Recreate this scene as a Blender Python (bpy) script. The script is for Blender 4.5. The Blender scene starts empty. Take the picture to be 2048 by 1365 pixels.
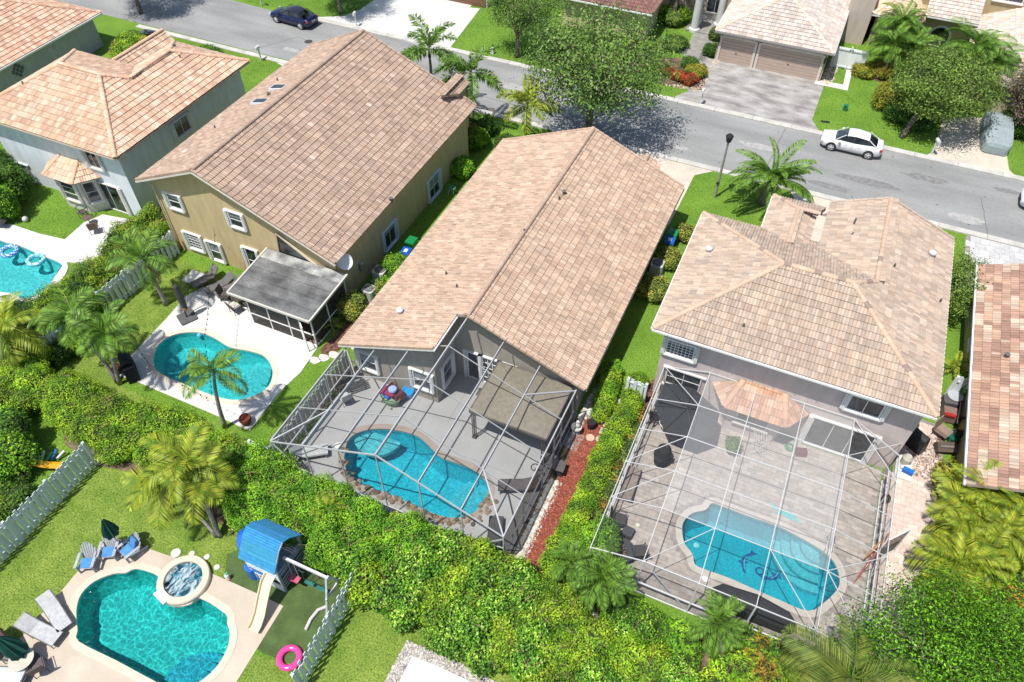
import bpy, bmesh, math, random
import numpy as np
from mathutils import Vector, Matrix
from mathutils.geometry import tessellate_polygon
PI = math.pi
rng = np.random.default_rng(7); random.seed(7)
S = bpy.context.scene
C = S.collection
# ---------------------------------------------------------------- camera, sky, sun, exposure
cam_d = bpy.data.cameras.new('camera'); cam = bpy.data.objects.new('camera', cam_d); C.objects.link(cam)
cam.location = (0, 0, 33)
cam_d.sensor_width = 36; cam_d.lens = 36*1507.9/2048; cam_d.clip_end = 2000
_y, _p, _r = math.radians(24.04), math.radians(90-48.24), math.radians(0.18)
cam.rotation_euler = (Matrix.Rotation(_y, 3, 'Z') @ Matrix.Rotation(_p, 3, 'X') @ Matrix.Rotation(_r, 3, 'Z')).to_euler()
S.camera = cam
TO_SUN = Vector((-.17, -.37, 1)).normalized()
w = bpy.data.worlds.new('World'); S.world = w; w.use_nodes = True
nt = w.node_tree; bg = nt.nodes['Background']
sky = nt.nodes.new('ShaderNodeTexSky'); sky.sky_type = 'NISHITA'; sky.sun_disc = False
sky.sun_elevation = math.asin(TO_SUN.z); sky.sun_rotation = math.atan2(TO_SUN.x, TO_SUN.y)
nt.links.new(sky.outputs[0], bg.inputs[0]); bg.inputs[1].default_value = 0.125
sl = bpy.data.lights.new('sun', 'SUN'); sl.energy = 4.7; sl.angle = math.radians(.55); sl.color = (1, .965, .9)
sun = bpy.data.objects.new('sun', sl); C.objects.link(sun); sun.location = (0, 0, 60)
sun.rotation_euler = TO_SUN.to_track_quat('Z', 'Y').to_euler()
S.view_settings.view_transform = 'Standard'; S.view_settings.look = 'None'
S.view_settings.exposure = 0.2; S.view_settings.gamma = 1; S.view_settings.use_curve_mapping = False
S.render.engine = 'CYCLES'
S.cycles.transparent_max_bounces = 24; S.cycles.max_bounces = 6
S.cycles.caustics_reflective = False; S.cycles.caustics_refractive = False

# ---------------------------------------------------------------- materials
def mat(name, col, rough=.8, var=.12, scale=3., bump=.0, bscale=30., metal=0., tint=False, transl=0., spec=.4, col2=None, fine=0., stretch=None, detail=6):
    m = bpy.data.materials.new(name); m.use_nodes = True
    n, l = m.node_tree.nodes, m.node_tree.links
    b = n['Principled BSDF']; b.inputs['Roughness'].default_value = rough; b.inputs['Metallic'].default_value = metal
    b.inputs['Specular IOR Level'].default_value = spec
    tc = n.new('ShaderNodeNewGeometry') if not tint else n.new('ShaderNodeNewGeometry')
    src = tc.outputs['Position']
    if stretch:
        mp = n.new('ShaderNodeMapping'); mp.inputs['Scale'].default_value = stretch; l.new(src, mp.inputs[0]); src = mp.outputs[0]
    nz = n.new('ShaderNodeTexNoise'); nz.inputs['Scale'].default_value = scale; nz.inputs['Detail'].default_value = detail; l.new(src, nz.inputs['Vector'])
    rp = n.new('ShaderNodeValToRGB'); l.new(nz.outputs[0], rp.inputs[0])
    c2 = col2 or tuple(c*(1-2*var) for c in col)
    rp.color_ramp.elements[0].position = .33; rp.color_ramp.elements[1].position = .67
    rp.color_ramp.elements[0].color = (*c2, 1)
    rp.color_ramp.elements[1].color = (*((tuple(c*(1+var) for c in col)) if not col2 else col), 1)
    out = rp.outputs[0]
    if fine:
        n2 = n.new('ShaderNodeTexNoise'); n2.inputs['Scale'].default_value = bscale; n2.inputs['Detail'].default_value = 3; l.new(src, n2.inputs['Vector'])
        mr = n.new('ShaderNodeMapRange'); mr.inputs[1].default_value = .3; mr.inputs[2].default_value = .7; mr.inputs[3].default_value = 1-fine; mr.inputs[4].default_value = 1+fine
        l.new(n2.outputs[0], mr.inputs[0])
        mx = n.new('ShaderNodeVectorMath'); mx.operation = 'SCALE'; l.new(out, mx.inputs[0]); l.new(mr.outputs[0], mx.inputs['Scale']); out = mx.outputs[0]
    if tint:
        at = n.new('ShaderNodeAttribute'); at.attribute_name = 'tint'
        mx = n.new('ShaderNodeVectorMath'); mx.operation = 'MULTIPLY'; l.new(out, mx.inputs[0]); l.new(at.outputs['Color'], mx.inputs[1]); out = mx.outputs[0]
    l.new(out, b.inputs['Base Color'])
    if bump:
        nb = n.new('ShaderNodeTexNoise'); nb.inputs['Scale'].default_value = bscale; nb.inputs['Detail'].default_value = 4; l.new(src, nb.inputs['Vector'])
        bp = n.new('ShaderNodeBump'); bp.inputs['Strength'].default_value = bump; bp.inputs['Distance'].default_value = .02
        l.new(nb.outputs[0], bp.inputs['Height']); l.new(bp.outputs[0], b.inputs['Normal'])
    if transl:
        tr = n.new('ShaderNodeBsdfTranslucent'); l.new(out, tr.inputs[0])
        ms = n.new('ShaderNodeMixShader'); ms.inputs[0].default_value = transl
        l.new(b.outputs[0], ms.inputs[1]); l.new(tr.outputs[0], ms.inputs[2]); l.new(ms.outputs[0], n['Material Output'].inputs[0])
    return m

def screen_mat(name, opac, col):
    m = bpy.data.materials.new(name); m.use_nodes = True; n, l = m.node_tree.nodes, m.node_tree.links
    b = n['Principled BSDF']; b.inputs['Base Color'].default_value = (*col, 1); b.inputs['Roughness'].default_value = .6
    t = n.new('ShaderNodeBsdfTransparent'); ms = n.new('ShaderNodeMixShader'); ms.inputs[0].default_value = opac
    l.new(t.outputs[0], ms.inputs[1]); l.new(b.outputs[0], ms.inputs[2]); l.new(ms.outputs[0], n['Material Output'].inputs[0])
    return m

def water_mat(name, tintc, net=.5, caustic_scale=2.2, foam=0.):
    """clear rippled water: a caustic light net is painted into its transparency, reflects the sky by Fresnel"""
    m = bpy.data.materials.new(name); m.use_nodes = True; n, l = m.node_tree.nodes, m.node_tree.links
    n.remove(n['Principled BSDF'])
    g = n.new('ShaderNodeNewGeometry')
    wn = n.new('ShaderNodeTexNoise'); wn.inputs['Scale'].default_value = 1.3; wn.inputs['Detail'].default_value = 3; l.new(g.outputs['Position'], wn.inputs['Vector'])
    ad = n.new('ShaderNodeVectorMath'); ad.operation = 'MULTIPLY_ADD'; l.new(wn.outputs['Color'], ad.inputs[0]); ad.inputs[1].default_value = (.9, .9, .0); l.new(g.outputs['Position'], ad.inputs[2])
    vo = n.new('ShaderNodeTexVoronoi'); vo.feature = 'DISTANCE_TO_EDGE'; vo.inputs['Scale'].default_value = caustic_scale; l.new(ad.outputs[0], vo.inputs['Vector'])
    mr = n.new('ShaderNodeMapRange'); mr.inputs[1].default_value = .0; mr.inputs[2].default_value = .13; mr.inputs[3].default_value = 1.0; mr.inputs[4].default_value = 1-net  # bright cell edges: painted caustic lines
    l.new(vo.outputs['Distance'], mr.inputs[0])
    sc = n.new('ShaderNodeVectorMath'); sc.operation = 'SCALE'; sc.inputs[0].default_value = tintc; l.new(mr.outputs[0], sc.inputs['Scale'])
    t = n.new('ShaderNodeBsdfTransparent'); l.new(sc.outputs[0], t.inputs[0])
    gl = n.new('ShaderNodeBsdfGlossy'); gl.inputs['Roughness'].default_value = .08
    fr = n.new('ShaderNodeFresnel'); fr.inputs[0].default_value = 1.33
    nb = n.new('ShaderNodeTexNoise'); nb.inputs['Scale'].default_value = 5; nb.inputs['Detail'].default_value = 4; l.new(ad.outputs[0], nb.inputs['Vector'])
    bp = n.new('ShaderNodeBump'); bp.inputs['Strength'].default_value = .8; bp.inputs['Distance'].default_value = .05
    l.new(nb.outputs[0], bp.inputs['Height']); l.new(bp.outputs[0], gl.inputs['Normal']); l.new(bp.outputs[0], fr.inputs['Normal'])
    ms = n.new('ShaderNodeMixShader'); l.new(fr.outputs[0], ms.inputs[0]); l.new(t.outputs[0], ms.inputs[1]); l.new(gl.outputs[0], ms.inputs[2])
    last = ms
    if foam:
        df = n.new('ShaderNodeBsdfDiffuse'); df.inputs[0].default_value = (.8, .88, .92, 1)
        nf = n.new('ShaderNodeTexNoise'); nf.inputs['Scale'].default_value = 2.2; nf.inputs['Detail'].default_value = 9; nf.inputs['Roughness'].default_value = .7
        mp = n.new('ShaderNodeMapping'); mp.inputs['Scale'].default_value = (2.5, .8, 1); mp.inputs['Rotation'].default_value = (0, 0, .9); l.new(ad.outputs[0], mp.inputs[0]); l.new(mp.outputs[0], nf.inputs['Vector'])
        m2 = n.new('ShaderNodeMapRange'); m2.inputs[1].default_value = .46; m2.inputs[2].default_value = .66; m2.inputs[4].default_value = foam; l.new(nf.outputs[0], m2.inputs[0])
        ms2 = n.new('ShaderNodeMixShader'); l.new(m2.outputs[0], ms2.inputs[0]); l.new(ms.outputs[0], ms2.inputs[1]); l.new(df.outputs[0], ms2.inputs[2]); last = ms2
    l.new(last.outputs[0], n['Material Output'].inputs[0])
    return m

M = dict(
 lawn=mat('lawn', (.15,.265,.028), 1, scale=.35, col2=(.10,.20,.018), fine=.45, bscale=14, bump=.6),
 lawn_dry=mat('lawn_dry', (.20,.27,.045), 1, scale=.9, col2=(.115,.19,.022), fine=.45, bscale=13, bump=.6),
 turf=mat('turf', (.075,.12,.035), 1, var=.12, scale=1.5, fine=.3, bscale=40, bump=.3),
 soil=mat('soil', (.16,.11,.07), 1, scale=2, var=.3, fine=.4, bscale=18, bump=.8),
 red_mulch=mat('red_mulch', (.30,.085,.05), 1, scale=5, col2=(.17,.045,.03), fine=.6, bscale=22, bump=1),
 brown_mulch=mat('brown_mulch', (.16,.08,.055), 1, scale=5, var=.3, fine=.6, bscale=22, bump=1),
 asphalt=mat('asphalt', (.30,.30,.292), .9, scale=.35, col2=(.215,.215,.21), fine=.12, bscale=9, bump=.15, stretch=(.45,1.6,1), detail=9),
 kerb=mat('kerb_concrete', (.52,.50,.46), .9, scale=1.1, var=.1, fine=.12, bscale=12, bump=.1),
 white_conc=mat('white_concrete', (.62,.60,.57), .85, scale=.8, var=.06, fine=.06, bscale=9, bump=.08),
 cream_conc=mat('cream_concrete', (.56,.50,.41), .85, scale=.8, var=.07, fine=.06, bscale=9, bump=.08),
 tan_deck=mat('tan_deck', (.52,.44,.35), .85, scale=.7, var=.06, fine=.05, bscale=20, bump=.08),
 grey_deck=mat('grey_deck', (.33,.33,.325), .7, scale=.8, var=.04, fine=.04, bscale=25, bump=.05),
 stained=mat('stained_concrete', (.42,.40,.38), .85, scale=.9, col2=(.20,.185,.175), fine=.15, bscale=9, bump=.1, stretch=(.7,1.5,1), detail=12),
 slate=mat('grey_walk', (.27,.26,.235), .85, scale=2, var=.12, fine=.1, bscale=14, bump=.1),
 paver=mat('pavers', (1,1,1), .85, scale=4, var=.07, fine=.08, bscale=30, bump=.2, tint=True),
 joint=mat('paver_joint', (.29,.26,.235), .95, scale=4, var=.15),
 gravel=mat('gravel', (1,1,1), .9, scale=6, var=.1, tint=True),
 tile=mat('roof_tile', (1,1,1), .85, scale=.9, var=.05, fine=.13, bscale=26, bump=.25, tint=True, stretch=(1,1,1)),
 stucco=mat('stucco_tinted', (1,1,1), .95, scale=2, var=.055, fine=.05, bscale=22, bump=.25, tint=True, stretch=(1.3,1.3,.3)),
 paint=mat('painted', (1,1,1), .5, scale=3, var=.03, tint=True),
 matte=mat('matte_tinted', (1,1,1), .9, scale=5, var=.08, fine=.07, bscale=30, bump=.15, tint=True),
 metal=mat('metal_tinted', (1,1,1), .35, scale=3, var=.05, metal=.7, tint=True),
 gloss=mat('car_paint', (1,1,1), .12, scale=3, var=.01, tint=True, spec=.8),
 glass=mat('window_glass', (.035,.045,.055), .06, scale=1.2, var=.5, spec=.9),
 leaf=mat('leaf', (1,1,1), .55, scale=2.5, var=.12, tint=True, transl=.28, spec=.35),
 bark=mat('bark', (.20,.165,.13), .95, scale=6, var=.25, bump=.7, bscale=14),
 palmbark=mat('palm_bark', (.30,.28,.25), .9, scale=3, var=.2, bump=.5, bscale=9, stretch=(1,1,6)),
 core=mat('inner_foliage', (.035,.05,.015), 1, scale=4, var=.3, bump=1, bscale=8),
 plaster=mat('pool_plaster', (.10,.50,.58), .6, scale=1, var=.05),
 rubber=mat('rubber', (.03,.03,.03), .8, scale=4, var=.1),
 old_roof=mat('weathered_panel', (.20,.20,.195), .8, scale=1.1, col2=(.06,.06,.06), fine=.25, bscale=16, bump=.2, stretch=(.7,1.0,1), detail=12),
 old_roof_pale=mat('faded_panel', (.42,.42,.40), .8, scale=1.4, col2=(.12,.12,.12), fine=.3, bscale=16, bump=.2, detail=12),
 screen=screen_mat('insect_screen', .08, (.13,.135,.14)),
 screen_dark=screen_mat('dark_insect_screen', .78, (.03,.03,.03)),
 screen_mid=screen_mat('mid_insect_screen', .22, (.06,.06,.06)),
 screen_glare=screen_mat('glare_insect_screen', .20, (.66,.65,.64)),
)

# ---------------------------------------------------------------- mesh helpers
class MB:
    def __init__(s): s.v = []; s.f = []; s.t = []; s.n = 0
    def add(s, V, F, t=(1,1,1)):
        V = np.asarray(V, float).reshape(-1, 3); s.v.append(V)
        for f in F: s.f.append([i+s.n for i in f]); s.t.append(t)
        s.n += len(V); return s
    def box(s, c, d, rz=0, t=(1,1,1), R=None, taper=1.):
        x, y, z = d[0]/2, d[1]/2, d[2]/2
        V = np.array([(-x,-y,-z),(x,-y,-z),(x,y,-z),(-x,y,-z),(-x*taper,-y*taper,z),(x*taper,-y*taper,z),(x*taper,y*taper,z),(-x*taper,y*taper,z)])
        if R is not None: V = V@np.array(R).T
        elif rz:
            a, b = math.cos(rz), math.sin(rz); V = V@np.array([(a,-b,0),(b,a,0),(0,0,1)]).T
        return s.add(V+np.array(c), [(0,3,2,1),(4,5,6,7),(0,1,5,4),(1,2,6,5),(2,3,7,6),(3,0,4,7)], t)
    def beam(s, p0, p1, w, h=None, t=(1,1,1)):
        h = h or w; p0 = np.array(p0, float); p1 = np.array(p1, float); d = p1-p0; L = np.linalg.norm(d); d /= L
        up = np.array((0,0,1.)) if abs(d[2]) < .95 else np.array((0,1.,0)); r = np.cross(d, up); r /= np.linalg.norm(r); u = np.cross(r, d)
        return s.box((p0+p1)/2, (w, L, h), t=t, R=np.array([r, d, u]).T)
    def tube(s, P, R, n=8, t=(1,1,1), cap=True):
        P = np.array(P, float); R = np.broadcast_to(np.array(R, float), (len(P),)); V = []
        for i, p in enumerate(P):
            d = P[min(i+1, len(P)-1)]-P[max(i-1, 0)]; d = d/np.linalg.norm(d)
            up = np.array((0,0,1.)) if abs(d[2]) < .9 else np.array((1.,0,0)); r = np.cross(d, up); r /= np.linalg.norm(r); u = np.cross(r, d)
            for k in range(n):
                a = 2*PI*k/n; V.append(p+R[i]*(math.cos(a)*r+math.sin(a)*u))
        F = [(i*n+k, i*n+(k+1)%n, (i+1)*n+(k+1)%n, (i+1)*n+k) for i in range(len(P)-1) for k in range(n)]
        if cap: F += [tuple(range(n))[::-1], tuple(range((len(P)-1)*n, len(P)*n))]
        return s.add(V, F, t)
    def cyl(s, c, r, h, n=16, t=(1,1,1), r2=None): return s.tube([c, (c[0], c[1], c[2]+h)], [r, r if r2 is None else r2], n, t)
    def prism(s, pts, z0, z1, t=(1,1,1)):
        n = len(pts); a = sum(pts[i][0]*pts[(i+1)%n][1]-pts[(i+1)%n][0]*pts[i][1] for i in range(n))
        if a < 0: pts = pts[::-1]
        V = [(x, y, z0) for x, y in pts]+[(x, y, z1) for x, y in pts]
        return s.add(V, [tuple(range(n))[::-1], tuple(range(n, 2*n))]+[(i, (i+1)%n, n+(i+1)%n, n+i) for i in range(n)], t)
    def solid(s, poly, th, t=(1,1,1)):
        """3-D polygon given thickness th downwards along its normal"""
        P = np.array(poly, float); nn = np.cross(P[1]-P[0], P[2]-P[1]); nn /= np.linalg.norm(nn)
        if nn[2] < 0: P = P[::-1]; nn = -nn
        n = len(P)
        return s.add(np.vstack([P-nn*th, P]), [tuple(range(n))[::-1], tuple(range(n, 2*n))]+[(i, (i+1)%n, n+(i+1)%n, n+i) for i in range(n)], t)
    def vsolid(s, poly, dx, t=(1,1,1)):
        """3-D polygon extruded by vector dx"""
        P = np.array(poly, float); n = len(P)
        return s.add(np.vstack([P, P+np.array(dx)]), [tuple(range(n))[::-1], tuple(range(n, 2*n))]+[(i, (i+1)%n, n+(i+1)%n, n+i) for i in range(n)], t)
    def lathe(s, c, prof, n=20, t=(1,1,1), sx=1, sy=1):
        V = [(c[0]+r*sx*math.cos(2*PI*k/n), c[1]+r*sy*math.sin(2*PI*k/n), c[2]+z) for r, z in prof for k in range(n)]
        F = [(i*n+k, i*n+(k+1)%n, (i+1)*n+(k+1)%n, (i+1)*n+k) for i in range(len(prof)-1) for k in range(n)]
        F += [tuple(range(n))[::-1], tuple(range((len(prof)-1)*n, len(prof)*n))]
        return s.add(V, F, t)
    def torus(s, c, R, r, n=24, m=10, tf=None, t=(1,1,1)):
        V = [(c[0]+(R+r*math.cos(2*PI*j/m))*math.cos(2*PI*i/n), c[1]+(R+r*math.cos(2*PI*j/m))*math.sin(2*PI*i/n), c[2]+r*math.sin(2*PI*j/m)) for i in range(n) for j in range(m)]
        V = np.array(V)
        base = s.n; s.v.append(V); s.n += len(V)
        for i in range(n):
            for j in range(m):
                s.f.append([base+i*m+j, base+((i+1)%n)*m+j, base+((i+1)%n)*m+(j+1)%m, base+i*m+(j+1)%m]); s.t.append(tf(i, j) if tf else t)
        return s
    def mesh(s, name):
        me = bpy.data.meshes.new(name)
        me.from_pydata(np.vstack(s.v).tolist(), [], s.f)
        at = me.attributes.new('tint', 'FLOAT_COLOR', 'FACE')
        at.data.foreach_set('color', np.hstack([np.array(s.t, float), np.ones((len(s.t), 1))]).astype('f').ravel())
        return me
    def build(s, name, m, parent=None, smooth=False, world=False):
        me = s.mesh(name)
        if world and parent is not None:
            o = wl(parent); me.transform(Matrix.Translation(-o))
        me.materials.append(m if not isinstance(m, str) else M[m])
        if smooth:
            me.polygons.foreach_set('use_smooth', [True]*len(me.polygons))
        return link(name, me, parent)
def wl(o):
    v = Vector((0,0,0))
    while o is not None: v += o.location; o = o.parent
    return v
def link(name, me, parent=None):
    o = bpy.data.objects.new(name, me); C.objects.link(o)
    if parent is not None: o.parent = parent
    return o
def fastmesh(name, V, F4, cols, m, parent=None, world=True):
    """V (n,3), F4 (k,4 or 3) arrays, cols (k,3)"""
    me = bpy.data.meshes.new(name); k, q = F4.shape
    V = np.asarray(V, 'f')
    if world and parent is not None: V = V-np.array(wl(parent), 'f')
    me.vertices.add(len(V)); me.vertices.foreach_set('co', np.ascontiguousarray(V, 'f').ravel())
    me.loops.add(k*q); me.loops.foreach_set('vertex_index', F4.astype('i').ravel())
    me.polygons.add(k); me.polygons.foreach_set('loop_start', (np.arange(k)*q).astype('i'))
    me.update(calc_edges=True); me.polygons.foreach_set('use_smooth', np.zeros(k, bool))
    at = me.attributes.new('tint', 'FLOAT_COLOR', 'FACE')
    at.data.foreach_set('color', np.hstack([cols, np.ones((k, 1))]).astype('f').ravel())
    me.materials.append(m if not isinstance(m, str) else M[m])
    return link(name, me, parent)
def tag(o, label, cat, group=None):
    o['label'] = label; o['category'] = cat
    if group: o['group'] = group
    return o
def thing(name, label, cat, loc=(0,0,0), rz=0, group=None):
    o = bpy.data.objects.new(name, None); C.objects.link(o); o.empty_display_size = .3
    o.location = (loc[0], loc[1], loc[2] if len(loc) > 2 else 0); o.rotation_euler = (0,0,rz)
    return tag(o, label, cat, group)
def dup(o, loc, rz=0, label=None, scale=None, parent=None):
    ch = {}
    for c in bpy.data.objects:
        if c.parent is not None: ch.setdefault(c.parent.name, []).append(c)
    def rec(a, p):
        c = a.copy(); C.objects.link(c)
        if p is not None: c.parent = p
        for k in ch.get(a.name, []): rec(k, c)
        return c
    r = rec(o, None); r.location = (loc[0], loc[1], loc[2] if len(loc) > 2 else 0); r.rotation_euler = (0,0,rz)
    if label: r['label'] = label
    if scale: r.scale = scale
    return r
def struct(o): o['kind'] = 'structure'; return o
def stuff(o): o['kind'] = 'stuff'; return o
def sheet(name, outer, z, m, holes=(), parent=None, th=0, t=(1,1,1)):
    polys = [[Vector((x, y, 0)) for x, y in outer]]+[[Vector((x, y, 0)) for x, y in h] for h in holes]
    tris = tessellate_polygon(polys); V = [(p.x, p.y, z) for pl in polys for p in pl]
    F = []
    for a, b, c in tris:
        ar = (V[b][0]-V[a][0])*(V[c][1]-V[a][1])-(V[c][0]-V[a][0])*(V[b][1]-V[a][1])
        if abs(ar) < 1e-6: continue
        F.append((a, b, c) if ar > 0 else (a, c, b))
    mb = MB(); mb.add(V, F, t)
    if th:
        k = 0
        for pl in polys:
            n = len(pl); a = sum(pl[i].x*pl[(i+1)%n].y-pl[(i+1)%n].x*pl[i].y for i in range(n))
            W = [(p.x, p.y, z) for p in pl]+[(p.x, p.y, z-th) for p in pl]
            F2 = [(i, n+i, n+(i+1)%n, (i+1)%n) for i in range(n)]
            mb.add(W, F2, t)
    o = mb.build(name, m, parent, world=parent is not None)
    return o
def smooth_loop(P, k=5):
    n = len(P); out = []
    for i in range(n):
        a, b, c, d = [np.array(P[(i+j-1)%n], float) for j in range(4)]
        for s_ in range(k):
            t = s_/k
            out.append(tuple(.5*((2*b)+(c-a)*t+(2*a-5*b+4*c-d)*t*t+(3*b-a-3*c+d)*t**3)))
    return out
def offset_loop(P, d):
    n = len(P); a = sum(P[i][0]*P[(i+1)%n][1]-P[(i+1)%n][0]*P[i][1] for i in range(n)); sg = 1 if a > 0 else -1
    out = []
    for i in range(n):
        t = np.array(P[(i+1)%n], float)-np.array(P[i-1], float); t /= (np.linalg.norm(t)+1e-9)
        out.append((P[i][0]+sg*d*t[1], P[i][1]-sg*d*t[0]))
    return out
def inside(x, y, P):
    c = False; n = len(P)
    for i in range(n):
        x1, y1 = P[i]; x2, y2 = P[(i+1)%n]
        if (y1 > y) != (y2 > y) and x < (x2-x1)*(y-y1)/(y2-y1)+x1: c = not c
    return c
def inside_np(X, Y, P):
    c = np.zeros(X.shape, bool); n = len(P)
    for i in range(n):
        x1, y1 = P[i]; x2, y2 = P[(i+1)%n]
        if y1 == y2: continue
        k = ((y1 > Y) != (y2 > Y)) & (X < (x2-x1)*(Y-y1)/(y2-y1)+x1); c ^= k
    return c

# ================================================================ ground, street, drives, pools
POOL_A = smooth_loop([(-47.74,20.80),(-46.01,21.09),(-45.05,21.24),(-42.93,21.12),(-41.08,21.01),(-40.34,20.01),(-40.23,18.78),(-40.59,17.75),(-42.00,17.69),(-44.00,17.56)], 3)
POOL_B = smooth_loop([(-30.04,16.98),(-30.60,17.90),(-30.61,18.71),(-30.10,19.42),(-29.10,19.91),(-28.01,19.92),(-26.76,19.72),(-25.51,19.94),(-24.46,19.95),(-23.42,19.28),(-22.94,18.31),(-23.20,17.43),(-23.96,16.71),(-25.11,16.45),(-26.38,16.41),(-27.98,16.43),(-29.09,16.48)], 4)
POOL_C = smooth_loop([(-16.81,16.43),(-16.97,17.11),(-16.71,17.68),(-16.18,18.13),(-15.38,18.49),(-14.47,18.69),(-13.68,18.70),(-12.91,18.42),(-12.05,18.07),(-10.91,18.09),(-10.02,18.03),(-9.23,17.66),(-8.92,17.07),(-8.99,16.07),(-9.60,15.35),(-10.54,15.05),(-11.91,15.03),(-13.36,15.08),(-14.74,14.98),(-15.61,15.10),(-16.34,15.64)], 4)
POOL_R = smooth_loop([(1.36,21.19),(1.16,20.70),(0.61,20.25),(0.35,19.65),(0.40,19.13),(0.69,18.52),(1.18,18.13),(1.38,17.73),(1.74,17.62),(3.02,17.67),(4.02,17.62),(5.38,17.57),(6.61,17.60),(7.23,18.33),(7.67,19.24),(7.65,19.83),(7.34,20.44),(6.76,20.83),(5.72,21.09),(4.57,21.26),(3.23,21.22),(2.00,21.23)], 3)
POOL_5 = smooth_loop([(-22.70,3.95),(-23.14,4.39),(-23.44,4.98),(-23.33,5.68),(-22.82,6.30),(-22.33,6.57),(-22.14,6.85),(-21.74,7.00),(-20.74,7.03),(-19.76,6.33),(-19.07,6.32),(-18.62,6.65),(-18.45,7.02),(-16.92,6.91),(-16.56,6.59),(-16.15,6.25),(-15.84,5.61),(-15.81,4.79),(-16.11,4.03),(-16.78,3.43),(-17.90,3.36),(-19.85,3.35),(-21.91,3.30),(-22.34,3.65)], 3)
SPA = [((-19.59,7.36)[0]+.85*math.cos(a), (-19.59,7.36)[1]+.85*math.sin(a)) for a in np.linspace(0, 2*PI, 28, endpoint=False)]
pool_holes = [POOL_A, POOL_B, POOL_C, POOL_R, POOL_5]
lawn = struct(sheet('lawn', [(-140,-60),(120,-60),(120,160),(-140,160)], 0, 'lawn', pool_holes))

COVER = []
def flat(name, pts, z, m, holes=(), kind='structure', th=0):
    if not m.startswith('lawn'): COVER.append(pts)
    o = sheet(name, pts, z, m, holes, th=th); o['kind'] = kind; return o
# dry lawn of the lower yards
flat('lawn_lower', [(-28.18,3.05),(-27.96,10.41),(-24.09,11.18),(-19.79,10.09),(-18.08,10.15),(-18.58,9.37),(-18.06,8.18),(-20.50,8.10),(-22.33,7.91),(-24.34,7.67),(-24.35,4.52),(-24.34,2.44),(-24.22,-0.30)], .004, 'lawn_dry')
flat('lawn_side', [(-12.03,10.84),(-7.85,10.95),(-5.55,11.25),(-3.43,11.27),(-0.79,10.88),(0.72,10.28),(-11.71,3.68),(-11.94,5.82)], .004, 'lawn_dry')
flat('lawn_corner', [(-14.62,6.00),(-12.85,6.34),(-12.08,5.59),(-12.15,4.29),(-14.36,3.30),(-14.85,5.22)], .004, 'lawn_dry')
flat('lawn_behind_pool', [(-35.15,14.80),(-34.91,19.14),(-34.91,23.54),(-34.52,24.60),(-30.95,24.05),(-31.70,20.13),(-31.51,16.86),(-30.70,14.89),(-28.32,14.82),(-23.75,15.04),(-26.64,14.10),(-31.59,14.49)], .004, 'lawn_dry')
flat('artificial_turf', [(-18.65,9.20),(-18.30,9.69),(-15.24,10.96),(-12.44,11.03),(-12.36,8.07),(-12.83,6.31),(-14.43,6.18),(-14.78,6.25),(-14.80,8.24),(-18.06,8.18)], .008, 'turf')
flat('soil_bed', [(-32.02,12.03),(-31.03,12.12),(-29.10,11.93),(-26.25,12.52),(-20.09,13.63),(-12.67,13.01),(-6.71,13.76),(-2.84,15.24),(0.91,14.64),(8.65,15.79),(12.60,15.83),(1.85,9.38),(-2.25,11.79),(-6.54,11.29),(-12.05,11.09),(-15.70,10.81),(-18.59,10.06),(-24.09,11.18),(-27.96,10.41),(-30.29,10.70)], .012, 'soil')
# street
NK, FK = 48.72, 56.25
flat('street', [(-120,NK+.3),(-49,NK+.25),(40,NK),(40,FK),(-50,FK),(-56,FK+.3),(-120,FK+.3)], .006, 'asphalt')
# worn patches, tar seams and drips on the street
def patch(cx, cy, rx, ry, z, m, nm, n=22):
    flat(nm, [(cx+rx*math.cos(a)*rng.uniform(.7,1.15), cy+ry*math.sin(a)*rng.uniform(.7,1.15)) for a in np.linspace(0,2*PI,n,endpoint=False)], z, m)
M['patch_pale'] = mat('street_patch_pale', (.37,.36,.345), .95, scale=3, var=.1, fine=.15, bscale=12)
M['patch_dark'] = mat('street_patch_dark', (.215,.212,.208), .95, scale=3, var=.12, fine=.15, bscale=12)
M['tar'] = mat('tar_seam', (.12,.12,.12), .7, scale=5, var=.1)
for q, rx, ry, k in (((-44.2,50.6),1.1,.35,1),((-40.6,51.0),.5,1.6,1),((-8.3,50.2),.7,.3,1),((11.8,50.0),1.3,.5,1),((8.9,53.8),1.6,.5,0),((-3.0,52.8),1.8,.4,1),((14.4,54.6),1.0,.3,0),((-24.0,53.0),2.0,.5,1),((2.6,49.9),1.8,.35,0),((-11.6,54.6),1.2,.3,0),((5.2,51.6),2.4,.45,0),((-30,54.4),1.8,.4,0)):
    patch(q[0], q[1], rx, ry, .0100 if k else .0125, 'patch_pale' if k else 'patch_dark', 'street_patch')
for a, b in (((-47.5,49.1),(-45.2,52.9)),((-45.2,52.9),(-41.0,52.2)),((-2,NK+.1),(-1.6,FK)),((13.2,NK+.1),(12.7,53.0)),((-33,50.8),(-22,50.5))):
    d_ = np.array(b)-np.array(a); nn_ = np.array((-d_[1],d_[0]))/np.linalg.norm(d_)*.02; k = 8; L_, R_ = [], []
    for i in range(k+1): c0 = np.array(a)+d_*i/k+nn_*rng.normal(0,2.2); L_.append(tuple(c0+nn_)); R_.append(tuple(c0-nn_))
    flat('tar_seam', L_+R_[::-1], .0145, 'tar')
for i in range(40): patch(rng.uniform(-48,16), rng.uniform(49.2,55.8), .08, .06, .015, 'tar', 'oil_spot', 8)
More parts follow.
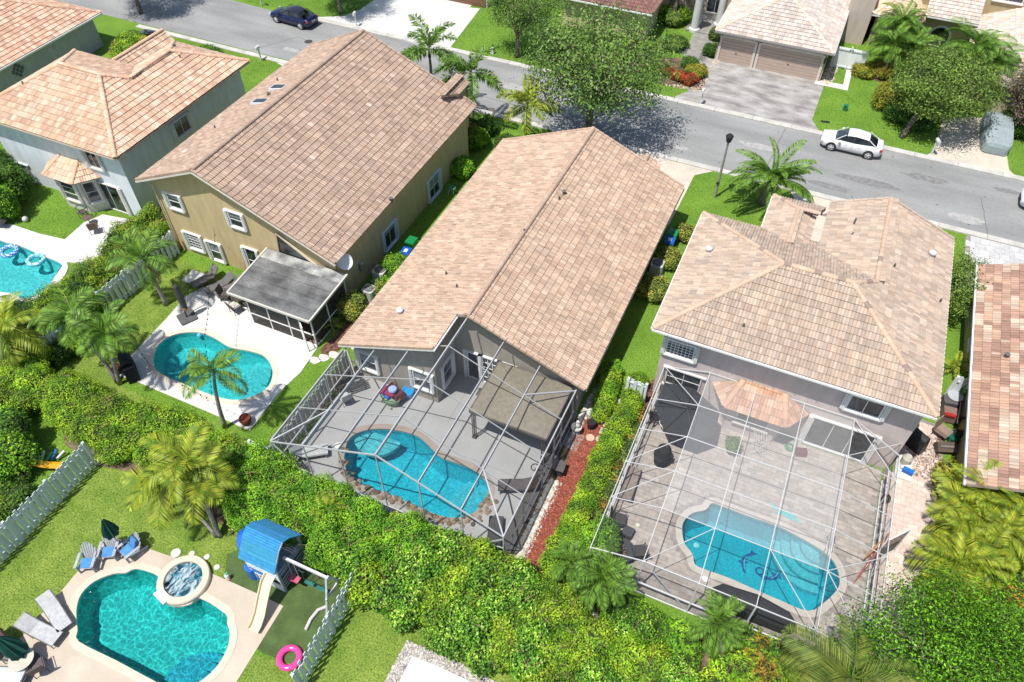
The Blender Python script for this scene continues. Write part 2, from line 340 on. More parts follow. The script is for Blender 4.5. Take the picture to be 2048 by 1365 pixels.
# raised kerbs either side, in cast lengths
def kerb(name, y0, w, xs):
    root = bpy.data.objects.new(name, None); C.objects.link(root); root['kind'] = 'structure'
    for a, b in zip(xs[:-1], xs[1:]):
        MB().box(((a+b)/2, y0, .045), (b-a-.025, w, .09), taper=1).build('kerb_length', 'kerb', root)
kerb('kerb_near', NK-.25, .5, np.arange(-60, 36, 3.05))
kerb('kerb_far', FK+.28, .55, np.arange(-50, 36, 3.05))
# driveways and paths
flat('driveway_pale', [(-46.0+.0,FK+.56),(-33.0,FK+.56),(-33.6,66.5),(-42.6,66.5),(-42.9,60),(-43.6,58.2)], .010, 'white_conc')
flat('driveway_pale_edge', [(-40.26,63.55),(-32.47,64.94),(-31.69,58.11),(-31.42,56.10),(-38.66,56.31),(-38.89,59.72)], .014, 'white_conc')
flat('driveway_stained', [(-10.0,64.6),(0.15,64.6),(0.1,58.3),(.9,FK+.56),(-11.0,FK+.56),(-10.1,58.4)], .010, 'stained')
flat('driveway_cream', [(9.56,62.96),(13.77,64.87),(14.25,60.14),(14.48,57.44),(15.22,56.30),(8.63,56.66),(9.27,57.67),(9.50,60.97)], .010, 'cream_conc')
flat('driveway_house_c', [(-9.9,NK-.5),(-5.4,NK-.5),(-6.5,47.2),(-6.6,41),(-12.3,41),(-12.3,47.3),(-13,NK-.5)], .010, 'cream_conc')
flat('driveway_house_r', [(6.0,NK-.5),(10.4,NK-.5),(9.7,47),(9.2,42),(2.8,39),(1.2,42),(1.0,46.8),(.2,NK-.5)], .010, 'cream_conc')
flat('path_house_b', [(-44.2,NK-.5),(-41.6,NK-.5),(-36.5,NK-.5),(-36.5,44.5),(-40,44.5),(-41.8,46.3),(-42.2,47.6)], .010, 'white_conc')
# paver drive at the right
def pavers(name, poly, z, pw, ph, cols, parent=None, holes=(), keep=300, jm='joint', gap=.012, near=(0,0)):
    base = flat(name, poly, z, jm, holes)
    xs = [p[0] for p in poly]; ys = [p[1] for p in poly]; cells = []
    r = 0; y = min(ys)
    while y < max(ys):
        x = min(xs)-(pw/2 if r % 2 else 0)
        while x < max(xs):
            cx, cy = x+pw/2, y+ph/2
            ok = all(inside(px_, py_, poly) for px_, py_ in ((x+.01,y+.01),(x+pw-.01,y+ph-.01),(x+pw-.01,y+.01),(x+.01,y+ph-.01)))
            if ok and not any(inside(cx+dx, cy+dy, h) for h in holes for dx in (-pw/2,pw/2) for dy in (-ph/2,ph/2)): cells.append((cx, cy))
            x += pw
        y += ph; r += 1
    cells.sort(key=lambda c: (c[0]-near[0])**2+(c[1]-near[1])**2)
    vs = []
    for c_ in cols:
        vs.append(MB().box((0,0,.008), (pw-gap, ph-gap, .016), t=c_).mesh('paver')); vs[-1].materials.append(M['paver'])
    for c_ in cells[:keep]:
        o = link('paver', random.choice(vs), base); o.location = (c_[0], c_[1], z)
    if len(cells) > keep:
        mb = MB()
        for c_ in cells[keep:]: mb.box((c_[0], c_[1], z+.008), (pw-gap, ph-gap, .016), t=random.choice(cols))
        stuff(mb.build('paver_field', 'paver', base))
    return base
pc = [(.36,.325,.29),(.39,.35,.31),(.33,.295,.265),(.42,.375,.335),(.37,.315,.275)]
pavers('driveway_pavers', [(11.9,NK-.52),(22,NK-.52),(22,41),(12.2,41),(11.9,45)], .010, .6, .6, [(.52,.51,.5),(.48,.47,.46),(.55,.54,.53)], near=(10,40))
rdeck = [(-3.0,15.45),(8.8,15.45),(8.8,26.6),(-3.0,26.6)]
COP_R = offset_loop(POOL_R, .27)
pavers('patio_pavers', rdeck, .010, .46, .23, pc, holes=[COP_R], near=(0,15))
pp = [(.62,.50,.44),(.58,.47,.41),(.66,.55,.48),(.60,.46,.40)]
pavers('side_path_pavers', [(8.9,13.5),(11.3,13.5),(11.6,30.8),(9.2,30.8),(9.3,26.8),(8.9,26.7)], .010, .46, .30, pp, near=(8,15))
# strips by the centre house
flat('red_mulch_path', [(-6.47,23.55),(-4.78,24.02),(-4.93,21.45),(-4.77,13.85),(-5.97,13.91),(-6.01,20.96)], .018, 'red_mulch')
flat('mulch_by_wall', [(-21.88,21.71),(-21.59,24.46),(-21.52,26.36),(-20.87,26.17),(-20.77,22.63),(-21.09,21.02)], .016, 'brown_mulch')
flat('soil_strip_right', [(-3.90,26.97),(-3.14,28.31),(-3.03,25.10),(-3.64,18.84),(-3.24,15.33),(-4.33,14.04),(-5.03,17.03),(-4.73,21.87)], .016, 'brown_mulch')
flat('edging_strip', [(-5.98,13.9),(-5.78,13.9),(-5.78,19.2),(-5.98,19.2)], .02, 'kerb')
flat('rock_bed', [(10.63,29.83),(11.49,29.87),(11.46,27.52),(10.84,26.92),(9.51,26.96),(9.84,28.78)], .016, 'brown_mulch')
flat('planting_bed_front', [(-12.57,58.43),(-8.98,59.00),(-9.27,62.66),(-10.55,64.19),(-13.93,62.95)], .014, 'soil')
flat('mulch_bed_far', [(2.06,68.75),(5.43,68.40),(4.80,66.48),(2.70,66.98)], .014, 'brown_mulch')
flat('bare_soil_strip', [(-6.6,13.9),(-6.45,13.9),(-6.45,19.2),(-5.9,19.2),(-5.9,23.4),(-6.6,23.4)], .010, 'soil')
flat('grey_walk', [(-12.41,69.09),(-10.15,69.26),(-9.92,63.80),(-10.28,63.15),(-11.95,63.17),(-12.12,65.77)], .018, 'slate')
flat('stepping_border', [(1.40,70.59),(1.91,70.63),(2.07,64.00),(-0.67,64.00),(-0.59,64.76),(1.59,64.84)], .018, 'white_conc')
flat('slab_step', [(-6.71,22.30),(-5.75,22.38),(-5.81,21.22),(-6.67,21.34)], .03, 'slate')
DECK_B = [(-31.51,16.86),(-31.70,20.13),(-31.91,21.90),(-31.51,23.06),(-25.83,22.55),(-22.11,21.90),(-21.91,19.84),(-22.15,18.28),(-22.10,16.32),(-22.05,15.38),(-22.42,15.36),(-24.06,15.44),(-29.81,15.49),(-31.04,15.44)]
COP_B = offset_loop(POOL_B, .3)
flat('pool_deck_b', DECK_B, .03, 'white_conc', [POOL_B], th=.03)
DECK_A = [(-49.79,21.35),(-47.39,22.61),(-44.87,22.66),(-42.82,22.92),(-42.91,23.89),(-42.99,24.77),(-42.67,25.44),(-42.48,25.95),(-40.31,26.33),(-38.94,25.23),(-38.88,22.00),(-41.11,21.26),(-40.37,19.30),(-39.10,16.56),(-43.81,16.29)]
flat('pool_deck_a', DECK_A, .03, 'white_conc', [POOL_A], th=.03)
COP_C = offset_loop(POOL_C, .3)
flat('pool_deck_c', [(-19.0,14.0),(-6.62,14.0),(-6.62,23.6),(-13.9,23.6),(-13.9,21.2),(-19.0,21.2)], .03, 'grey_deck', [POOL_C], th=.03)
flat('deck_kerb_c', [(-19.3,13.75),(-6.5,13.75),(-6.5,13.98),(-19.3,13.98)], .045, 'white_conc', th=.05)
DECK_5 = [(-22.33,7.91),(-24.34,7.67),(-24.42,6.80),(-24.35,4.52),(-24.34,2.44),(-24.53,1.47),(-24.60,-0.47),(-22.12,-2.54),(-14.37,2.09),(-14.66,4.64),(-14.80,8.24),(-16.29,8.23),(-18.06,8.18),(-20.50,8.10)]
flat('pool_deck_lower', DECK_5, .03, 'tan_deck', [POOL_5], th=.03)
GRAV = [(-9.02,9.17),(-6.98,9.26),(-4.78,9.19),(-3.14,8.97),(-9.16,4.83),(-9.03,7.28)]
flat('gravel_bed', GRAV, .012, 'kerb')
flat('white_slab', [(-8.46,8.66),(-7.19,8.75),(-5.66,8.75),(-4.08,8.55),(-8.46,5.95),(-8.46,7.54)], .12, 'white_conc', th=.12)
# expansion joints of the grey deck, sunk lines built as thin strips
for x in (-16.9,-14.8,-12.75,-10.7,-8.7):
    for a, b in ((14.0,14.9),(20.3,21.1 if x < -13 else 23.5)):
        flat('deck_joint', [(x-.012,a),(x+.012,a),(x+.012,b),(x-.012,b)], .034, 'slate')
for y in (16.3,18.6,21.0):
    flat('deck_joint', [(-11.0 if y > 17 else -8.2,y-.012),(-6.7,y-.012),(-6.7,y+.012),(-11.0 if y > 17 else -8.2,y+.012)], .034, 'slate')
# stones: white pebble strip, gravel, rock bed
def pebbles(name, poly, z, n, size, cols):
    xs = [p[0] for p in poly]; ys = [p[1] for p in poly]
    X = rng.uniform(min(xs), max(xs), n*3); Y = rng.uniform(min(ys), max(ys), n*3); k = inside_np(X, Y, poly); X = X[k][:n]; Y = Y[k][:n]; n = len(X)
    base = np.array([(-1,-1,-.3),(1,-1,-.3),(1,1,-.3),(-1,1,-.3),(-.6,-.6,.6),(.6,-.6,.6),(.6,.6,.6),(-.6,.6,.6)])
    F = np.array([(4,5,6,7),(0,1,5,4),(1,2,6,5),(2,3,7,6),(3,0,4,7)])
    s_ = size*rng.uniform(.5, 1.2, (n,1,3)); a = rng.uniform(0, 2*PI, n); V = base[None]*s_+rng.normal(0, size*.12, (n,8,3))
    c_, s2 = np.cos(a)[:,None], np.sin(a)[:,None]
    V = np.stack([V[...,0]*c_-V[...,1]*s2+X[:,None], V[...,0]*s2+V[...,1]*c_+Y[:,None], V[...,2]+z], -1)
    FF = (F[None]+8*np.arange(n)[:,None,None]).reshape(-1,4); cc = np.array(cols)[rng.integers(0, len(cols), n)]*rng.uniform(.8, 1.15, (n,1))
    return stuff(fastmesh(name, V.reshape(-1,3), FF, np.repeat(cc, 5, 0), 'gravel'))
PEB = [(-6.45,13.9),(-5.98,13.9),(-5.98,19.2),(-6.45,19.2)]; flat("pebble_bed", PEB, .014, "kerb")
pebbles('white_pebbles', PEB, .03, 900, .09, [(.62,.58,.5),(.55,.48,.38),(.68,.66,.6),(.45,.38,.3)])
pebbles('white_pebbles_wall', [(-6.45,25.05),(-6.31,25.88),(-5.95,25.28),(-6.12,22.99),(-6.46,22.76)], .03, 160, .09, [(.62,.58,.5),(.68,.66,.6),(.45,.38,.3)])
pebbles('gravel_stones', [p for p in [(-9.02,9.17),(-6.98,9.26),(-4.78,9.19),(-3.14,8.97),(-4.08,8.55),(-5.66,8.75),(-7.19,8.75),(-8.46,8.66),(-8.46,7.54),(-8.46,5.95),(-9.16,4.83),(-9.03,7.28)]], .03, 2600, .05, [(.55,.50,.45),(.42,.37,.33),(.62,.58,.54),(.3,.27,.25)])
pebbles('rock_bed_stones', [(10.63,29.83),(11.49,29.87),(11.46,27.52),(10.84,26.92),(9.51,26.96),(9.84,28.78)], .03, 700, .045, [(.36,.26,.2),(.45,.38,.32),(.25,.18,.15)])
pebbles('pebble_border', [(-2.27,13.58),(-1.48,13.81),(1.04,14.17),(2.60,14.21),(2.55,13.95),(0.25,13.81)], .03, 160, .09, [(.6,.56,.5),(.5,.45,.4)])
pebbles('mulch_chips', [(-6.47,23.55),(-4.78,24.02),(-4.93,21.45),(-4.77,13.85),(-5.97,13.91),(-6.01,20.96)], .022, 5200, .035, [(.33,.09,.055),(.25,.06,.04),(.42,.14,.09),(.18,.05,.035)])
pebbles('bed_stones_front', [(-8.91,58.76),(-9.27,62.66),(-8.80,64.30),(-9.24,65.37),(-9.59,62.52),(-9.44,59.31),(-12.15,58.79),(-12.06,58.48)], .03, 300, .07, [(.6,.5,.38),(.5,.4,.3)])
pebbles('bed_stones_garage', [(-0.25,64.46),(0.15,70.83),(0.89,71.16),(0.77,65.37),(0.39,64.30)], .03, 300, .09, [(.6,.5,.38),(.5,.4,.3),(.66,.6,.5)])
pebbles('dark_gravel', [(-12.53,65.58),(-12.15,66.06),(-11.92,64.55),(-12.33,64.37)], .03, 120, .06, [(.12,.12,.13),(.2,.2,.2)])
pebbles('dark_gravel_garage', [(-10.67,63.94),(-10.76,66.38),(-10.37,66.26),(-10.08,63.72)], .03, 120, .06, [(.12,.12,.13),(.2,.2,.2)])
pebbles('side_strip_mulch', [(-20.71,15.53),(-19.62,15.33),(-18.68,21.70),(-19.49,21.95),(-20.04,21.49)], .05, 900, .05, [(.28,.2,.15),(.36,.28,.2),(.18,.13,.1)])

def pool(name, label, loop, depth, floor_col, net, caustic_scale, coping_w=.3, cop_col=(.62,.52,.42), tint=(.62,.95,.97), wl_=-.13):
    xs = [p[0] for p in loop]; ys = [p[1] for p in loop]; cx, cy = sum(xs)/len(xs), sum(ys)/len(ys)
    t = thing(name, label, 'pool', (cx, cy, 0))
    n = len(loop); V = [(x,y,.02) for x,y in loop]+[(x,y,-.35) for x,y in loop]+[(x,y,-depth) for x,y in offset_loop(loop, -.25)]
    mb = MB(); F = [(i, (i+1)%n, n+(i+1)%n, n+i) for i in range(n)]+[(n+i, n+(i+1)%n, 2*n+(i+1)%n, 2*n+i) for i in range(n)]
    mb.add(V, F, (.8,.9,.95))
    m = mat(name+'_plaster', floor_col, .7, var=.05, scale=1.)
    b = mb.build('basin_wall', m, t, world=True)
    f = sheet('basin_floor', offset_loop(loop, -.2), -depth+.01, m, parent=t)
    wmat = water_mat(name+'_water', tint, net, caustic_scale)
    wo = sheet('water', loop, wl_, wmat, parent=t)
    sheet('coping', offset_loop(loop, coping_w), .05, mat(name+'_coping', cop_col, .85, var=.05, scale=2, fine=.05, bscale=20), [offset_loop(loop, -.02)], parent=t, th=.08)
    return t
pa = pool('swimming_pool', 'turquoise pool with two floating rings beside the pale blue-white house', POOL_A, 1.0, (.20,.72,.72), .3, 4.0, cop_col=(.6,.57,.52))
pb = pool('swimming_pool', 'kidney-shaped turquoise pool in the white deck behind the tan house', POOL_B, 1.1, (.11,.68,.68), .28, 4.2, cop_col=(.62,.54,.43))
pcn = pool('swimming_pool', 'bright blue pool inside the gabled screen cage with a stone edge', POOL_C, 1.25, (.035,.55,.68), .28, 5.0, cop_col=(.30,.25,.21))
pr = pool('swimming_pool', 'long blue pool with two dolphins on its floor inside the flat screen cage', POOL_R, 1.3, (.012,.44,.55), .2, 5.0, cop_col=(.46,.42,.365), coping_w=.30)
p5 = pool('swimming_pool', 'large teal pool with a round spa in the tan deck at the lower left', POOL_5, 1.2, (.06,.68,.63), .40, 3.6, cop_col=(.62,.52,.41))
# pool steps
def steps(pool_o, cx, cy, radii, a0, a1, z0, col, dz=.22):
    for i, r in enumerate(radii):
        pts = [(cx, cy)]+[(cx+r*math.cos(a), cy+r*math.sin(a)) for a in np.linspace(a0, a1, 16)]
        z = z0-dz*i
        MB().prism(pts, z-dz-.02*i, z, t=col).build('step', mat('step_plaster', col, .7, var=.03), pool_o, world=True)
c_ = (-23.41,19.37); steps(pb, c_[0]-.15, c_[1]-.25, (.7,1.25,1.75), math.radians(120), math.radians(290), -.3, (.14,.62,.64))
c_ = (-8.83,16.72); steps(pcn, c_[0], c_[1], (.8,1.2,1.6,1.95), math.radians(110), math.radians(250), -.3, (.10,.55,.66))
c_ = (-16.17,18.10); steps(pcn, c_[0]+.3, c_[1]+.1, (1.35,), math.radians(180), math.radians(360), -.35, (.22,.60,.66))
c_ = (6.57,21.11); steps(pr, c_[0], c_[1], (.8,1.2,1.6,2.0), math.radians(150), math.radians(285), -.3, (.16,.55,.62))
c_ = (-16.21,3.84); steps(p5, c_[0], c_[1], (.8,1.25,1.7), math.radians(20), math.radians(200), -.3, (.04,.50,.62))
# lane mosaic: two dolphins and a ring on the floor of the pool under the flat cage
def dolphin(cx, cy, rot, s_, z, par):
    o = [(-1.0,.05),(-.8,.2),(-.5,.34),(-.15,.42),(0,.68),(.12,.42),(.45,.3),(.75,.02),(.9,-.25),(1.25,-.35),(1.0,-.5),(.95,-.85),(.75,-.45),(.5,-.1),(.15,.08),(.05,-.2),(-.12,.1),(-.5,.06),(-.8,.0)]
    a, b = math.cos(rot), math.sin(rot)
    P = [(cx+s_*(x*a-y*b), cy+s_*(x*b+y*a)) for x, y in o]
    sheet('dolphin_mosaic', P, z, mat('dolphin_tiles', (.02,.13,.36), .7, var=.2, scale=8), parent=par)
    P = [(cx+s_*(x*a-y*b), cy+s_*(x*b+y*a)) for x, y in [(-.85,.05),(-.4,.12),(.1,.14),(.5,.0),(.75,-.3),(.45,.1),(.1,.24),(-.4,.2)]]
    sheet('belly_mosaic', P, z+.006, mat('belly_tiles', (.25,.5,.62), .7, var=.1, scale=8), parent=par)
d1, d2 = (3.84,19.51), (5.07,19.50)
dolphin(d1[0]-.1, d1[1], math.radians(100), .62, -1.27, pr); dolphin(d2[0], d2[1], math.radians(250), .62, -1.27, pr)
rr = (4.41,19.34); MB().torus((rr[0], rr[1], -1.27), .18, .04, 16, 5).build('ring_mosaic', mat('ring_tiles', (.02,.1,.3), .7), pr, world=True)
for c_, par in (((-30.90,18.42), pb), ((1.29,19.39), pr), ((-23.59,5.22), p5), ((-13.69,19.00), pcn)):
    MB().lathe((c_[0], c_[1], -.98 if par is pb else (-1.26 if par is pr else (-1.17 if par is p5 else -1.2))), [(.14,0),(.14,.02),(.05,.03)], 14).build('drain_cover', mat('drain_plastic', (.7,.75,.75), .6), par, world=True)
# spa
sc = (-19.59,7.36)
spa = thing('hot_tub', 'round bubbling spa with a pale stone rim beside the teal pool', 'spa', (sc[0], sc[1], 0))
MB().lathe((0,0,0), [(1.18,-.1),(1.18,.22),(1.14,.28),(.86,.28),(.84,.22),(.84,-.0),(.0,-.0)][:6], 36).build('rim', mat('spa_rim', (.62,.53,.42), .85, var=.05, scale=2), spa)
MB().cyl((0,0,.03), .84, .02, 36).build('basin_floor', mat('spa_floor', (.06,.36,.46), .6), spa)
MB().cyl((0,0,.16), .84, .012, 36).build('water', water_mat('spa_water', (.75,.93,.97), .3, 3., foam=.6), spa)
MB().box((-.3,-1.02,.25), (.75,.42,.1), rz=-.25).build('spillway', mat('spillway_stone', (.78,.76,.72), .7), spa)

# ================================================================ roofs and houses
CAM = np.array((0, 0, 33.))
def tile_geom(w, L, h, ns, amp, lip=.058):
    xs = np.linspace(0, w, ns+1)
    ph = xs/w
    hh = amp*(np.abs(np.sin(2*PI*ph))**.7)
    lo = [(x, 0, lip+a) for x, a in zip(xs, hh)]; up = [(x, L, .012+a) for x, a in zip(xs, hh)]; bt = [(x, 0, -.01) for x in xs]
    return np.array(lo+up+bt), ns
def tile_faces(ns):
    n = ns+1
    return [(i, i+1, n+i+1, n+i) for i in range(ns)]+[(2*n+i, 2*n+i+1, i+1, i) for i in range(ns)]
def roof(house, planes, cols, w=.30, c=.375, amp=.035, keep=300, ns=6, group=1, slab_t=(.40,.33,.28), caps=(), capcols=None, run=1, hpow=1., cap_w=.175, rare=None):
    """planes: 3-D polygons; tiles laid in courses from the eave of each plane up; caps: ridge and hip lines"""
    origin = np.array(wl(house)); allt = []
    mb = MB()
    for P in planes: mb.solid(P, .14, slab_t)
    rf = mb.build('roof', 'stucco', house, world=True)
    G0, _ = tile_geom(w-.008, c+.05, 0, ns, amp); F = tile_faces(ns); n = ns+1
    variants = []
    for cc in cols*3:
        m_ = MB(); m_.add(G0, F, cc); sv = np.repeat(rng.uniform(.80, 1.13, max(1,ns//3)), 3)[:ns]*rng.uniform(.93, 1.06, ns); m_.t = [tuple(np.array(cc)*sv[i % ns]*(1 if i < ns else .22)) for i in range(2*ns)]; me = m_.mesh('tile'); me.materials.append(M['tile']); variants.append(me)  # lip faces darkened: shadow under each course painted into the tint
    for P in planes:
        P = np.array(P, float)
        nn = np.cross(P[1]-P[0], P[2]-P[1])
        if np.linalg.norm(nn) < 1e-6: nn = np.cross(P[2]-P[0], P[3]-P[2])
        nn /= np.linalg.norm(nn)
        if nn[2] < 0: nn = -nn
        u = np.cross((0,0,1.), nn); u /= np.linalg.norm(u); v = np.cross(nn, u)   # v up the slope
        O = P[np.argmin(P[:,2])]
        A = (P-O)@u; B = (P-O)@v
        poly = list(zip(A, B))
        def interval(b):
            xs = []
            for i in range(len(poly)):
                (a1,b1),(a2,b2) = poly[i], poly[(i+1)%len(poly)]
                if (b1 > b) != (b2 > b): xs.append(a1+(b-b1)*(a2-a1)/(b2-b1))
            return (min(xs), max(xs)) if len(xs) > 1 else None
        bmax = B.max(); nb = int(math.ceil(bmax/c)); a0 = A.min()
        for j in range(nb):
            b0 = j*c-.03; ci = 0; runleft = 0
            lo = interval(max(b0+.04, .01)); hi = interval(min(b0+c, bmax-.01))
            if lo is None: continue
            if hi is None: hi = lo
            x = a0+math.floor((min(lo[0], hi[0])-a0)/w)*w
            while x < max(lo[1], hi[1]):
                if runleft <= 0: ci = int(rng.integers(0, len(cols))); runleft = run if run == 1 else int(rng.integers(1, run+2))
                runleft -= 1
                l0, l1 = min(lo[0], 1e9), lo[1]; h0, h1 = hi
                whole = x >= max(l0, h0)-.02 and x+w <= min(l1, h1)+.02
                ctr = O+u*(x+w/2)+v*(b0+c/2)
                if whole: allt.append((float(np.sum((ctr-CAM)**2)), x, b0, ci, u, v, nn, O, None))
                else:
                    cl0 = min(max(x, l0), l1); cl1 = max(min(x+w, l1), l0); ch0 = min(max(x, h0), h1); ch1 = max(min(x+w, h1), h0)
                    if cl1-cl0 > .03 or ch1-ch0 > .03: allt.append((1e9, x, b0, ci, u, v, nn, O, (cl0, cl1, ch0, ch1)))
                x += w
    allt.sort(key=lambda t: t[0])
    Vs, Fs, Cs = [], [], []; k = 0; Fa = np.array(F); base = 0
    for t in allt:
        d, x, b0, ci, u, v, nn, O, clip = t
        if k < keep and clip is None:
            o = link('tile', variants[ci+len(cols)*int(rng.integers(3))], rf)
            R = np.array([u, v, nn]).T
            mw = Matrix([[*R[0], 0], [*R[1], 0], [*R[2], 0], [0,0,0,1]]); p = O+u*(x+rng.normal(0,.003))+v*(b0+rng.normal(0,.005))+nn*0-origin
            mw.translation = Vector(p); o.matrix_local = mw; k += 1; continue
        g = G0.copy(); g[:,0] += x; g[:,1] += b0+rng.normal(0,.004)
        if clip:
            up = np.zeros(3*n, bool); up[n:2*n] = True
            g[~up,0] = np.clip(g[~up,0], clip[0], clip[1]); g[up,0] = np.clip(g[up,0], clip[2], clip[3]); g[up,1] = np.minimum(g[up,1], (np.array(0)+1e9))
        g[:,2] += rng.normal(0, .003)
        Vs.append(O+g[:,:1]*u+g[:,1:2]*v+g[:,2:]*nn); Fs.append(Fa+base); base += 3*n
        cc = np.array(cols[ci])*rng.uniform(.93, 1.07)
        if rare and rng.uniform() < rare[1]: cc = np.array(rare[0])
        sv = np.tile(np.repeat(rng.uniform(.80, 1.13, max(1,ns//3)), 3)[:ns]*rng.uniform(.93, 1.06, ns), 2); sv[ns:] *= .22; Cs.append(cc[None]*sv[:,None])  # same painted course shadow on the lip faces
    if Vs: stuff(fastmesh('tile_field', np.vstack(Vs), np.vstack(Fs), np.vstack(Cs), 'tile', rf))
    # ridge and hip caps: short half barrels, each overlapping the next
    capcols = capcols or cols
    vs = []
    for cc in capcols:
        m_ = MB(); prof = [(cap_w*math.cos(a), cap_w*.85*math.sin(a)) for a in np.linspace(0, PI, 7)]
        V = [(0, a, b) for a, b in prof]+[(.43, a*.86, b*.86) for a, b in prof]
        m_.add(V, [(i, i+1, 8+i, 7+i) for i in range(6)]+[(6,5,4,3,2,1,0)], cc); me = m_.mesh('ridge_tile'); me.materials.append(M['tile']); vs.append(me)
    for a, b in caps:
        a, b = np.array(a, float), np.array(b, float)
        if a[2] > b[2]: a, b = b, a
        L = np.linalg.norm(b-a); d = (b-a)/L; kk = max(1, int(round(L/.39)))
        s_ = np.cross((0,0,1.), d); s_ /= np.linalg.norm(s_); up = np.cross(d, s_)
        for i in range(kk):
            o = link('ridge_tile', random.choice(vs), rf); R = np.array([d, s_, up]).T
            mw = Matrix([[*R[0],0],[*R[1],0],[*R[2],0],[0,0,0,1]]); mw.translation = Vector(a+d*(i*L/kk)+np.array((0,0,.03))-origin); o.matrix_local = mw
    return rf
def vent(house_roof, p, kind=0):
    o = np.array(p)
    if kind == 0: mb = MB(); mb.cyl((o[0], o[1], o[2]-.1), .05, .35, 10, (.12,.11,.1))
    elif kind == 1: mb = MB(); mb.cyl((o[0], o[1], o[2]-.1), .14, .3, 14, (.55,.56,.58)); mb.lathe((o[0], o[1], o[2]+.2), [(.2,0),(.19,.07),(.08,.14),(.01,.15)], 14, (.6,.61,.63))
    else: mb = MB(); mb.cyl((o[0], o[1], o[2]-.1), .11, .32, 12, (.10,.09,.09)); mb.torus((o[0], o[1], o[2]+.22), .1, .03, 12, 6, t=(.2,.19,.18))
    return mb.build('roof_vent', 'matte', house_roof, world=True)

FX = {'-y': (Vector((1,0,0)), Vector((0,-1,0))), '+x': (Vector((0,1,0)), Vector((1,0,0))), '-x': (Vector((0,-1,0)), Vector((-1,0,0))), '+y': (Vector((-1,0,0)), Vector((0,1,0)))}
def window(par, c, w, h, face, frame=(.78,.78,.76), shutters=True, nx=2, ny=1, sill=True, head=True, stack=.16, mull=.035, glassm='glass', name='window', both=True):
    """frame ring proud of the wall, panes set back in it, bars, folded accordion shutters at the sides"""
    if isinstance(face, tuple): R, N = face
    else: R, N = FX[face]
    c = Vector(c); U = Vector((0,0,1)); o0 = wl(par)
    def bx(mb, a, b, d, sa, sb, sd, t):
        mb.box(c+R*a+U*b+N*d, (sa, sd, sb), t=t, R=np.array([R, N, U]).T)
    f = MB(); fw = .07
    bx(f, -w/2-fw/2, 0, .035, fw, h+2*fw, .09, frame); bx(f, w/2+fw/2, 0, .035, fw, h+2*fw, .09, frame)
    bx(f, 0, h/2+fw/2, .035, w, fw, .09, frame); bx(f, 0, -h/2-fw/2, .035, w, fw, .09, frame)
    wo = f.build(name, 'paint', par, world=True)
    pw, ph = w/nx, h/ny
    for i in range(nx):
        for j in range(ny):
            g = MB(); bx(g, -w/2+pw*(i+.5), -h/2+ph*(j+.5), .012, pw-mull*.6, ph-mull*.6, .012, (1,1,1)); g.build('pane', glassm, wo, world=True)
    if nx*ny > 1:
        b = MB()
        for i in range(1, nx): bx(b, -w/2+pw*i, 0, .03, mull, h, .04, frame)
        for j in range(1, ny): bx(b, 0, -h/2+ph*j, .029, w, mull*.9, .036, frame)
        b.build('glazing_bar', 'paint', wo, world=True)
    if glassm == 'glass' and name == 'window' and random.random() < .6:
        bh = h*random.uniform(.25,.6); s_ = MB(); bx(s_, 0, h/2-bh/2, .021, w-.02, bh, .004, (.26,.28,.29)); s_.build('blind', 'matte', wo, world=True)
    if sill:
        s_ = MB(); bx(s_, 0, -h/2-fw-.05, .07, w+.35, .1, .16, tuple(x*.95 for x in frame)); s_.build('sill', 'paint', wo, world=True)
    if head:
        s_ = MB(); bx(s_, 0, h/2+fw+.04, .06, w+.55, .07, .15, frame); s_.build('shutter_track', 'paint', wo, world=True)
    if shutters:
        for sg in (-1, 1):
            s_ = MB()
            for k in range(3): bx(s_, sg*(w/2+fw+.03+k*stack/3+.02), 0, .09+(.02 if k % 2 else 0), stack/3-.012, h+.16, .13, tuple(x*(.93 if k % 2 else 1) for x in frame))
            s_.build('shutter', 'paint', wo, world=True)
    return wo
def walls(par, polys, col, name='wall'):
    mb = MB()
    for pts, z0, z1 in polys: mb.prism(pts, z0, z1, col)
    return mb.build(name, 'stucco', par, world=True)
def gutter(par, a, b, t=(.74,.74,.72), s=.11):
    return MB().beam(a, b, s, s, t).build('gutter', 'paint', par, world=True)
def rect(x0, y0, x1, y1): return [(x0,y0),(x1,y0),(x1,y1),(x0,y1)]

# ---------------------------------------------------------------- centre house
CC = [(.49,.345,.25),(.505,.36,.26),(.475,.335,.24),(.515,.375,.275),(.49,.355,.26),(.47,.325,.235),(.52,.385,.29),(.485,.35,.255)]
hc = thing('house', 'single-storey house with a pale pink tiled gable roof joined to the gabled screen cage', 'house', (-12.7, 31, 0))
zr = lambda x: 3.0+.408*(6.5-abs(x+12.7))
xl, xr, yf = -19.2, -6.2, 41.3
LP = [(xl,20.5,3.0),(-13.3,20.5,zr(-13.3)),(-13.3,22.97,zr(-13.3)),(-12.7,22.97,zr(-12.7)),(-12.7,yf,zr(-12.7)),(xl,yf,3.0)]
RP = [(xr,22.97,3.0),(xr,yf,3.0),(-12.7,yf,zr(-12.7)),(-12.7,22.97,zr(-12.7))]
cap = []
def rake(P, Q, par, t=(.56,.40,.30), n=None, w=.16, h=.14):
    """rake tiles along a gable edge"""
    a, b = np.array(P), np.array(Q); L = np.linalg.norm(b-a); k = int(L/.39)
    me = {}
    for i in range(k):
        cc = random.choice(CC); p0 = a+(b-a)*i/k; p1 = a+(b-a)*((i+1)/k)-(b-a)/L*.015
        MB().beam(p0+np.array((0,0,.06)), p1+np.array((0,0,.035)), w, h, cc).build('rake_tile', 'tile', par, world=True)
rfc = roof(hc, [LP, RP], CC, caps=[((-12.7,22.9,zr(-12.7)+.02),(-12.7,yf,zr(-12.7)+.02))])
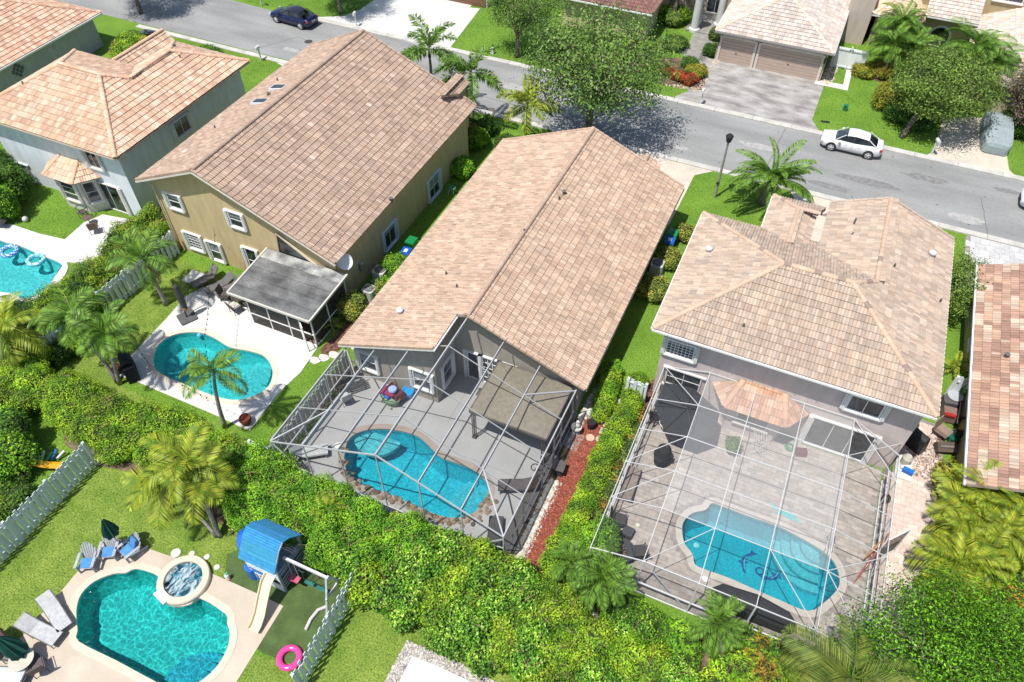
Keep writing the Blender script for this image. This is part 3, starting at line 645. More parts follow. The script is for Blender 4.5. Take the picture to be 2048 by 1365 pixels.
rake((xr,22.95,3.0),(-12.7,22.95,zr(-12.7)), rfc); rake((xl,20.48,3.0),(-13.3,20.48,zr(-13.3)), rfc)
rake((xr,yf+.02,3.0),(-12.7,yf+.02,zr(-12.7)), rfc); rake((xl,yf+.02,3.0),(-12.7,yf+.02,zr(-12.7)), rfc)
wc = (.36,.325,.27)
walls(hc, [(rect(xl+.45,21.1,-13.8,40.8),0,2.98),(rect(-13.8,23.5,xr-.5,40.8),0,2.98)], wc)
gz = lambda x: zr(x)-.16
mb = MB()
mb.vsolid([(xl+.45,21.1,2.98),(-13.8,21.1,2.98),(-13.8,21.1,gz(-13.8)),(xl+.45,21.1,gz(xl+.45))], (0,2.6,0), wc)
mb.vsolid([(-13.8,23.5,2.98),(xr-.5,23.5,2.98),(xr-.5,23.5,gz(xr-.5)),(-12.7,23.5,gz(-12.7)),(-13.8,23.5,gz(-13.8))], (0,.2,0), wc)
mb.vsolid([(xl+.45,40.6,2.98),(xr-.5,40.6,2.98),(xr-.5,40.6,gz(xr-.5)),(-12.7,40.6,gz(-12.7)),(xl+.45,40.6,gz(xl+.45))], (0,.2,0), wc)
mb.build('gable_wall', 'stucco', hc, world=True)
window(hc, (-18.00,21.10,1.51), .95, 1.25, '-y', ny=2, nx=1)
window(hc, (-14.63,21.10,1.62), .95, 1.25, '-y', ny=2, nx=1)
window(hc, (-13.8, 22.3, 1.5), .9, 1.5, '+x', nx=1, ny=2)
fd = window(hc, (-11.75, 23.5, 1.12), .85, 2.05, '-y', nx=3, ny=5, sill=False, name='french_door', mull=.05, shutters=False)
window(hc, (-12.78, 23.5, 1.12), .6, 2.05, '-y', nx=1, ny=1, sill=False, name='door_sidelight', shutters=True)
window(hc, (-10.75, 23.5, 1.12), .6, 2.05, '-y', nx=2, ny=5, sill=False, name='door_sidelight', shutters=False, mull=.05)
gutter(hc, (xl-.05,20.5,2.9), (xl-.05,yf,2.9), (.55,.5,.44), .07); gutter(hc, (xr+.05,22.97,2.9), (xr+.05,yf,2.9), (.3,.26,.22), .07)
gutter(hc, (-13.26,20.4,zr(-13.3)-.08), (-13.26,22.9,zr(-13.3)-.08), (.74,.73,.71), .09)
gutter(hc, (xl,20.43,2.9),(-13.3,20.43,zr(-13.3)-.1),(.68,.66,.62),.07)
for y in (27,31,35,39): MB().box((xr-.42,y,1.2), (.14,.5,.9), t=(.5,.48,.44)).build('wall_fitting', 'paint', hc, world=True)
# entrance gable at the front
e0 = (-9.1, 41.2)
roof(hc, [[(-10.1,40.2,3.55),(-10.1,42.3,3.55),(-9.1,42.3,4.0),(-9.1,39.2,4.0)],[(-8.1,40.2,3.55),(-8.1,42.3,3.55),(-9.1,42.3,4.0),(-9.1,39.2,4.0)]], CC, keep=0, caps=[((-9.1,39.4,4.02),(-9.1,42.3,4.02))])
walls(hc, [(rect(-9.9,40.7,-8.3,42.1),0,3.4)], wc, 'porch_wall')
for q, kd in (((-12.02,34.48),2), ((-12.07,33.81),0), ((-12.65,29.98),0)): vent(rfc, (q[0], q[1], zr(q[0])+.03), kd)
for q, kd in (((-15.67,26.22),0), ((-16.80,23.03),1), ((-14.42,25.11),0)): vent(rfc, (q[0], q[1], zr(q[0])+.03), kd)

# ---------------------------------------------------------------- tan house
BC = [(.42,.30,.22),(.44,.315,.235),(.40,.28,.205),(.455,.335,.255),(.39,.28,.215),(.445,.33,.25),(.41,.29,.21),(.43,.30,.22),(.38,.27,.205)]
hb = thing('house', 'tan two-storey house with a big brown-pink tiled gable roof and skylights', 'house', (-29, 34, 0))
y0, y1 = 24.91, 43.1; xL, xM, xR = -35.86, -30.86, -22.09; zE, zM, zQ = 5.6, 7.75, 4.0
rfb = roof(hb, [[(xL,y0,zE),(xL,y1,zE),(xM,y1,zM),(xM,y0,zM)], [(xR,y0,zQ),(xR,y1,zQ),(xM,y1,zM),(xM,y0,zM)]], BC, rare=((.60,.47,.38),.006), w=.31, c=.40, caps=[((xM,y0,zM),(xM,y1,zM))])
CCs = CC; CC = BC
for a, b in (((xL,y0-.02,zE),(xM,y0-.02,zM)), ((xR,y0-.02,zQ),(xM,y0-.02,zM)), ((xR,y1+.02,zQ),(xM,y1+.02,zM)), ((xL,y1+.02,zE),(xM,y1+.02,zM))): rake(a, b, rfb)
CC = CCs
wb = (.57,.44,.235); wxl, wxr = -35.3, -22.6
zb = lambda x: (zE+(x-xL)*.43 if x < xM else zM-(x-xM)*.4276)-.16
prof = [(wxl,0),(wxr,0),(wxr,zb(wxr)),(xM,zb(xM)),(wxl,zb(wxl))]
MB().vsolid([(x, 25.4, z) for x, z in prof], (0, 17.2, 0), wb).build('wall', 'stucco', hb, world=True)
window(hb, (-33.91,25.40,4.27), .85, 1.0, '-y', nx=1, ny=2, stack=.2); window(hb, (-29.25,25.40,4.40), .85, 1.0, '-y', nx=1, ny=2, stack=.2)
window(hb, (-33.58,25.40,1.19), .95, 1.15, '-y', nx=4, ny=5, stack=.2, mull=.02); window(hb, (-31.97,25.40,0.93), .75, 1.35, '-y', nx=1, ny=2, stack=.2)
window(hb, (-28.96,25.40,1.24), .7, 1.9, '-y', nx=1, ny=2, stack=.2, sill=False, name='glazed_door')
window(hb, (-22.60,37.13,0.95), 1.35, 1.55, '+x', nx=2, ny=2, frame=(.62,.7,.76), stack=.22); window(hb, (-22.60,31.12,1.07), 1.25, 1.35, '+x', nx=2, ny=1, frame=(.62,.7,.76), stack=.22)
tw = [(-26.34,25.36,4.44), (-26.56,25.36,2.73), (-23.94,25.36,2.83)]
tw2 = [Vector(p) for p in tw]
MB().vsolid(tw2, (0, -.03, 0)).build('transom_pane', 'glass', hb, world=True)
mb = MB()
for i in range(3): mb.beam(tw2[i]+Vector((0,-.05,0)), tw2[(i+1)%3]+Vector((0,-.05,0)), .09, .12, (.7,.6,.45) if i else (.5,.4,.25))
mb.build('transom_frame', 'paint', hb, world=True)
for yy, z1_ in ((25.33, 5.1), ): MB().tube([(-35.15,yy-.06,5.3),(-35.15,yy-.06,.1),(-35.15,yy-.3,.05)], .05, 8, (.62,.52,.36)).build('downspout', 'paint', hb, world=True)
MB().tube([(-22.5,25.5,3.8),(-22.5,25.5,.1)], .05, 8, (.5,.4,.25)).build('downspout', 'paint', hb, world=True)
gutter(hb, (xL-.02,y0-.08,zE-.1),(xM,y0-.08,zM-.1),(.66,.62,.56),.09); gutter(hb, (xR+.02,y0-.08,zQ-.1),(xM,y0-.08,zM-.1),(.66,.62,.56),.09)
# skylights
for q in ((-32.56,35.15), (-32.60,33.25)):
    zz = zE+(q[0]-xL)*.43+.03; n_ = Vector((-.25,0,1)).normalized(); u_ = Vector((0,1,0)); v_ = n_.cross(u_)
    Rm = np.array([v_, u_, n_]).T
    sk = MB().box((q[0],q[1],zz+.06), (1.15,.62,.16), t=(.75,.76,.76), R=Rm).build('skylight', 'paint', rfb, world=True)
    MB().box((q[0],q[1],zz+.15), (1.0,.48,.03), R=Rm).build('pane', 'glass', sk, world=True)
for q, kd in (((-32.65,34.23),2), ((-34.18,30.45),0), ((-33.88,36.69),0)): vent(rfb, (q[0], q[1], zE+(q[0]-xL)*.43), kd)
q = (-22.09,31.13); vent(rfb, (q[0], q[1], zM-(q[0]-xM)*.4276+.04), 2)
# entrance gable over the right front corner
roof(hb, [[(-24.6,42.6,4.9),(-24.6,44.4,4.9),(-23.9,44.4,5.25),(-23.9,41.4,5.25)],[(-23.2,42.6,4.9),(-23.2,44.4,4.9),(-23.9,44.4,5.25),(-23.9,41.4,5.25)]], BC, keep=0, caps=[((-23.9,41.5,5.27),(-23.9,44.4,5.27))])
walls(hb, [(rect(-24.4,42.7,-23.3,44.2),0,4.8)], wb, 'porch_wall')

# lean-to porch with a flat panel roof and screened sides
po = thing('screen_porch', 'screened lean-to porch with a weathered grey panel roof on the tan house', 'porch', (-26, 22, 0))
pA, pB, pC, pD = (-27.4,25.3,2.95), (-21.75,25.3,2.95), (-21.9,21.5,2.55), (-27.5,21.5,2.55)
for i in range(5):
    t0, t1 = i/5, (i+1)/5-.006
    a = np.array(pD)+(np.array(pA)-np.array(pD))*t0; b = np.array(pC)+(np.array(pB)-np.array(pC))*t0; c__ = np.array(pC)+(np.array(pB)-np.array(pC))*t1; d__ = np.array(pD)+(np.array(pA)-np.array(pD))*t1
    MB().solid([a,b,c__,d__], .07).build('roof_panel', 'old_roof' if i < 4 else 'old_roof_pale', po, world=True)
for a, b in ((pD,pC),(pC,pB),(pD,pA)):
    MB().beam(np.array(a)-np.array((0,0,.03)), np.array(b)-np.array((0,0,.03)), .1, .14, (.55,.52,.47)).build('roof_edge', 'paint', po, world=True)
px0, px1, py = -26.6, -22.15, 21.85
posts = [(px0,py),(-25.2,py),(-23.8,py),(-23.0,py),(px1,py),(px1,23.4),(px1,25.3),(px0,23.4),(px0,25.3)]
for x, y in posts: MB().beam((x,y,.03),(x,y,2.55),.07,.07,(.78,.77,.74)).build('post', 'paint', po, world=True)
for a, b in (((px0,py),(px1,py)),((px1,py),(px1,25.3)),((px0,py),(px0,25.3))):
    for z in (.07,.95,2.5): MB().beam((*a,z),(*b,z),.06,.07,(.78,.77,.74)).build('rail', 'paint', po, world=True)
for a, b in (((px0,py),(-25.2,py)),((-25.2,py),(-23.8,py)),((-23.8,py),(-23.0,py)),((px1,py),(px1,23.4)),((px1,23.4),(px1,25.3)),((px0,py),(px0,23.4)),((px0,23.4),(px0,25.3))):
    mb = MB(); mb.add([(*a,.1),(*b,.1),(*b,2.5),(*a,2.5)], [(0,1,2,3)]); mb.build('screen', 'screen_dark', po, world=True)
sheet('floor', [(px0,py),(px1,py),(px1,25.3),(px0,25.3)], .05, mat('porch_floor', (.22,.14,.11), .8, scale=2), parent=po)
dr = MB()
for z in (.12,1.05,2.05): dr.beam((-22.95,21.8,z),(-22.35,21.3,z),.05,.05,(.8,.79,.77))
for p_ in ((-22.95,21.8),(-22.35,21.3)): dr.beam((*p_,.1),(*p_,2.08),.05,.05,(.8,.79,.77))
dr.build('door', 'paint', po, world=True)
q = (-26.1,22.3); pt = thing('plant_pot', 'terracotta pot standing inside the screened porch', 'pot', (*q,.05)); MB().lathe((0,0,0), [(.14,0),(.24,.3),(.26,.34),(.22,.34),(.2,.28)], 16, (.42,.16,.09)).build('pot', 'matte', pt)

# ---------------------------------------------------------------- right house (two hips)
RC = [(.475,.365,.28),(.485,.375,.29),(.465,.355,.275),(.47,.37,.29),(.45,.35,.275),(.495,.385,.30),(.475,.37,.29),(.48,.36,.27),(.43,.34,.275),(.50,.395,.31)]
hr = thing('house', 'two-storey grey-pink house with a mottled beige hip roof above the flat screen cage', 'house', (2.7, 33, 0))
E = 5.5; K = .415
r1 = (.98,31.03); r2 = (4.32,31.03); zt = E+K*4.95; zt2 = zt
xr_, yr_ = 9.27, 26.08; xl_ = -3.97
R3 = (5.45, 32.16, E+K*(xr_-5.45)); R4 = (5.45, 39.4, R3[2]); 
sw = hip = None
pk = (.93, 37.77); zs = E+K*1.53
rear = [(xl_,yr_,E),(xr_,yr_,E),(*r2,zt),(*r1,zt)]
left = [(xl_,35.98,E),(xl_,yr_,E),(*r1,zt)]
right = [(xr_,yr_,E),(xr_,39.4,E),R4,R3,(*r2,zt)]
# front plane of the main wing (faces +y), cut by the valleys of the two front wings
front = [(2.55,35.98,E),(xl_,35.98,E),(*r1,zt),(*r2,zt),R3,(2.55,35.06,5.88)]
wbl = [(2.55,39.4,5.88),(2.55,35.06,5.88),R3,R4]
swl = [(-.6,39.3,E),(-.6,35.98,E),(pk[0],34.45,zs),(pk[0],pk[1],zs)]
swr = [(1.95,35.2,5.71),(1.95,37.9,5.71),(pk[0],pk[1],zs),(pk[0],34.45,zs)]
swf = [(-.6,39.3,E),(2.4,39.3,E),(2.0,pk[1],zs-.02),(pk[0],pk[1],zs)]
rfr = roof(hr, [rear, left, right, front, wbl, swl, swr, swf], RC, w=.32, c=.39, amp=.05,
  caps=[((xl_,yr_,E),(*r1,zt)),((xr_,yr_,E),(*r2,zt)),((*r1,zt),(*r2,zt)),((*r2,zt),R3),(R3,R4),((xl_,35.98,E),(*r1,zt)),((-.6,39.3,E),(*pk,zs)),((pk[0],34.45,zs),(*pk,zs)),((*pk,zs),(2.1,pk[1],zs))],
  capcols=[(.54,.38,.27),(.56,.42,.31),(.50,.36,.26),(.55,.40,.30),(.54,.39,.28),(.52,.37,.27),(.55,.41,.30),(.53,.38,.27),(.30,.22,.18)], cap_w=.15)
CCs = CC; CC = RC; rake((xr_,39.42,E),(5.45,39.42,R3[2]), rfr); rake((2.55,39.42,5.88),(5.45,39.42,R3[2]), rfr); CC = CCs
wr = (.57,.49,.46)
walls(hr, [(rect(-3.4,26.7,9.0,35.4),0,E-.1),(rect(2.7,35.4,9.0,38.9),0,E-.1),(rect(-.05,35.4,1.7,38.7),0,E-.1)], wr)
MB().vsolid([(2.1,38.7,E-.1),(9.0,38.7,E-.1),(9.0,38.7,E-.02),(5.45,38.7,R3[2]-.2),(2.6,38.7,5.7)], (0,.2,0), wr).build('gable_wall', 'stucco', hr, world=True)
for a, b in (((xl_-.02,yr_-.06,E-.06),(xr_+.02,yr_-.06,E-.06)),((xl_-.06,yr_,E-.06),(xl_-.06,35.98,E-.06)),((-.66,36,E-.06),(-.66,39.3,E-.06))): gutter(hr, a, b)
for i in range(46): MB().box((xr_+.05, 26.3+i*.285, E-.03), (.1,.17,.1), t=(.78,.77,.74)).build('eave_closure', 'paint', hr, world=True)
for x in np.arange(-3.2, 9, 1.05): MB().box((x, yr_-.14, E+.02), (.03,.14,.05), t=(.7,.7,.7)).build('gutter_bracket', 'paint', hr, world=True)
window(hr, (-2.47,26.70,3.97), 1.35, .95, '-y', nx=7, ny=5, stack=.2, mull=.03)
window(hr, (6.58,26.70,4.13), 1.45, .95, '-y', nx=2, ny=1, stack=.22)
window(hr, (-1.95,26.7,1.75), 1.75, 1.15, '-y', nx=2, ny=2, shutters=False, frame=(.7,.7,.68))
window(hr, (2.0,25.85,1.5), 1.5, .95, '-y', nx=1, ny=1, shutters=False, frame=(.62,.58,.54))
window(hr, (6.25,26.7,1.15), 2.9, 2.1, '-y', nx=3, ny=1, sill=False, name='sliding_door', stack=.22)
# bay under its own little tiled hip
bay = [(.35,26.7),(.75,25.85),(3.25,25.85),(3.65,26.7)]
walls(hr, [(bay,0,2.35)], wr, 'bay_wall')
BX = [(-.45,26.68,2.35),(.45,25.3,2.35),(3.55,25.3,2.35),(4.45,26.68,2.35)]; BT = [(.95,26.68,3.15),(3.05,26.68,3.15)]
BRC = [(.50,.28,.18),(.55,.33,.22),(.46,.26,.17),(.58,.38,.27)]
roof(hr, [[BX[0],BX[1],BT[0]],[BX[1],BX[2],BT[1],BT[0]],[BX[2],BX[3],BT[1]]], BRC, w=.32, c=.39, keep=60, caps=[(BX[1],BT[0]),(BX[2],BT[1])], capcols=BRC)
for q, kd in (((-2.85,32.27),1), ((0.09,27.42),0), ((3.77,35.83),0), ((6.19,34.00),0), ((8.12,36.82),1), ((8.85,33.63),0)):
    zz = E+K*min(q[1]-yr_, xr_-q[0], q[0]-xl_ if q[1] < 35.9 else 9, 4.9); vent(rfr, (q[0], q[1], zz+.02), kd)

# ---------------------------------------------------------------- blue-white house (upper left)
AC_ = [(.62,.42,.29),(.65,.455,.32),(.59,.385,.26),(.67,.49,.36),(.63,.43,.305),(.58,.37,.255),(.68,.51,.385)]
ha = thing('house', 'two-storey pale blue house with an orange-peach hip roof and a small bay window', 'house', (-45, 32, 0))
E = 5.5; K = .48; xr_, yr_ = -38.75, 26.15
n1 = (-43.39,30.79,E+K*4.64); n0 = (-46.81,30.79,E+K*4.64); xl_ = -51.45
n2 = (-42.2,31.98,E+K*3.45); n3 = (-42.3,36.0,E+K*3.5)
rear = [(xl_,yr_,E),(xr_,yr_,E),n1,n0]; left = [(xl_,35.43,E),(xl_,yr_,E),n0]
right = [(xr_,yr_,E),(xr_,39.55,E),n3,n2,n1]
frnt = [(-45.7,35.43,E),(xl_,35.43,E),n0,n1,n2]
wl2 = [(-45.7,39.55,E),(-45.7,35.43,E),n2,n3]; wf2 = [(xr_,39.55,E),(-45.7,39.55,E),n3]
rfa = roof(ha, [rear,left,right,frnt,wl2,wf2], AC_, w=.32, c=.41, amp=.045,
  caps=[((xl_,yr_,E),n0),((xr_,yr_,E),n1),(n0,n1),(n1,n2),(n2,n3),((xr_,39.55,E),n3),((-45.7,39.55,E),n3),((xl_,35.43,E),n0)], capcols=[(.68,.44,.30),(.72,.5,.36),(.64,.4,.26)], cap_w=.17)
# lower front wing with its ridge running to the street
roof(ha, [[(-52.0,36.0,2.9),(-52.0,42.9,2.9),(-50.4,42.9,4.0),(-50.4,35.6,4.0)],[(-48.8,42.9,2.9),(-48.8,35.6,2.9),(-50.4,35.6,4.0),(-50.4,42.9,4.0)]], AC_, w=.32, c=.41, keep=0, caps=[((-50.4,35.6,4.0),(-50.4,42.9,4.0))], capcols=[(.68,.44,.30)], cap_w=.17)
wa = (.66,.70,.73)
walls(ha, [(rect(-50.9,26.75,-39.35,34.8),0,E-.1),(rect(-45.1,34.8,-39.35,38.95),0,E-.1),(rect(-51.6,35.0,-49.2,42.4),0,2.8)], wa)
gutter(ha, (xl_,yr_-.05,E-.08),(xr_,yr_-.05,E-.08),(.5,.42,.34),.07); gutter(ha, (xr_+.05,yr_,E-.08),(xr_+.05,39.5,E-.08),(.5,.42,.34),.07)
window(ha, (-41.81,26.75,4.20), .95, 1.2, '-y', nx=2, ny=1, stack=.24, frame=(.66,.64,.6))
window(ha, (-50.50,26.75,0.75), 2.0, 1.45, '-y', nx=2, ny=2, shutters=False, frame=(.55,.62,.72))
sd = (-42.02,26.75,0.39); window(ha, (sd[0]+.25, 26.75, 1.15), 1.9, 2.1, '-y', nx=2, ny=1, sill=False, name='sliding_door', stack=.3, frame=(.66,.64,.6))
window(ha, (-39.35,32.30,4.13), 1.3, 1.05, '+x', nx=2, ny=1, stack=.25, frame=(.72,.73,.73)); 
bx0, bx1 = (-46.36,25.16)[0], (-43.93,25.11)[0]; byf = (-45.08,25.13)[1]
byf = 25.75
bay = [(-45.9,26.75),(-45.3,byf),(-43.3,byf),(-42.4,26.75)]
walls(ha, [(bay,0,2.75)], (.58,.56,.5), 'bay_wall')
BX = [(-46.5,26.73,2.78),(-45.6,25.3,2.78),(-43.05,25.3,2.78),(-41.9,26.73,2.78)]; BT = [(-45.1,26.73,3.6),(-43.5,26.73,3.6)]
roof(ha, [[BX[0],BX[1],BT[0]],[BX[1],BX[2],BT[1],BT[0]],[BX[2],BX[3],BT[1]]], AC_, w=.32, c=.41, keep=60, caps=[(BX[1],BT[0]),(BX[2],BT[1])], capcols=[(.68,.42,.28)], cap_w=.15)
window(ha, (-44.3,byf,1.65), 1.2, 1.5, '-y', nx=1, ny=3, frame=(.66,.64,.6), stack=.22)
dR = Vector((.9,1.0,0)).normalized(); dN = Vector((1.0,-.9,0)).normalized()
window(ha, (-42.85,26.25,1.65), .7, 1.5, (dR,dN), nx=1, ny=2, frame=(.66,.64,.6), stack=.12)
for q, kd in (((-48.59,28.85),0), ((-48.10,31.68),0), ((-41.47,35.98),0), ((-43.58,37.64),2)):
    vent(rfa, (q[0], q[1], E+K*min(q[1]-yr_, xr_-q[0], 39.5-q[1] if q[0] > -45 else 9)+.02), kd)

# ---------------------------------------------------------------- house at the far upper left
hl = thing('house', 'single-storey house with an orange tiled roof cut by the upper left corner', 'house', (-65, 40, 0))
LCc = [(.60,.37,.25),(.66,.43,.30),(.54,.32,.22),(.70,.50,.37)]
roof(hl, [[(-59.5,28,2.9),(-59.5,44.9,2.9),(-65,39.4,5.3),(-65,28,5.3)],[(-59.5,44.9,2.9),(-70.5,44.9,2.9),(-65,39.4,5.3)],[(-70.5,44.9,2.9),(-70.5,28,2.9),(-65,28,5.3),(-65,39.4,5.3)]], LCc, w=.32, c=.41, keep=150, caps=[((-59.5,44.9,2.9),(-65,39.4,5.3)),((-65,28,5.3),(-65,39.4,5.3)),((-70.5,44.9,2.9),(-65,39.4,5.3))])
walls(hl, [(rect(-70,28.5,-60.1,44.3),0,2.85)], (.42,.42,.41)); gutter(hl, (-59.42,28,2.83),(-59.42,44.9,2.83),(.8,.8,.78),.13)
mb = MB()
for i in range(5):
    for j in range(5):
        if (i+j) % 2 == 0 and abs(i-2)+abs(j-2) < 4: mb.box((-60.03, 35.4+i*.22, 1.4+j*.22), (.12,.2,.2), t=(.16,.16,.16))
mb.build('lattice', 'matte', hl, world=True)

# ---------------------------------------------------------------- red-roofed house at the right edge
hx = thing('house', 'house with a red-brown and cream striped tile roof at the right edge', 'house', (18, 34, 0))
XC = [(.38,.225,.165),(.48,.30,.21),(.56,.42,.32),(.36,.215,.16),(.51,.33,.23),(.43,.26,.19),(.58,.45,.345)]
roof(hx, [[(11.62,25.0,3.0),(11.62,41.2,3.0),(18.2,41.2,5.7),(18.2,25.0,5.7)],[(24.8,41.2,3.0),(24.8,25,3.0),(18.2,25,5.7),(18.2,41.2,5.7)]], XC, w=.19, c=.405, ns=3, amp=.016, run=5, keep=300)
walls(hx, [(rect(12.2,25.6,24,40.6),0,2.85)], (.46,.37,.24)); gutter(hx, (11.55,25,2.93),(11.55,41.2,2.93),(.8,.8,.8),.12)
MB().vsolid([(12.2,25.6,2.85),(24,25.6,2.85),(18.2,25.6,5.2)], (0,.2,0), (.46,.37,.24)).build('gable_wall', 'stucco', hx, world=True)
q = (12.91,33.46); vent(hx, (q[0], q[1], 3.0+.41*(q[0]-11.62)+.05), 2)
window(hx, (12.2, 36.4, 1.6), .8, .9, '-x', nx=1, ny=1, shutters=False, frame=(.8,.8,.78))

# ---------------------------------------------------------------- garage house across the street
FC = [(.56,.475,.405),(.59,.505,.435),(.53,.44,.37),(.57,.50,.445),(.60,.53,.47)]
hg = thing('house', 'house across the street with a pale pink hip roof and two beige garage doors', 'house', (-5, 68, 0))
gx0, gx1, gy = -9.75, .1, 64.1; Kf = .40; pkx = (gx0+gx1)/2; hw = (gx1-gx0)/2
pz = 2.75+Kf*hw
roof(hg, [[(gx0,gy,2.75),(gx1,gy,2.75),(pkx,gy+hw,pz)],[(gx0,82,2.75),(gx0,gy,2.75),(pkx,gy+hw,pz),(pkx,82,pz)],[(gx1,gy,2.75),(gx1,82,2.75),(pkx,82,pz),(pkx,gy+hw,pz)]], FC, w=.33, c=.40, amp=.03, keep=300, caps=[((gx0,gy,2.75),(pkx,gy+hw,pz)),((gx1,gy,2.75),(pkx,gy+hw,pz)),((pkx,gy+hw,pz),(pkx,82,pz))], capcols=[(.62,.5,.36),(.66,.56,.44)], cap_w=.10)
wg = (.46,.36,.29)
walls(hg, [(rect(gx0+.35,gy+.5,gx1-.4,82),0,2.7),(rect(-16,73.2,gx0+.4,84),0,3.6)], wg)
walls(hg, [(rect(.0,72.6,2.1,84),0,4.6)], (.56,.47,.40), 'side_wall')
gutter(hg, (gx0,gy-.05,2.7),(gx1,gy-.05,2.7),(.30,.29,.28),.13); gutter(hg, (gx1+.05,gy,2.7),(gx1+.05,80,2.7),(.7,.7,.7),.1)
for xa, xb in ((-9.05,-6.25),(-5.75,-.65)):
    c_ = (xa+xb)/2; fr = MB()
    fr.box((xa-.1,gy+.44,1.15),(.2,.14,2.3),t=(.66,.60,.52)); fr.box((xb+.1,gy+.44,1.15),(.2,.14,2.3),t=(.66,.60,.52)); fr.box((c_,gy+.44,2.26),(xb-xa,.14,.2),t=(.66,.60,.52))
    gd = fr.build('garage_door', 'paint', hg, world=True)
    for j in range(8): MB().box((c_,gy+.47,.14+j*.265),(xb-xa,.05,.245),t=(.50,.385,.315)).build('door_slat', 'paint', gd, world=True)
    MB().box((c_,gy+.42,.95),(.16,.05,.05),t=(.1,.1,.1)).build('handle', 'paint', gd, world=True)
for x in (-9.3,-.42): 
    MB().box((x,gy+.4,1.85),(.16,.16,.42),t=(.04,.04,.04)).build('wall_lamp', 'paint', hg, world=True)
window(hg, (-11.6,73.2,1.25), 1.5, 2.2, '-y', nx=2, ny=1, sill=False, shutters=False, frame=(.62,.62,.6), name='double_door')
for p_ in ((-12.41,69.09), (-10.58,71.01)): MB().lathe((p_[0],p_[1],0), [(.5,0),(.5,.25),(.36,.35),(.36,3.8),(.5,4.0),(.5,4.3)], 20, (.62,.62,.60)).build('column', 'stucco', hg, world=True)
flat('entrance_step', [(-13.2,68.8),(-9.6,68.8),(-9.6,73.2),(-13.2,73.2)], .12, 'slate', th=.1)
# ---------------------------------------------------------------- tan house, top right
ht = thing('house', 'tan two-storey house with cream tile roofs at the top right corner', 'house', (9, 74, 0))
wt = (.46,.36,.21)
walls(ht, [(rect(2.5,72.9,6.2,86),0,2.9),(rect(6.2,74.4,10.4,86),0,2.9),(rect(5.0,76.4,20,90),0,6.4),(rect(10.6,65.6,17.5,76.4),0,2.5)], wt)
OC = [(.70,.50,.34),(.74,.57,.42),(.66,.44,.30),(.72,.54,.40)]
roof(ht, [[(2.1,72.3,3.0),(6.3,72.3,3.0),(5.2,74.0,3.9),(3.6,74.0,3.9)],[(2.1,80,3.0),(2.1,72.3,3.0),(3.6,74.0,3.9),(3.6,80,3.9)],[(6.3,72.3,3.0),(6.3,74.2,3.0),(5.2,76,3.9),(5.2,74.0,3.9)]], OC, w=.33, c=.4, keep=120, caps=[((2.1,72.3,3.0),(3.6,74.0,3.9)),((3.6,74.0,3.9),(5.2,74.0,3.9)),((6.3,72.3,3.0),(5.2,74.0,3.9))], capcols=OC)
roof(ht, [[(6.3,73.7,3.1),(10.6,73.7,3.1),(10.6,77.6,4.8),(6.3,77.6,4.8)]], FC, w=.33, c=.4, amp=.03, keep=150)
roof(ht, [[(10.2,65.0,2.6),(18.5,65.0,2.6),(14.3,69.2,4.3)],[(10.2,76.4,2.6),(10.2,65.0,2.6),(14.3,69.2,4.3),(14.3,76.4,4.3)],[(18.5,65,2.6),(18.5,76.4,2.6),(14.3,76.4,4.3),(14.3,69.2,4.3)]], FC+[(.70,.50,.38)], w=.33, c=.4, amp=.03, keep=200, caps=[((10.2,65,2.6),(14.3,69.2,4.3)),((14.3,69.2,4.3),(14.3,76.4,4.3))], capcols=FC, cap_w=.1)
gutter(ht, (10.2,64.95,2.53),(18.5,64.95,2.53),(.55,.5,.42),.12); gutter(ht, (2.1,72.25,2.93),(6.3,72.25,2.93),(.7,.7,.7),.1); gutter(ht, (6.3,73.65,3.03),(10.6,73.65,3.03),(.7,.7,.7),.1)
gd = MB().box((13.6,65.54,1.15),(5.6,.06,2.3),t=(.50,.42,.33)).build('garage_door', 'paint', ht, world=True)
for j in range(4): MB().box((13.6,65.5,.3+j*.56),(5.4,.04,.5),t=(.50,.42,.33)).build('door_panel', 'paint', gd, world=True)
window(ht, (12.3,76.4,5.0), 2.1, 1.3, '-y', nx=2, ny=2, shutters=False, frame=(.82,.8,.76))
for xx, yy in ((4.4,72.9),(8.1,74.4)):
    pts = [(xx+.95*math.cos(a), yy-.06, 1.3+.95*math.sin(a)) for a in np.linspace(0, PI, 14)]+[(xx-.95,yy-.06,.4),(xx+.95,yy-.06,.4)]
    aw = MB().vsolid(pts, (0,.12,0), (.72,.68,.6)).build('arched_window', 'paint', ht, world=True)
    pts = [(xx+.75*math.cos(a), yy-.09, 1.3+.75*math.sin(a)) for a in np.linspace(0, PI, 14)]+[(xx-.75,yy-.09,.55),(xx+.75,yy-.09,.55)]
    MB().vsolid(pts, (0,.03,0)).build('pane', 'glass', aw, world=True)
# ---------------------------------------------------------------- two more houses cut by the top edge
h2 = thing('house', 'yellow-walled house with a dark red tile roof behind the big street tree', 'house', (-17, 74, 0))
q = (-15.79,64.69)
DR = [(.24,.12,.10),(.28,.145,.12),(.20,.10,.085)]
roof(h2, [[(-24,q[1],2.8),(q[0]+.3,q[1],2.8),(q[0]-3.5,q[1]+4,4.4),(-24,q[1]+4,4.4)],[(q[0]+.3,q[1],2.8),(q[0]+.3,84,2.8),(q[0]-3.5,84,4.4),(q[0]-3.5,q[1]+4,4.4)]], DR, w=.33, c=.4, keep=100, caps=[((q[0]+.3,q[1],2.8),(q[0]-3.5,q[1]+4,4.4))], capcols=DR)
walls(h2, [(rect(-24,q[1]+.5,q[0]-.2,84),0,2.7)], (.58,.50,.30)); gutter(h2, (-24,q[1]-.05,2.72),(q[0]+.3,q[1]-.05,2.72),(.8,.8,.78),.12)
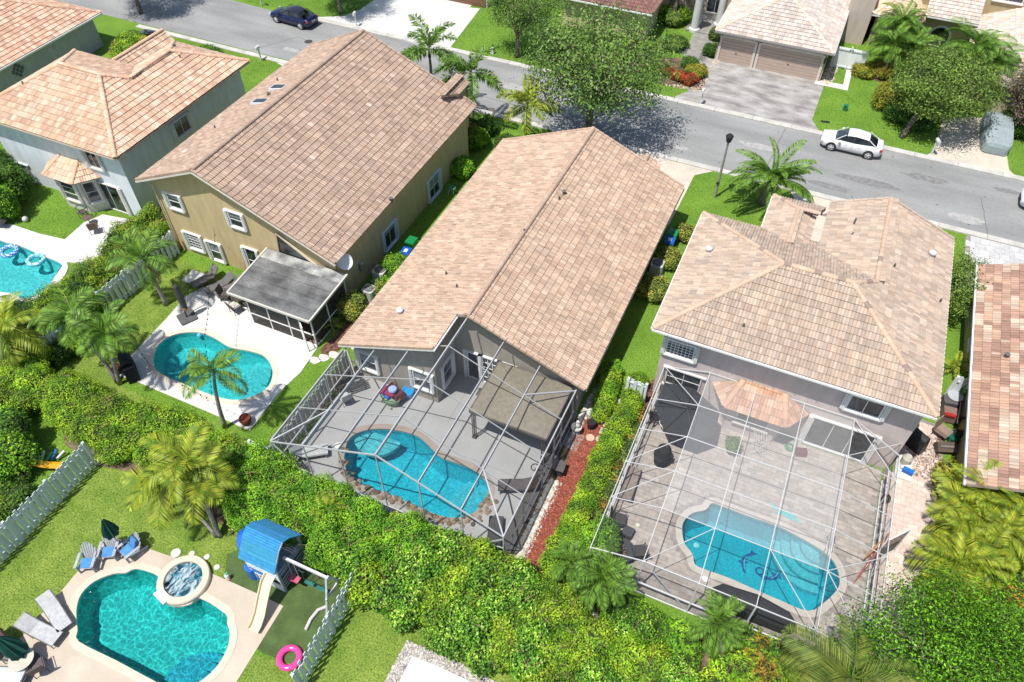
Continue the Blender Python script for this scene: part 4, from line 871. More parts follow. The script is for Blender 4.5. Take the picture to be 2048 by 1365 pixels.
h3 = thing('house', 'house with a brown wooden garage door above the pale driveway at the top edge', 'house', (-35, 72, 0))
q0, q1 = (-37.77,65.66), (-32.47,65.17)
walls(h3, [(rect(q0[0]-2,q1[1]+.2,q1[0]+.6,q1[1]+10),0,3.2)], (.55,.5,.42))
gd = MB().box(((q0[0]+q1[0])/2-.2,q1[1]+.17,1.15),(q1[0]-q0[0]+1.2,.06,2.3),t=(.15,.07,.045)).build('garage_door', 'paint', h3, world=True)
for j in range(8): MB().box(((q0[0]+q1[0])/2-.2,q1[1]+.12,.15+j*.28),(q1[0]-q0[0]+1.2,.05,.26),t=(.20,.095,.06)).build('door_slat', 'paint', gd, world=True)
roof(h3, [[(q0[0]-3,q1[1]-.3,3.3),(q1[0]+1,q1[1]-.3,3.3),(q1[0]+1,q1[1]+6,6),(q0[0]-3,q1[1]+6,6)]], FC, w=.33, c=.4, keep=0)

# ================================================================ screen cages
def panel(par, pts, m='screen'):
    mb = MB(); mb.add(pts, [tuple(range(len(pts)))]); return mb.build('screen', m, par, world=True)
AL = (.42,.42,.43)
cg = thing('screen_cage', 'gabled white-framed pool screen cage attached to the pale centre house', 'screen cage', (-12.7, 17.5, 0))
cx_ = [-19.0,-16.93,-14.83,-12.72,-10.7,-8.68,-6.65]; zc = lambda x: 2.66+.438*(6.2-abs(x+12.72)) if abs(x+12.72) < 6.2 else 2.62
yF = 14.05; ys_ = [14.05,16.3,18.62,20.95,22.97]
def bm(a, b, w=.055, h=.11, par=cg, t=AL, name='beam'): return MB().beam(a, b, w, h, t).build(name, 'paint', par, world=True)
for i, x in enumerate(cx_):
    ye = 20.45 if i < 3 else 22.95
    bm((x,yF,zc(x)), (x,ye,zc(x)), .055 if i in (0,3,6) else .045, .19)
    bm((x,yF,.05), (x,yF,zc(x)-.05), .05, .05, name='post')
for j, y in enumerate(ys_):
    for i in range(6):
        if y > 22 and i < 3: continue
        if y > 20.5 and i < 2: continue
        if y > 22: continue
        a, b = cx_[i], cx_[i+1]
        bm((a,y,zc(a)+.004), (b,y,zc(b)+.004), .05 if j == 0 else .035, .08 if j == 0 else .05)
# front and side rails
for z, w_ in ((.08,.09),(1.05,.06)):
    bm((cx_[0],yF,z),(cx_[6],yF,z), w_, .07, name='rail'); bm((cx_[6],yF,z),(cx_[6],22.9,z), w_, .07, name='rail'); bm((cx_[0],yF,z),(cx_[0],20.9,z), w_, .07, name='rail')
for y in (16.3,18.62,20.7): bm((cx_[0],y,.05),(cx_[0],y,2.6),.05,.06,name='post')
for y in (16.3,18.62,20.0,20.95,22.6): bm((cx_[6],y,.05),(cx_[6],y,2.6),.05,.06,name='post')
# braces: roof corners and wall corners
bm((cx_[5],20.95,zc(cx_[5])+.03),(cx_[6],22.9,zc(cx_[6])+.03),.06,.08,name='brace')
bm((cx_[5],16.3,zc(cx_[5])+.03),(cx_[6],yF,zc(cx_[6])+.03),.06,.08,name='brace')
bm((cx_[1],16.3,zc(cx_[1])+.03),(cx_[0],yF,zc(cx_[0])+.03),.06,.08,name='brace')
bm((cx_[0],20.7,2.6),(cx_[1],18.62,zc(cx_[1])+.02),.05,.06,name='brace')
bm((cx_[6],yF+.02,2.5),(cx_[5],yF+.02,.1),.05,.05,name='brace'); bm((cx_[0],yF+.02,2.5),(cx_[1],yF+.02,.1),.05,.05,name='brace')
bm((cx_[5],yF+.04,1.05),(cx_[6],yF+.04,1.6),.05,.05,name='brace')
for i in range(6):
    for j in range(4):
        if i < 3 and j == 3: continue
        a, b = cx_[i], cx_[i+1]; y0_, y1_ = ys_[j], min(ys_[j+1], 20.45 if i < 3 else 22.9)
        panel(cg, [(a,y0_,zc(a)+.05),(b,y0_,zc(b)+.05),(b,y1_,zc(b)+.05),(a,y1_,zc(a)+.05)])
    a, b = cx_[i], cx_[i+1]
    panel(cg, [(a,yF,.1),(b,yF,.1),(b,yF,zc(b)),(a,yF,zc(a))])
for k, (a, b) in enumerate(((14.05,16.3),(16.3,18.62),(18.62,20.95),(20.95,22.9))):
    panel(cg, [(cx_[6],a,.1),(cx_[6],b,.1),(cx_[6],b,2.6),(cx_[6],a,2.6)], 'screen_dark')  # shaded look of this wall painted in as a denser, darker screen
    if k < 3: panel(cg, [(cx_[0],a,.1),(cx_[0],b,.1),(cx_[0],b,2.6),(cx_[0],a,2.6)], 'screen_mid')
# screen door frame on the right wall
for y in (20.0,20.9): bm((cx_[6]+.05,y,.1),(cx_[6]+.05,y,2.15),.04,.05,name='door_frame')
bm((cx_[6]+.05,20.0,2.15),(cx_[6]+.05,20.9,2.15),.04,.05,name='door_frame')

cr = thing('screen_cage', 'flat-roofed white-framed screen cage over the long pool with the dolphins', 'screen cage', (2.8, 21, 0))
X_ = [-3.05,-.73,1.67,4.05,6.45,8.85]; YR = [15.35,18.1,20.2,22.3,24.35,26.65]; ZT = 3.0; ZS = 2.35
zrr = lambda i: ZS if i in (0,5) else ZT
WH = (.60,.60,.60)
for i, x in enumerate(X_):
    bm((x,YR[0],zrr(i)),(x,YR[-1] if i not in (0,5) else (26.6 if i == 0 else 25.9),zrr(i)),.032,.09,par=cr,t=WH)
    bm((x,YR[0],.05),(x,YR[0],zrr(i)),.06,.06,par=cr,t=WH,name='post')
for j, y in enumerate(YR):
    for i in range(5):
        yb = y if not (j == 5 and i == 4) else 25.9
        a = (X_[i], y if not (j == 5 and i == 4) else 26.65, zrr(i)+.004); b = (X_[i+1], yb, zrr(i+1)+.004)
        bm(a, b, .032, .07 if j in (0,5) else .035, par=cr, t=WH)
for y in YR[1:]:
    bm((X_[0],y,.05),(X_[0],y,ZS),.05,.05,par=cr,t=WH,name='post')
    if y < 26: bm((X_[5],y,.05),(X_[5],y,ZS),.05,.05,par=cr,t=WH,name='post')
for z in (.08,1.0):
    bm((X_[0],YR[0],z),(X_[5],YR[0],z),.07,.06,par=cr,t=WH,name='rail'); bm((X_[0],YR[0],z),(X_[0],26.6,z),.07,.06,par=cr,t=WH,name='rail'); bm((X_[5],YR[0],z),(X_[5],25.9,z),.07,.06,par=cr,t=WH,name='rail')
def br(i, j, k, l): bm((X_[i],YR[j],zrr(i)+.03),(X_[k],YR[l],zrr(k)+.03),.028,.035,par=cr,t=WH,name='brace')
for q in ((0,2,1,3),(0,1,1,2),(1,0,2,1),(0,5,1,4),(4,1,5,0),(4,4,5,5),(4,5,5,4),(3,1,4,0),(4,1,5,2)): br(*q)
bm((X_[0],YR[0]+.02,ZS),(X_[1],YR[0]+.02,.1),.045,.05,par=cr,t=WH,name='brace'); bm((X_[1],YR[0]+.02,ZT),(X_[2],YR[0]+.02,.1),.045,.05,par=cr,t=WH,name='brace')
bm((X_[4],YR[0]+.02,.1),(X_[5],YR[0]+.02,ZS),.045,.05,par=cr,t=WH,name='brace')
for j in (0,1,2,3): bm((X_[5]+.02,YR[j],.1),(X_[5]+.02,YR[j+1],ZS),.04,.05,par=cr,t=WH,name='brace') if j in (0,2) else None
for i in range(5):
    for j in range(5):
        m_ = 'screen_glare' if (i in (1,2,3) and j in (1,2,3,4)) else 'screen'  # sun glare on the middle panels painted as a whitish screen colour
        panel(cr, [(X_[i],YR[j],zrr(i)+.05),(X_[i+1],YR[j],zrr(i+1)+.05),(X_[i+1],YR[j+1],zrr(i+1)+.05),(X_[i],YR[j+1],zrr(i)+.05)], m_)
    panel(cr, [(X_[i],YR[0],.1),(X_[i+1],YR[0],.1),(X_[i+1],YR[0],zrr(i+1)),(X_[i],YR[0],zrr(i))], 'screen_mid')
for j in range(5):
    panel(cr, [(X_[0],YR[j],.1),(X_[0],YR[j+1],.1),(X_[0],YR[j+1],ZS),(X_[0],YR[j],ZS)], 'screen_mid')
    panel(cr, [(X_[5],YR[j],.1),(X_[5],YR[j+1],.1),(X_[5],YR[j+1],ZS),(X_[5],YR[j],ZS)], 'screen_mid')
bm((X_[5]+.03,21.2,.1),(X_[5]+.9,22.2,.1),.05,.05,par=cr,t=WH,name='door_frame'); bm((X_[5]+.9,22.2,.1),(X_[5]+.9,22.2,2.1),.05,.05,par=cr,t=WH,name='door_frame'); bm((X_[5]+.03,21.2,2.1),(X_[5]+.9,22.2,2.1),.05,.05,par=cr,t=WH,name='door_frame')
panel(cr, [(X_[5]+.03,21.2,.1),(X_[5]+.9,22.2,.1),(X_[5]+.9,22.2,2.1),(X_[5]+.03,21.2,2.1)], 'screen_dark')

# ================================================================ picket fences
def fence(label, a, b, h=1.8, sp=.175, pw=.16, col=(.60,.66,.68), group='white slatted fences', rails=(.35,1.45), z0=.05, name='picket_fence'):
    a, b = np.array(a, float), np.array(b, float); L = np.linalg.norm(b-a); d = (b-a)/L; nn = np.array((-d[1], d[0])); rz = math.atan2(d[1], d[0])
    t = thing(name, label, 'fence', ((a[0]+b[0])/2, (a[1]+b[1])/2, 0)); 
    o0 = Vector(((a[0]+b[0])/2, (a[1]+b[1])/2, 0))
    me = [MB().box((0,0,h/2), (pw,.03,h), t=tuple(c*k for c in col)).mesh('picket') for k in (.95,1,1.04)]
    for m_ in me: m_.materials.append(M['paint'])
    n = int(L/sp)
    for i in range(n+1):
        for sg in ((1,) if i % 2 else (-1,)):
            p = a+d*(i*L/n)+nn*.045*sg; o = link('picket', random.choice(me), t); o.location = (p[0]-o0.x, p[1]-o0.y, z0); o.rotation_euler = (rng.normal(0,.01), rng.normal(0,.008), rz)
    for z in rails: MB().beam((*a,z+z0),(*b,z+z0),.045,.09,col).build('rail', 'paint', t, world=True)
    k = max(1, int(round(L/2.4)))
    for i in range(k+1):
        p = a+(b-a)*i/k; MB().box((p[0],p[1],(h+.12)/2),(.12,.12,h+.12),rz,t=col).build('fence_post', 'paint', t, world=True)
    return t
fence('white slatted fence crossing the lower left lawn', (-27.93,3.38), (-27.86,10.52))
fence('white slatted fence between the hedge and the tan house lawn', (-35.09,18.83), (-34.97,24.93))
fence('white slatted fence section beside the two leaning palms', (-35.29,14.82), (-35.03,18.04))
fence('white slatted fence beside the swing set and turf', (-12.00,5.62), (-12.13,10.69))
fence('grey-white slatted fence just outside the left wall of the gabled cage', (-19.4,14.2), (-19.4,21.0), h=1.7, col=(.50,.53,.53))
fence('short slatted fence end left of the gabled cage corner', (-20.6,14.1), (-19.5,14.1), h=1.6)
fence('white fence and gate between the two right-hand houses', (11.35,32.81), (12.59,33.03), h=1.8, pw=.2, col=(.72,.76,.76))
fence('white fence panel at the left rear corner of the right house', (-4.6,25.6), (-3.6,25.6), h=1.7, pw=.17, col=(.72,.76,.76))
gt = thing('gate', 'white double gate between the garage house and the tan house', 'gate', (1.3, 67.6, 0))
for x0_ in (.2, 1.45):
    for i in range(7): MB().box((x0_+.09+i*.17, 67.6, .95), (.16,.04,1.8), t=(.80,.82,.82)).build('gate_board', 'paint', gt, world=True)
    for z in (.2,1.7): MB().box((x0_+.6, 67.55, z), (1.2,.05,.12), t=(.78,.8,.8)).build('rail', 'paint', gt, world=True)
for x in (.12,1.38,2.68): MB().box((x,67.6,1.0),(.11,.11,2.0),t=(.8,.82,.82)).build('gate_post', 'paint', gt, world=True)
for x in (.3,1.3,1.5): MB().box((x,67.5,1.75),(.12,.05,.08),t=(.08,.08,.08)).build('hinge', 'paint', gt, world=True)

# ================================================================ furniture and small things
def up(d): return {k: v for k, v in d.items()}
def lounger(label, p, rz, frame=(.16,.13,.12), fab=(.25,.23,.22), back=35, group=None, name='lounge_chair', z=.03):
    t = thing(name, label, 'lounge chair', (p[0], p[1], z), rz, group)
    W = .66
    for s_ in (-1, 1): MB().tube([(-.35,s_*W/2,.34),(.98,s_*W/2,.34)], .022, 6, frame).build('side_rail', 'paint', t)
    for x in (-.3,.85):
        for s_ in (-1, 1): MB().tube([(x,s_*W/2,.34),(x+.04,s_*W/2,0)], .02, 6, frame).build('leg', 'paint', t)
    MB().box((.33,0,.365),(1.3,W-.04,.05),t=fab).build('seat', 'matte', t)
    a = math.radians(back); c_, s_ = math.cos(a), math.sin(a); R = np.array([(c_,0,s_),(0,1,0),(-s_,0,c_)]).T
    MB().box((-.32-.37*c_,0,.365+.37*s_),(.74,W-.04,.05),t=fab,R=np.array([(-c_,0,s_),(0,1,0),(s_,0,c_)]).T).build('backrest', 'matte', t)
    for sg in (-1, 1): MB().tube([(-.32,sg*W/2,.36),(-.32-.74*c_,sg*W/2,.36+.74*s_)], .02, 6, frame).build('back_rail', 'paint', t)
    return t
def chair(label, p, rz, col=(.05,.045,.045), frame=(.04,.04,.04), group=None, arms=True, z=.03, name='patio_chair', w=.56, cushion=None):
    t = thing(name, label, 'chair', (p[0],p[1],z), rz, group)
    MB().box((0,0,.42),(w,w,.06),t=col).build('seat', 'matte', t)
    MB().box((-w/2-.06,0,.72),(.05,w,.62),t=col,R=np.array([(.97,0,.22),(0,1,0),(-.22,0,.97)]).T).build('backrest', 'matte', t)
    for x in (-w/2+.03,w/2-.03):
        for y in (-w/2+.03,w/2-.03): MB().tube([(x,y,.42),(x*1.12,y*1.05,0)],.018,6,frame).build('leg','paint',t)
    if arms:
        for s_ in (-1,1): MB().tube([(-w/2,s_*w/2,.62),(w/2,s_*w/2,.62),(w/2,s_*w/2,.4)],.02,6,frame).build('arm','paint',t)
    if cushion: MB().box((0,0,.48),(w-.06,w-.06,.08),t=cushion).build('cushion','matte',t)
    return t
def umbrella_closed(label, p, h, col, z=.03, lean=(0,0), r=.22, base=True, group=None):
    t = thing('closed_umbrella', label, 'umbrella', (p[0],p[1],z), 0, group)
    top = (lean[0],lean[1],h)
    MB().tube([(0,0,0),(lean[0]*.5,lean[1]*.5,h*.5),top],.025,8,(.3,.28,.25)).build('pole','paint',t)
    prof = [(.03,h),(.07,h-.1),(r*.75,h-.7),(r,h-1.25),(r*.7,h-1.5)]
    n = 16; mb = MB(); V = []
    for r_, z_ in prof[::-1]:
        for k in range(n):
            rr_ = r_*(1+.28*(1 if k % 2 else -1)*(1 if r_ > .05 else 0)); f = z_/h
            V.append((lean[0]*f+rr_*math.cos(2*PI*k/n), lean[1]*f+rr_*math.sin(2*PI*k/n), z_))
    F = [(i*n+k, i*n+(k+1)%n, (i+1)*n+(k+1)%n, (i+1)*n+k) for i in range(len(prof)-1) for k in range(n)]+[tuple(range(n))[::-1], tuple(range(4*n,5*n))]
    mb.add(V, F, col).build('canopy','matte',t)
    if base: MB().lathe((0,0,0),[(.32,0),(.32,.05),(.1,.09),(.04,.2)],18,(.12,.12,.12)).build('base','matte',t)
    return t
# adirondack chairs
def adirondack(label, p, rz, cush=(.07,.24,.52), back_c=None):
    t = thing('adirondack_chair', label, 'chair', (p[0],p[1],.03), rz, 'grey slatted garden chairs by the teal pool')
    g = (.38,.39,.42)
    R = np.array([(.97,0,-.22),(0,1,0),(.22,0,.97)]).T
    for i in range(5): MB().box((.28-i*.12,0,.37-i*.025),(.1,.56,.025),t=g,R=R).build('seat_slat','matte',t)
    a = math.radians(62)
    for i in range(7):
        y = (i-3)*.088; L = .86-.035*(i-3)**2; c_, s_ = math.cos(a), math.sin(a)
        MB().box((-.27-L/2*c_,y*1.12,.26+L/2*s_),(L,.078,.022),t=g,R=np.array([(-c_,y*.25,s_),(0,1,0),(s_,0,c_)]).T).build('back_slat','matte',t)
    for s_ in (-1,1):
        MB().box((.0,s_*.37,.58),(.78,.13,.028),t=g).build('arm','matte',t)
        MB().box((.33,s_*.33,.29),(.1,.03,.58),t=g).build('leg','matte',t); MB().box((-.2,s_*.3,.22),(1.0,.03,.12),t=g,R=np.array([(.95,0,.3),(0,1,0),(-.3,0,.95)]).T).build('side_board','matte',t)
    if cush: MB().box((.08,0,.43),(.46,.48,.09),t=cush,R=R).build('seat_cushion','matte',t)
    if back_c: MB().box((-.3,0,.66),(.1,.46,.5),t=cush,R=np.array([(.88,0,.47),(0,1,0),(-.47,0,.88)]).T).build('back_cushion','matte',t)
    return t
adirondack('left garden chair of three, turned towards the pool with a rumpled blue cushion', (-24.05,6.17), math.radians(-62))
adirondack('middle garden chair of three with a flat blue seat cushion', (-23.55,7.00), math.radians(-62))
adirondack('right garden chair of three with a blue cushion leaning on its back', (-22.73,7.42), math.radians(-105), back_c=True)
umbrella_closed('dark green umbrella closed behind the three garden chairs', (-23.44,7.46), 2.75, (.01,.07,.05), lean=(.25,.05), r=.30)
lounger('upper of two white sling loungers beside the teal pool', (-23.59,3.81), math.radians(-20), (.15,.15,.15), (.46,.46,.46), 22, 'white sling loungers', z=.03)
lounger('lower of two white sling loungers next to the green umbrella', (-23.57,2.95), math.radians(2), (.15,.15,.15), (.46,.46,.46), 30, 'white sling loungers', z=.03)
umbrella_closed('green closed umbrella over a small round table near the bottom left corner', (-23.10,1.91), 2.2, (.01,.08,.06), lean=(-.6,-.05), r=.34)
pt_ = (-23.12,1.72); t = thing('round_table', 'small round pale table under the green umbrella at the lower left', 'table', (pt_[0],pt_[1],.03)); MB().cyl((0,0,.66),.5,.03,24,(.55,.5,.42)).build('tabletop','matte',t); MB().cyl((0,0,0),.05,.66,8,(.2,.18,.16)).build('leg','paint',t)
chair('round-backed chair left of the green umbrella table', (-23.83,1.68), .3, (.2,.19,.18)); chair('dark chair right of the green umbrella table', (-22.46,1.80), 2.6, (.12,.1,.1))
t = thing('folded_canopy', 'brown folded parasol lying at the left edge of the tan deck', 'umbrella', (*(-24.77,1.90),.3), -.1); MB().tube([(-.6,0,.5),(0,0,.55),(.9,0,.45),(1.6,0,.4)],[.35,.42,.2,.03],10,(.17,.11,.085)).build('folded_canopy_cloth','matte',t); MB().tube([(-.6,0,.0),(2.2,.05,.1)],.03,6,(.05,.05,.05)).build('pole','paint',t)
t = thing('white_lounger_cover', 'white padded lounger cut by the bottom left corner', 'lounge chair', (*(-23.37,0.90),.03), .35); MB().box((0,0,.42),(1.6,.75,.12),t=(.55,.57,.6)).build('cushion','matte',t); MB().box((0,0,.3),(1.75,.9,.1),t=(.08,.08,.09)).build('frame','matte',t)
for x in (-.7,.7): 
    for y in (-.35,.35): MB().box((x,y,.13),(.06,.06,.26),t=(.08,.08,.09)).build('leg','paint',t)
# small bits by the pool
sp = thing('spray_bottle', 'white spray bottle with an orange base on the deck by the turf', 'bottle', (*(-17.85,8.27),.03)); MB().lathe((0,0,0),[(.12,0),(.12,.06),(.1,.07)],12,(.7,.2,.1)).build('base','paint',sp); MB().lathe((0,0,.07),[(.1,0),(.1,.28),(.04,.34),(.04,.4)],12,(.7,.75,.78)).build('bottle','paint',sp); MB().box((0,.03,.45),(.05,.14,.06),t=(.1,.5,.3)).build('nozzle','paint',sp)
for i, q in enumerate(((352,1107),(384,1108),(414,1115),(434,1135))):
    t = MB().lathe((*(-20.89,8.28),.0) if False else (0,0,0),[(.24 if i == 0 else .14,0),(.23 if i == 0 else .14,.04),(.05,.05)],12,(.6,.58,.52)).build('stepping_stone','matte'); t.location = (*(((-20.89,8.28),(-20.19,8.56),(-19.44,8.71),(-18.69,8.50))[i]),.008)
    tag(t, ['large pale stone in the lawn nearest the garden chairs','small round stone second from the garden chairs','small round stone third in the row near the spa','round stone beside the spray bottle'][i], 'stone', 'pale stones set in the lawn')
# pink ring, pool rings, towel-like noodle
t = MB().torus((0,0,.12),.42,.14,30,12,t=(.80,.06,.30)).build('swim_ring','gloss',smooth=True); t.location = (*(-13.19,6.46),.0); tag(t, 'hot pink inflatable swim ring lying on the grass', 'swim ring')
def ring_t(i, j): return (.05,.22,.65) if (i+j) % 3 else (.65,.78,.82)
t = MB().torus((0,0,0),.48,.15,30,12,tf=ring_t).build('swim_ring','gloss',smooth=True); t.location = (*(-45.31,20.58),-.02); tag(t, 'blue and white patterned ring floating at the left edge of the pool', 'swim ring', 'floating pool rings')
t = MB().torus((0,0,0),.48,.15,30,12,tf=lambda i,j: (.10,.45,.62) if (i*j) % 4 < 2 else (.6,.75,.78)).build('swim_ring','gloss',smooth=True); t.location = (*(-43.01,20.66),-.02); tag(t, 'pale turquoise patterned ring floating right of the blue one', 'swim ring', 'floating pool rings')
P_ = [(-13.26,7.74),(-13.33,8.23),(-13.26,8.71),(-13.02,8.99)]
t = MB().tube([(x,y,.09) for x,y in P_],.075,8,(.62,.55,.58)).build('foam_noodle','matte'); tag(t, 'curved pale foam noodle lying on the turf by the fence', 'pool noodle')

# playhouse with slide, swings
ph = thing('playhouse', 'blue-roofed white playhouse with a yellow slide on the turf', 'playhouse', (-15.9, 9.6, 0))
x0_, x1_, ya, yb = -16.75, -15.1, 8.86, 10.55
WB = (.70,.74,.80); BL = (.03,.20,.50); GR = (.30,.32,.36)
for x in (x0_, x1_):
    for y in (ya, yb): MB().beam((x,y,0),(x,y,2.3),.11,.11,GR).build('post','matte',ph,world=True)
ez, bz, rz_ = 2.2, 3.1, 3.32; ym = (ya+yb)/2
prof = [(ya-.2,ez),(ya+.5,bz),(ym,rz_),(yb-.5,bz),(yb+.2,ez)]
for (y_a,z_a),(y_b,z_b) in zip(prof[:-1], prof[1:]):
    k = 6 if abs(z_b-z_a) > .5 else 4
    for i in range(k):
        a = (y_a+(y_b-y_a)*i/k, z_a+(z_b-z_a)*i/k); b = (y_a+(y_b-y_a)*(i+1)/k, z_a+(z_b-z_a)*(i+1)/k)
        sgn = 1 if ya else 1
        g_ = [(x0_-.15,a[0],a[1]),(x1_+.12,a[0],a[1]),(x1_+.12,b[0]-.012,b[1]-.006),(x0_-.15,b[0]-.012,b[1]-.006)]
        MB().solid(g_,.03,tuple(c*rng.uniform(.85,1.12) for c in (.04,.26,.50))).build('roof_board','matte',ph,world=True)
# deck floor, front wall with door and windows, side boards
MB().box(((x0_+x1_)/2,(ya+yb)/2,1.25),(x1_-x0_,yb-ya,.06),t=GR).build('platform','matte',ph,world=True)
def fb(cx,cz,w,h,t=WB,dy=0,nm='wall_board'): return MB().box((cx,ya-.04-dy,cz),(w,.04,h),t=t).build(nm,'matte',ph,world=True)
fb((x0_+x1_)/2,2.17,x1_-x0_+.1,.2); fb((x0_+x1_)/2,1.35,x1_-x0_+.1,.5); fb((x0_+x1_)/2,1.68,x1_-x0_+.1,.1)
for x in (x0_,x0_+.55,x0_+1.12,x1_-.02): fb(x+.04,1.9,.12,.45)
fb(x0_+.5,.62,1.0,1.2); dw = fb(x0_+.48,.58,.62,1.1,BL,.03,'door'); MB().box((x0_+.48,ya-.1,.75),(.38,.02,.42),t=WB).build('door_window','matte',dw,world=True)
for i in range(3):
    for j in range(2): MB().box((x0_+.48-.1+j*.2,ya-.115,.63+i*.13),(.09,.01,.07),t=(.03,.03,.05)).build('pane','paint',dw,world=True)
fb(x1_-.32,.35,.62,.6)
for z in (.3,.55,.8,1.05,1.5,1.75): MB().box((x1_+.02,(ya+yb)/2,z),(.04,yb-ya,.1),t=GR).build('side_board','matte',ph,world=True)
for z in (.4,.8,1.2,1.6,2.0): MB().box((x0_-.02,(ya+yb)/2,z),(.04,yb-ya,.2),t=WB).build('side_board','matte',ph,world=True)
MB().beam((x1_+.1,ya-.15,ez-.03),(x1_+.1,ya+.5,bz-.03),.04,.08,GR).build('gable_trim','matte',ph,world=True); MB().beam((x1_+.1,ya+.5,bz-.03),(x1_+.1,ym,rz_-.03),.04,.08,GR).build('gable_trim','matte',ph,world=True)
MB().lathe((x0_-.35,ym-.1,1.9),[(.05,-.6),(.42,-.5),(.58,0),(.42,.5),(.05,.6)],18,(.02,.13,.55)).build('tube_pod','gloss',ph,smooth=True,world=True)
MB().lathe((x0_-.1,ya+.1,.0),[(.3,0),(.3,.9),(.25,.95)],14,(.02,.13,.55)).build('barrel','gloss',ph,world=True)
sl_ = MB(); ps = [(x1_-.45,8.8,1.3),(x1_-.42,8.45,1.22),(x1_-.35,7.9,.75),(x1_-.25,7.4,.35),(x1_-.2,7.0,.15),(x1_-.18,6.75,.12)]
V = []
for i,(x,y,z) in enumerate(ps): V += [(x-.27,y,z+.14),(x-.24,y,z),(x+.24,y,z),(x+.27,y,z+.14)]
sl_.add(V, [(4*i+k,4*i+k+1,4*i+k+5,4*i+k+4) for i in range(5) for k in range(3)],(.72,.62,.42)); sl_.build('slide','gloss',ph,world=True)
for s_ in (-.27,.27): MB().tube([(x+s_,y,z+.14) for x,y,z in ps],.03,6,(.72,.62,.42)).build('slide_rim','gloss',ph,world=True)
for x in (-16.4,-15.6): MB().box((x,10.65,1.75),(.5,.06,.7),t=(.55,.12,.16) if x > -16 else BL).build('banner','matte',ph,world=True)
sw_ = thing('swing_set', 'grey timber swing beam with two green seats joined to the playhouse', 'swing set', (-13.9, 9.45, 0))
T_ = (.46,.47,.50)
MB().beam((-15.05,9.45,2.3),(-12.75,9.45,2.3),.1,.16,(.60,.60,.62)).build('beam','matte',sw_,world=True)
for y in (8.55,10.35): MB().beam((-12.8,9.45+(.05 if y > 9 else -.05),2.35),(-12.7,y,.0),.09,.09,T_).build('leg','matte',sw_,world=True)
MB().beam((-12.74,8.9,1.2),(-12.74,10.0,1.2),.07,.09,T_).build('cross_brace','matte',sw_,world=True)
for cx in (-14.1,-13.5):
    st = MB(); V = [(cx-.24+.12*k,9.45+dy,.62-.07*math.sin(PI*k/4)) for k in range(5) for dy in (-.09,.09)]; st.add(V,[(2*k,2*k+2,2*k+3,2*k+1) for k in range(4)],(.03,.16,.14)); so = st.build('swing_seat','matte',sw_,world=True)
    for s_ in (-.24,.24): MB().tube([(cx+s_,9.45,.62),(cx+s_*.8,9.45,2.25)],.012,5,(.04,.1,.09)).build('chain','paint',so,world=True)
MB().box((-14.75,9.3,.75),(.5,.3,.08),t=(.5,.1,.16)).build('glider_seat','matte',sw_,world=True)
for s_ in (-.2,.2): MB().tube([(-14.75+s_,9.4,.75),(-14.75+s_*.8,9.45,2.25)],.012,5,(.5,.5,.5)).build('chain','paint',sw_,world=True)
MB().beam((-14.45,9.45,1.6),(-14.15,9.45,1.6),.03,.03,(.05,.08,.08)).build('trapeze_bar','paint',sw_,world=True)

# slide toy at the left behind the fence
t = thing('toy_slide', 'yellow and blue toy slide in the yard behind the slatted fence', 'toy slide', (*(-29.93,9.19),0), .6)
V = []
for i,(x,z) in enumerate(((-.9,.9),(-.4,.7),(.2,.3),(.8,.1))): V += [(x,-.2,z+.1),(x,-.15,z),(x,.15,z),(x,.2,z+.1)]
MB().add(V,[(4*i+k,4*i+k+1,4*i+k+5,4*i+k+4) for i in range(3) for k in range(3)],(.75,.42,.02)).build('slide','gloss',t)
for y in (-.2,.2): MB().tube([(-.9,y,0),(-.9,y,1.0)],.05,8,(.03,.12,.6)).build('post','gloss',t)
MB().box((-1.1,.3,.45),(.4,.5,.9),t=(.03,.15,.6),taper=.7).build('ladder','gloss',t)
for i in range(5): MB().tube([(-.6+i*.25,.5,.15),(-.4+i*.3,.8,.35+.2*(i%2))],.06,8,((.05,.2,.7),(.75,.75,.8),(.1,.5,.2))[i%3]).build('toy_piece','gloss',t)

# deck of the tan house: three loungers, white table, dining set, cantilever umbrella, grill, pot
lounger('grey cushioned lounger nearest the white low table', (-31.46,23.57), math.radians(-112), (.14,.11,.1), (.15,.145,.145), 50, 'grey cushioned loungers by the tan house')
lounger('middle grey cushioned lounger, back laid low', (-30.34,23.44), math.radians(-117), (.14,.11,.1), (.13,.125,.125), 30, 'grey cushioned loungers by the tan house')
lounger('grey cushioned lounger nearest the screened porch', (-29.54,23.45), math.radians(-115), (.14,.11,.1), (.16,.15,.15), 35, 'grey cushioned loungers by the tan house')
t = thing('low_table', 'white square low table at the corner of the tan house deck', 'table', (*(-32.27,23.31),.03), 0); MB().box((0,0,.3),(1.05,1.05,.06),t=(.66,.66,.65)).build('tabletop','matte',t)
for x in (-.4,.4):
    for y in (-.4,.4): MB().box((x,y,.14),(.08,.08,.28),t=(.6,.6,.6)).build('leg','paint',t)
t = thing('dining_table', 'dark round patio table by the corner of the screened porch', 'table', (*(-28.35,22.89),.03)); MB().cyl((0,0,.68),.5,.03,24,(.07,.055,.05)).build('tabletop','matte',t); MB().cyl((0,0,0),.05,.7,8,(.05,.05,.05)).build('leg','paint',t); MB().cyl((.05,.05,.71),.06,.18,8,(.6,.25,.2)).build('cup','paint',t)
chair('lattice-back chair behind the round patio table', (-29.38,22.81), .2, (.10,.085,.08)); chair('cream cushioned swivel chair in front of the round patio table', (-28.20,22.21), 1.3, (.10,.085,.08), cushion=(.52,.49,.44)); chair('dark chair right of the round patio table, near the porch', (-27.72,22.85), 2.8, (.10,.085,.08))
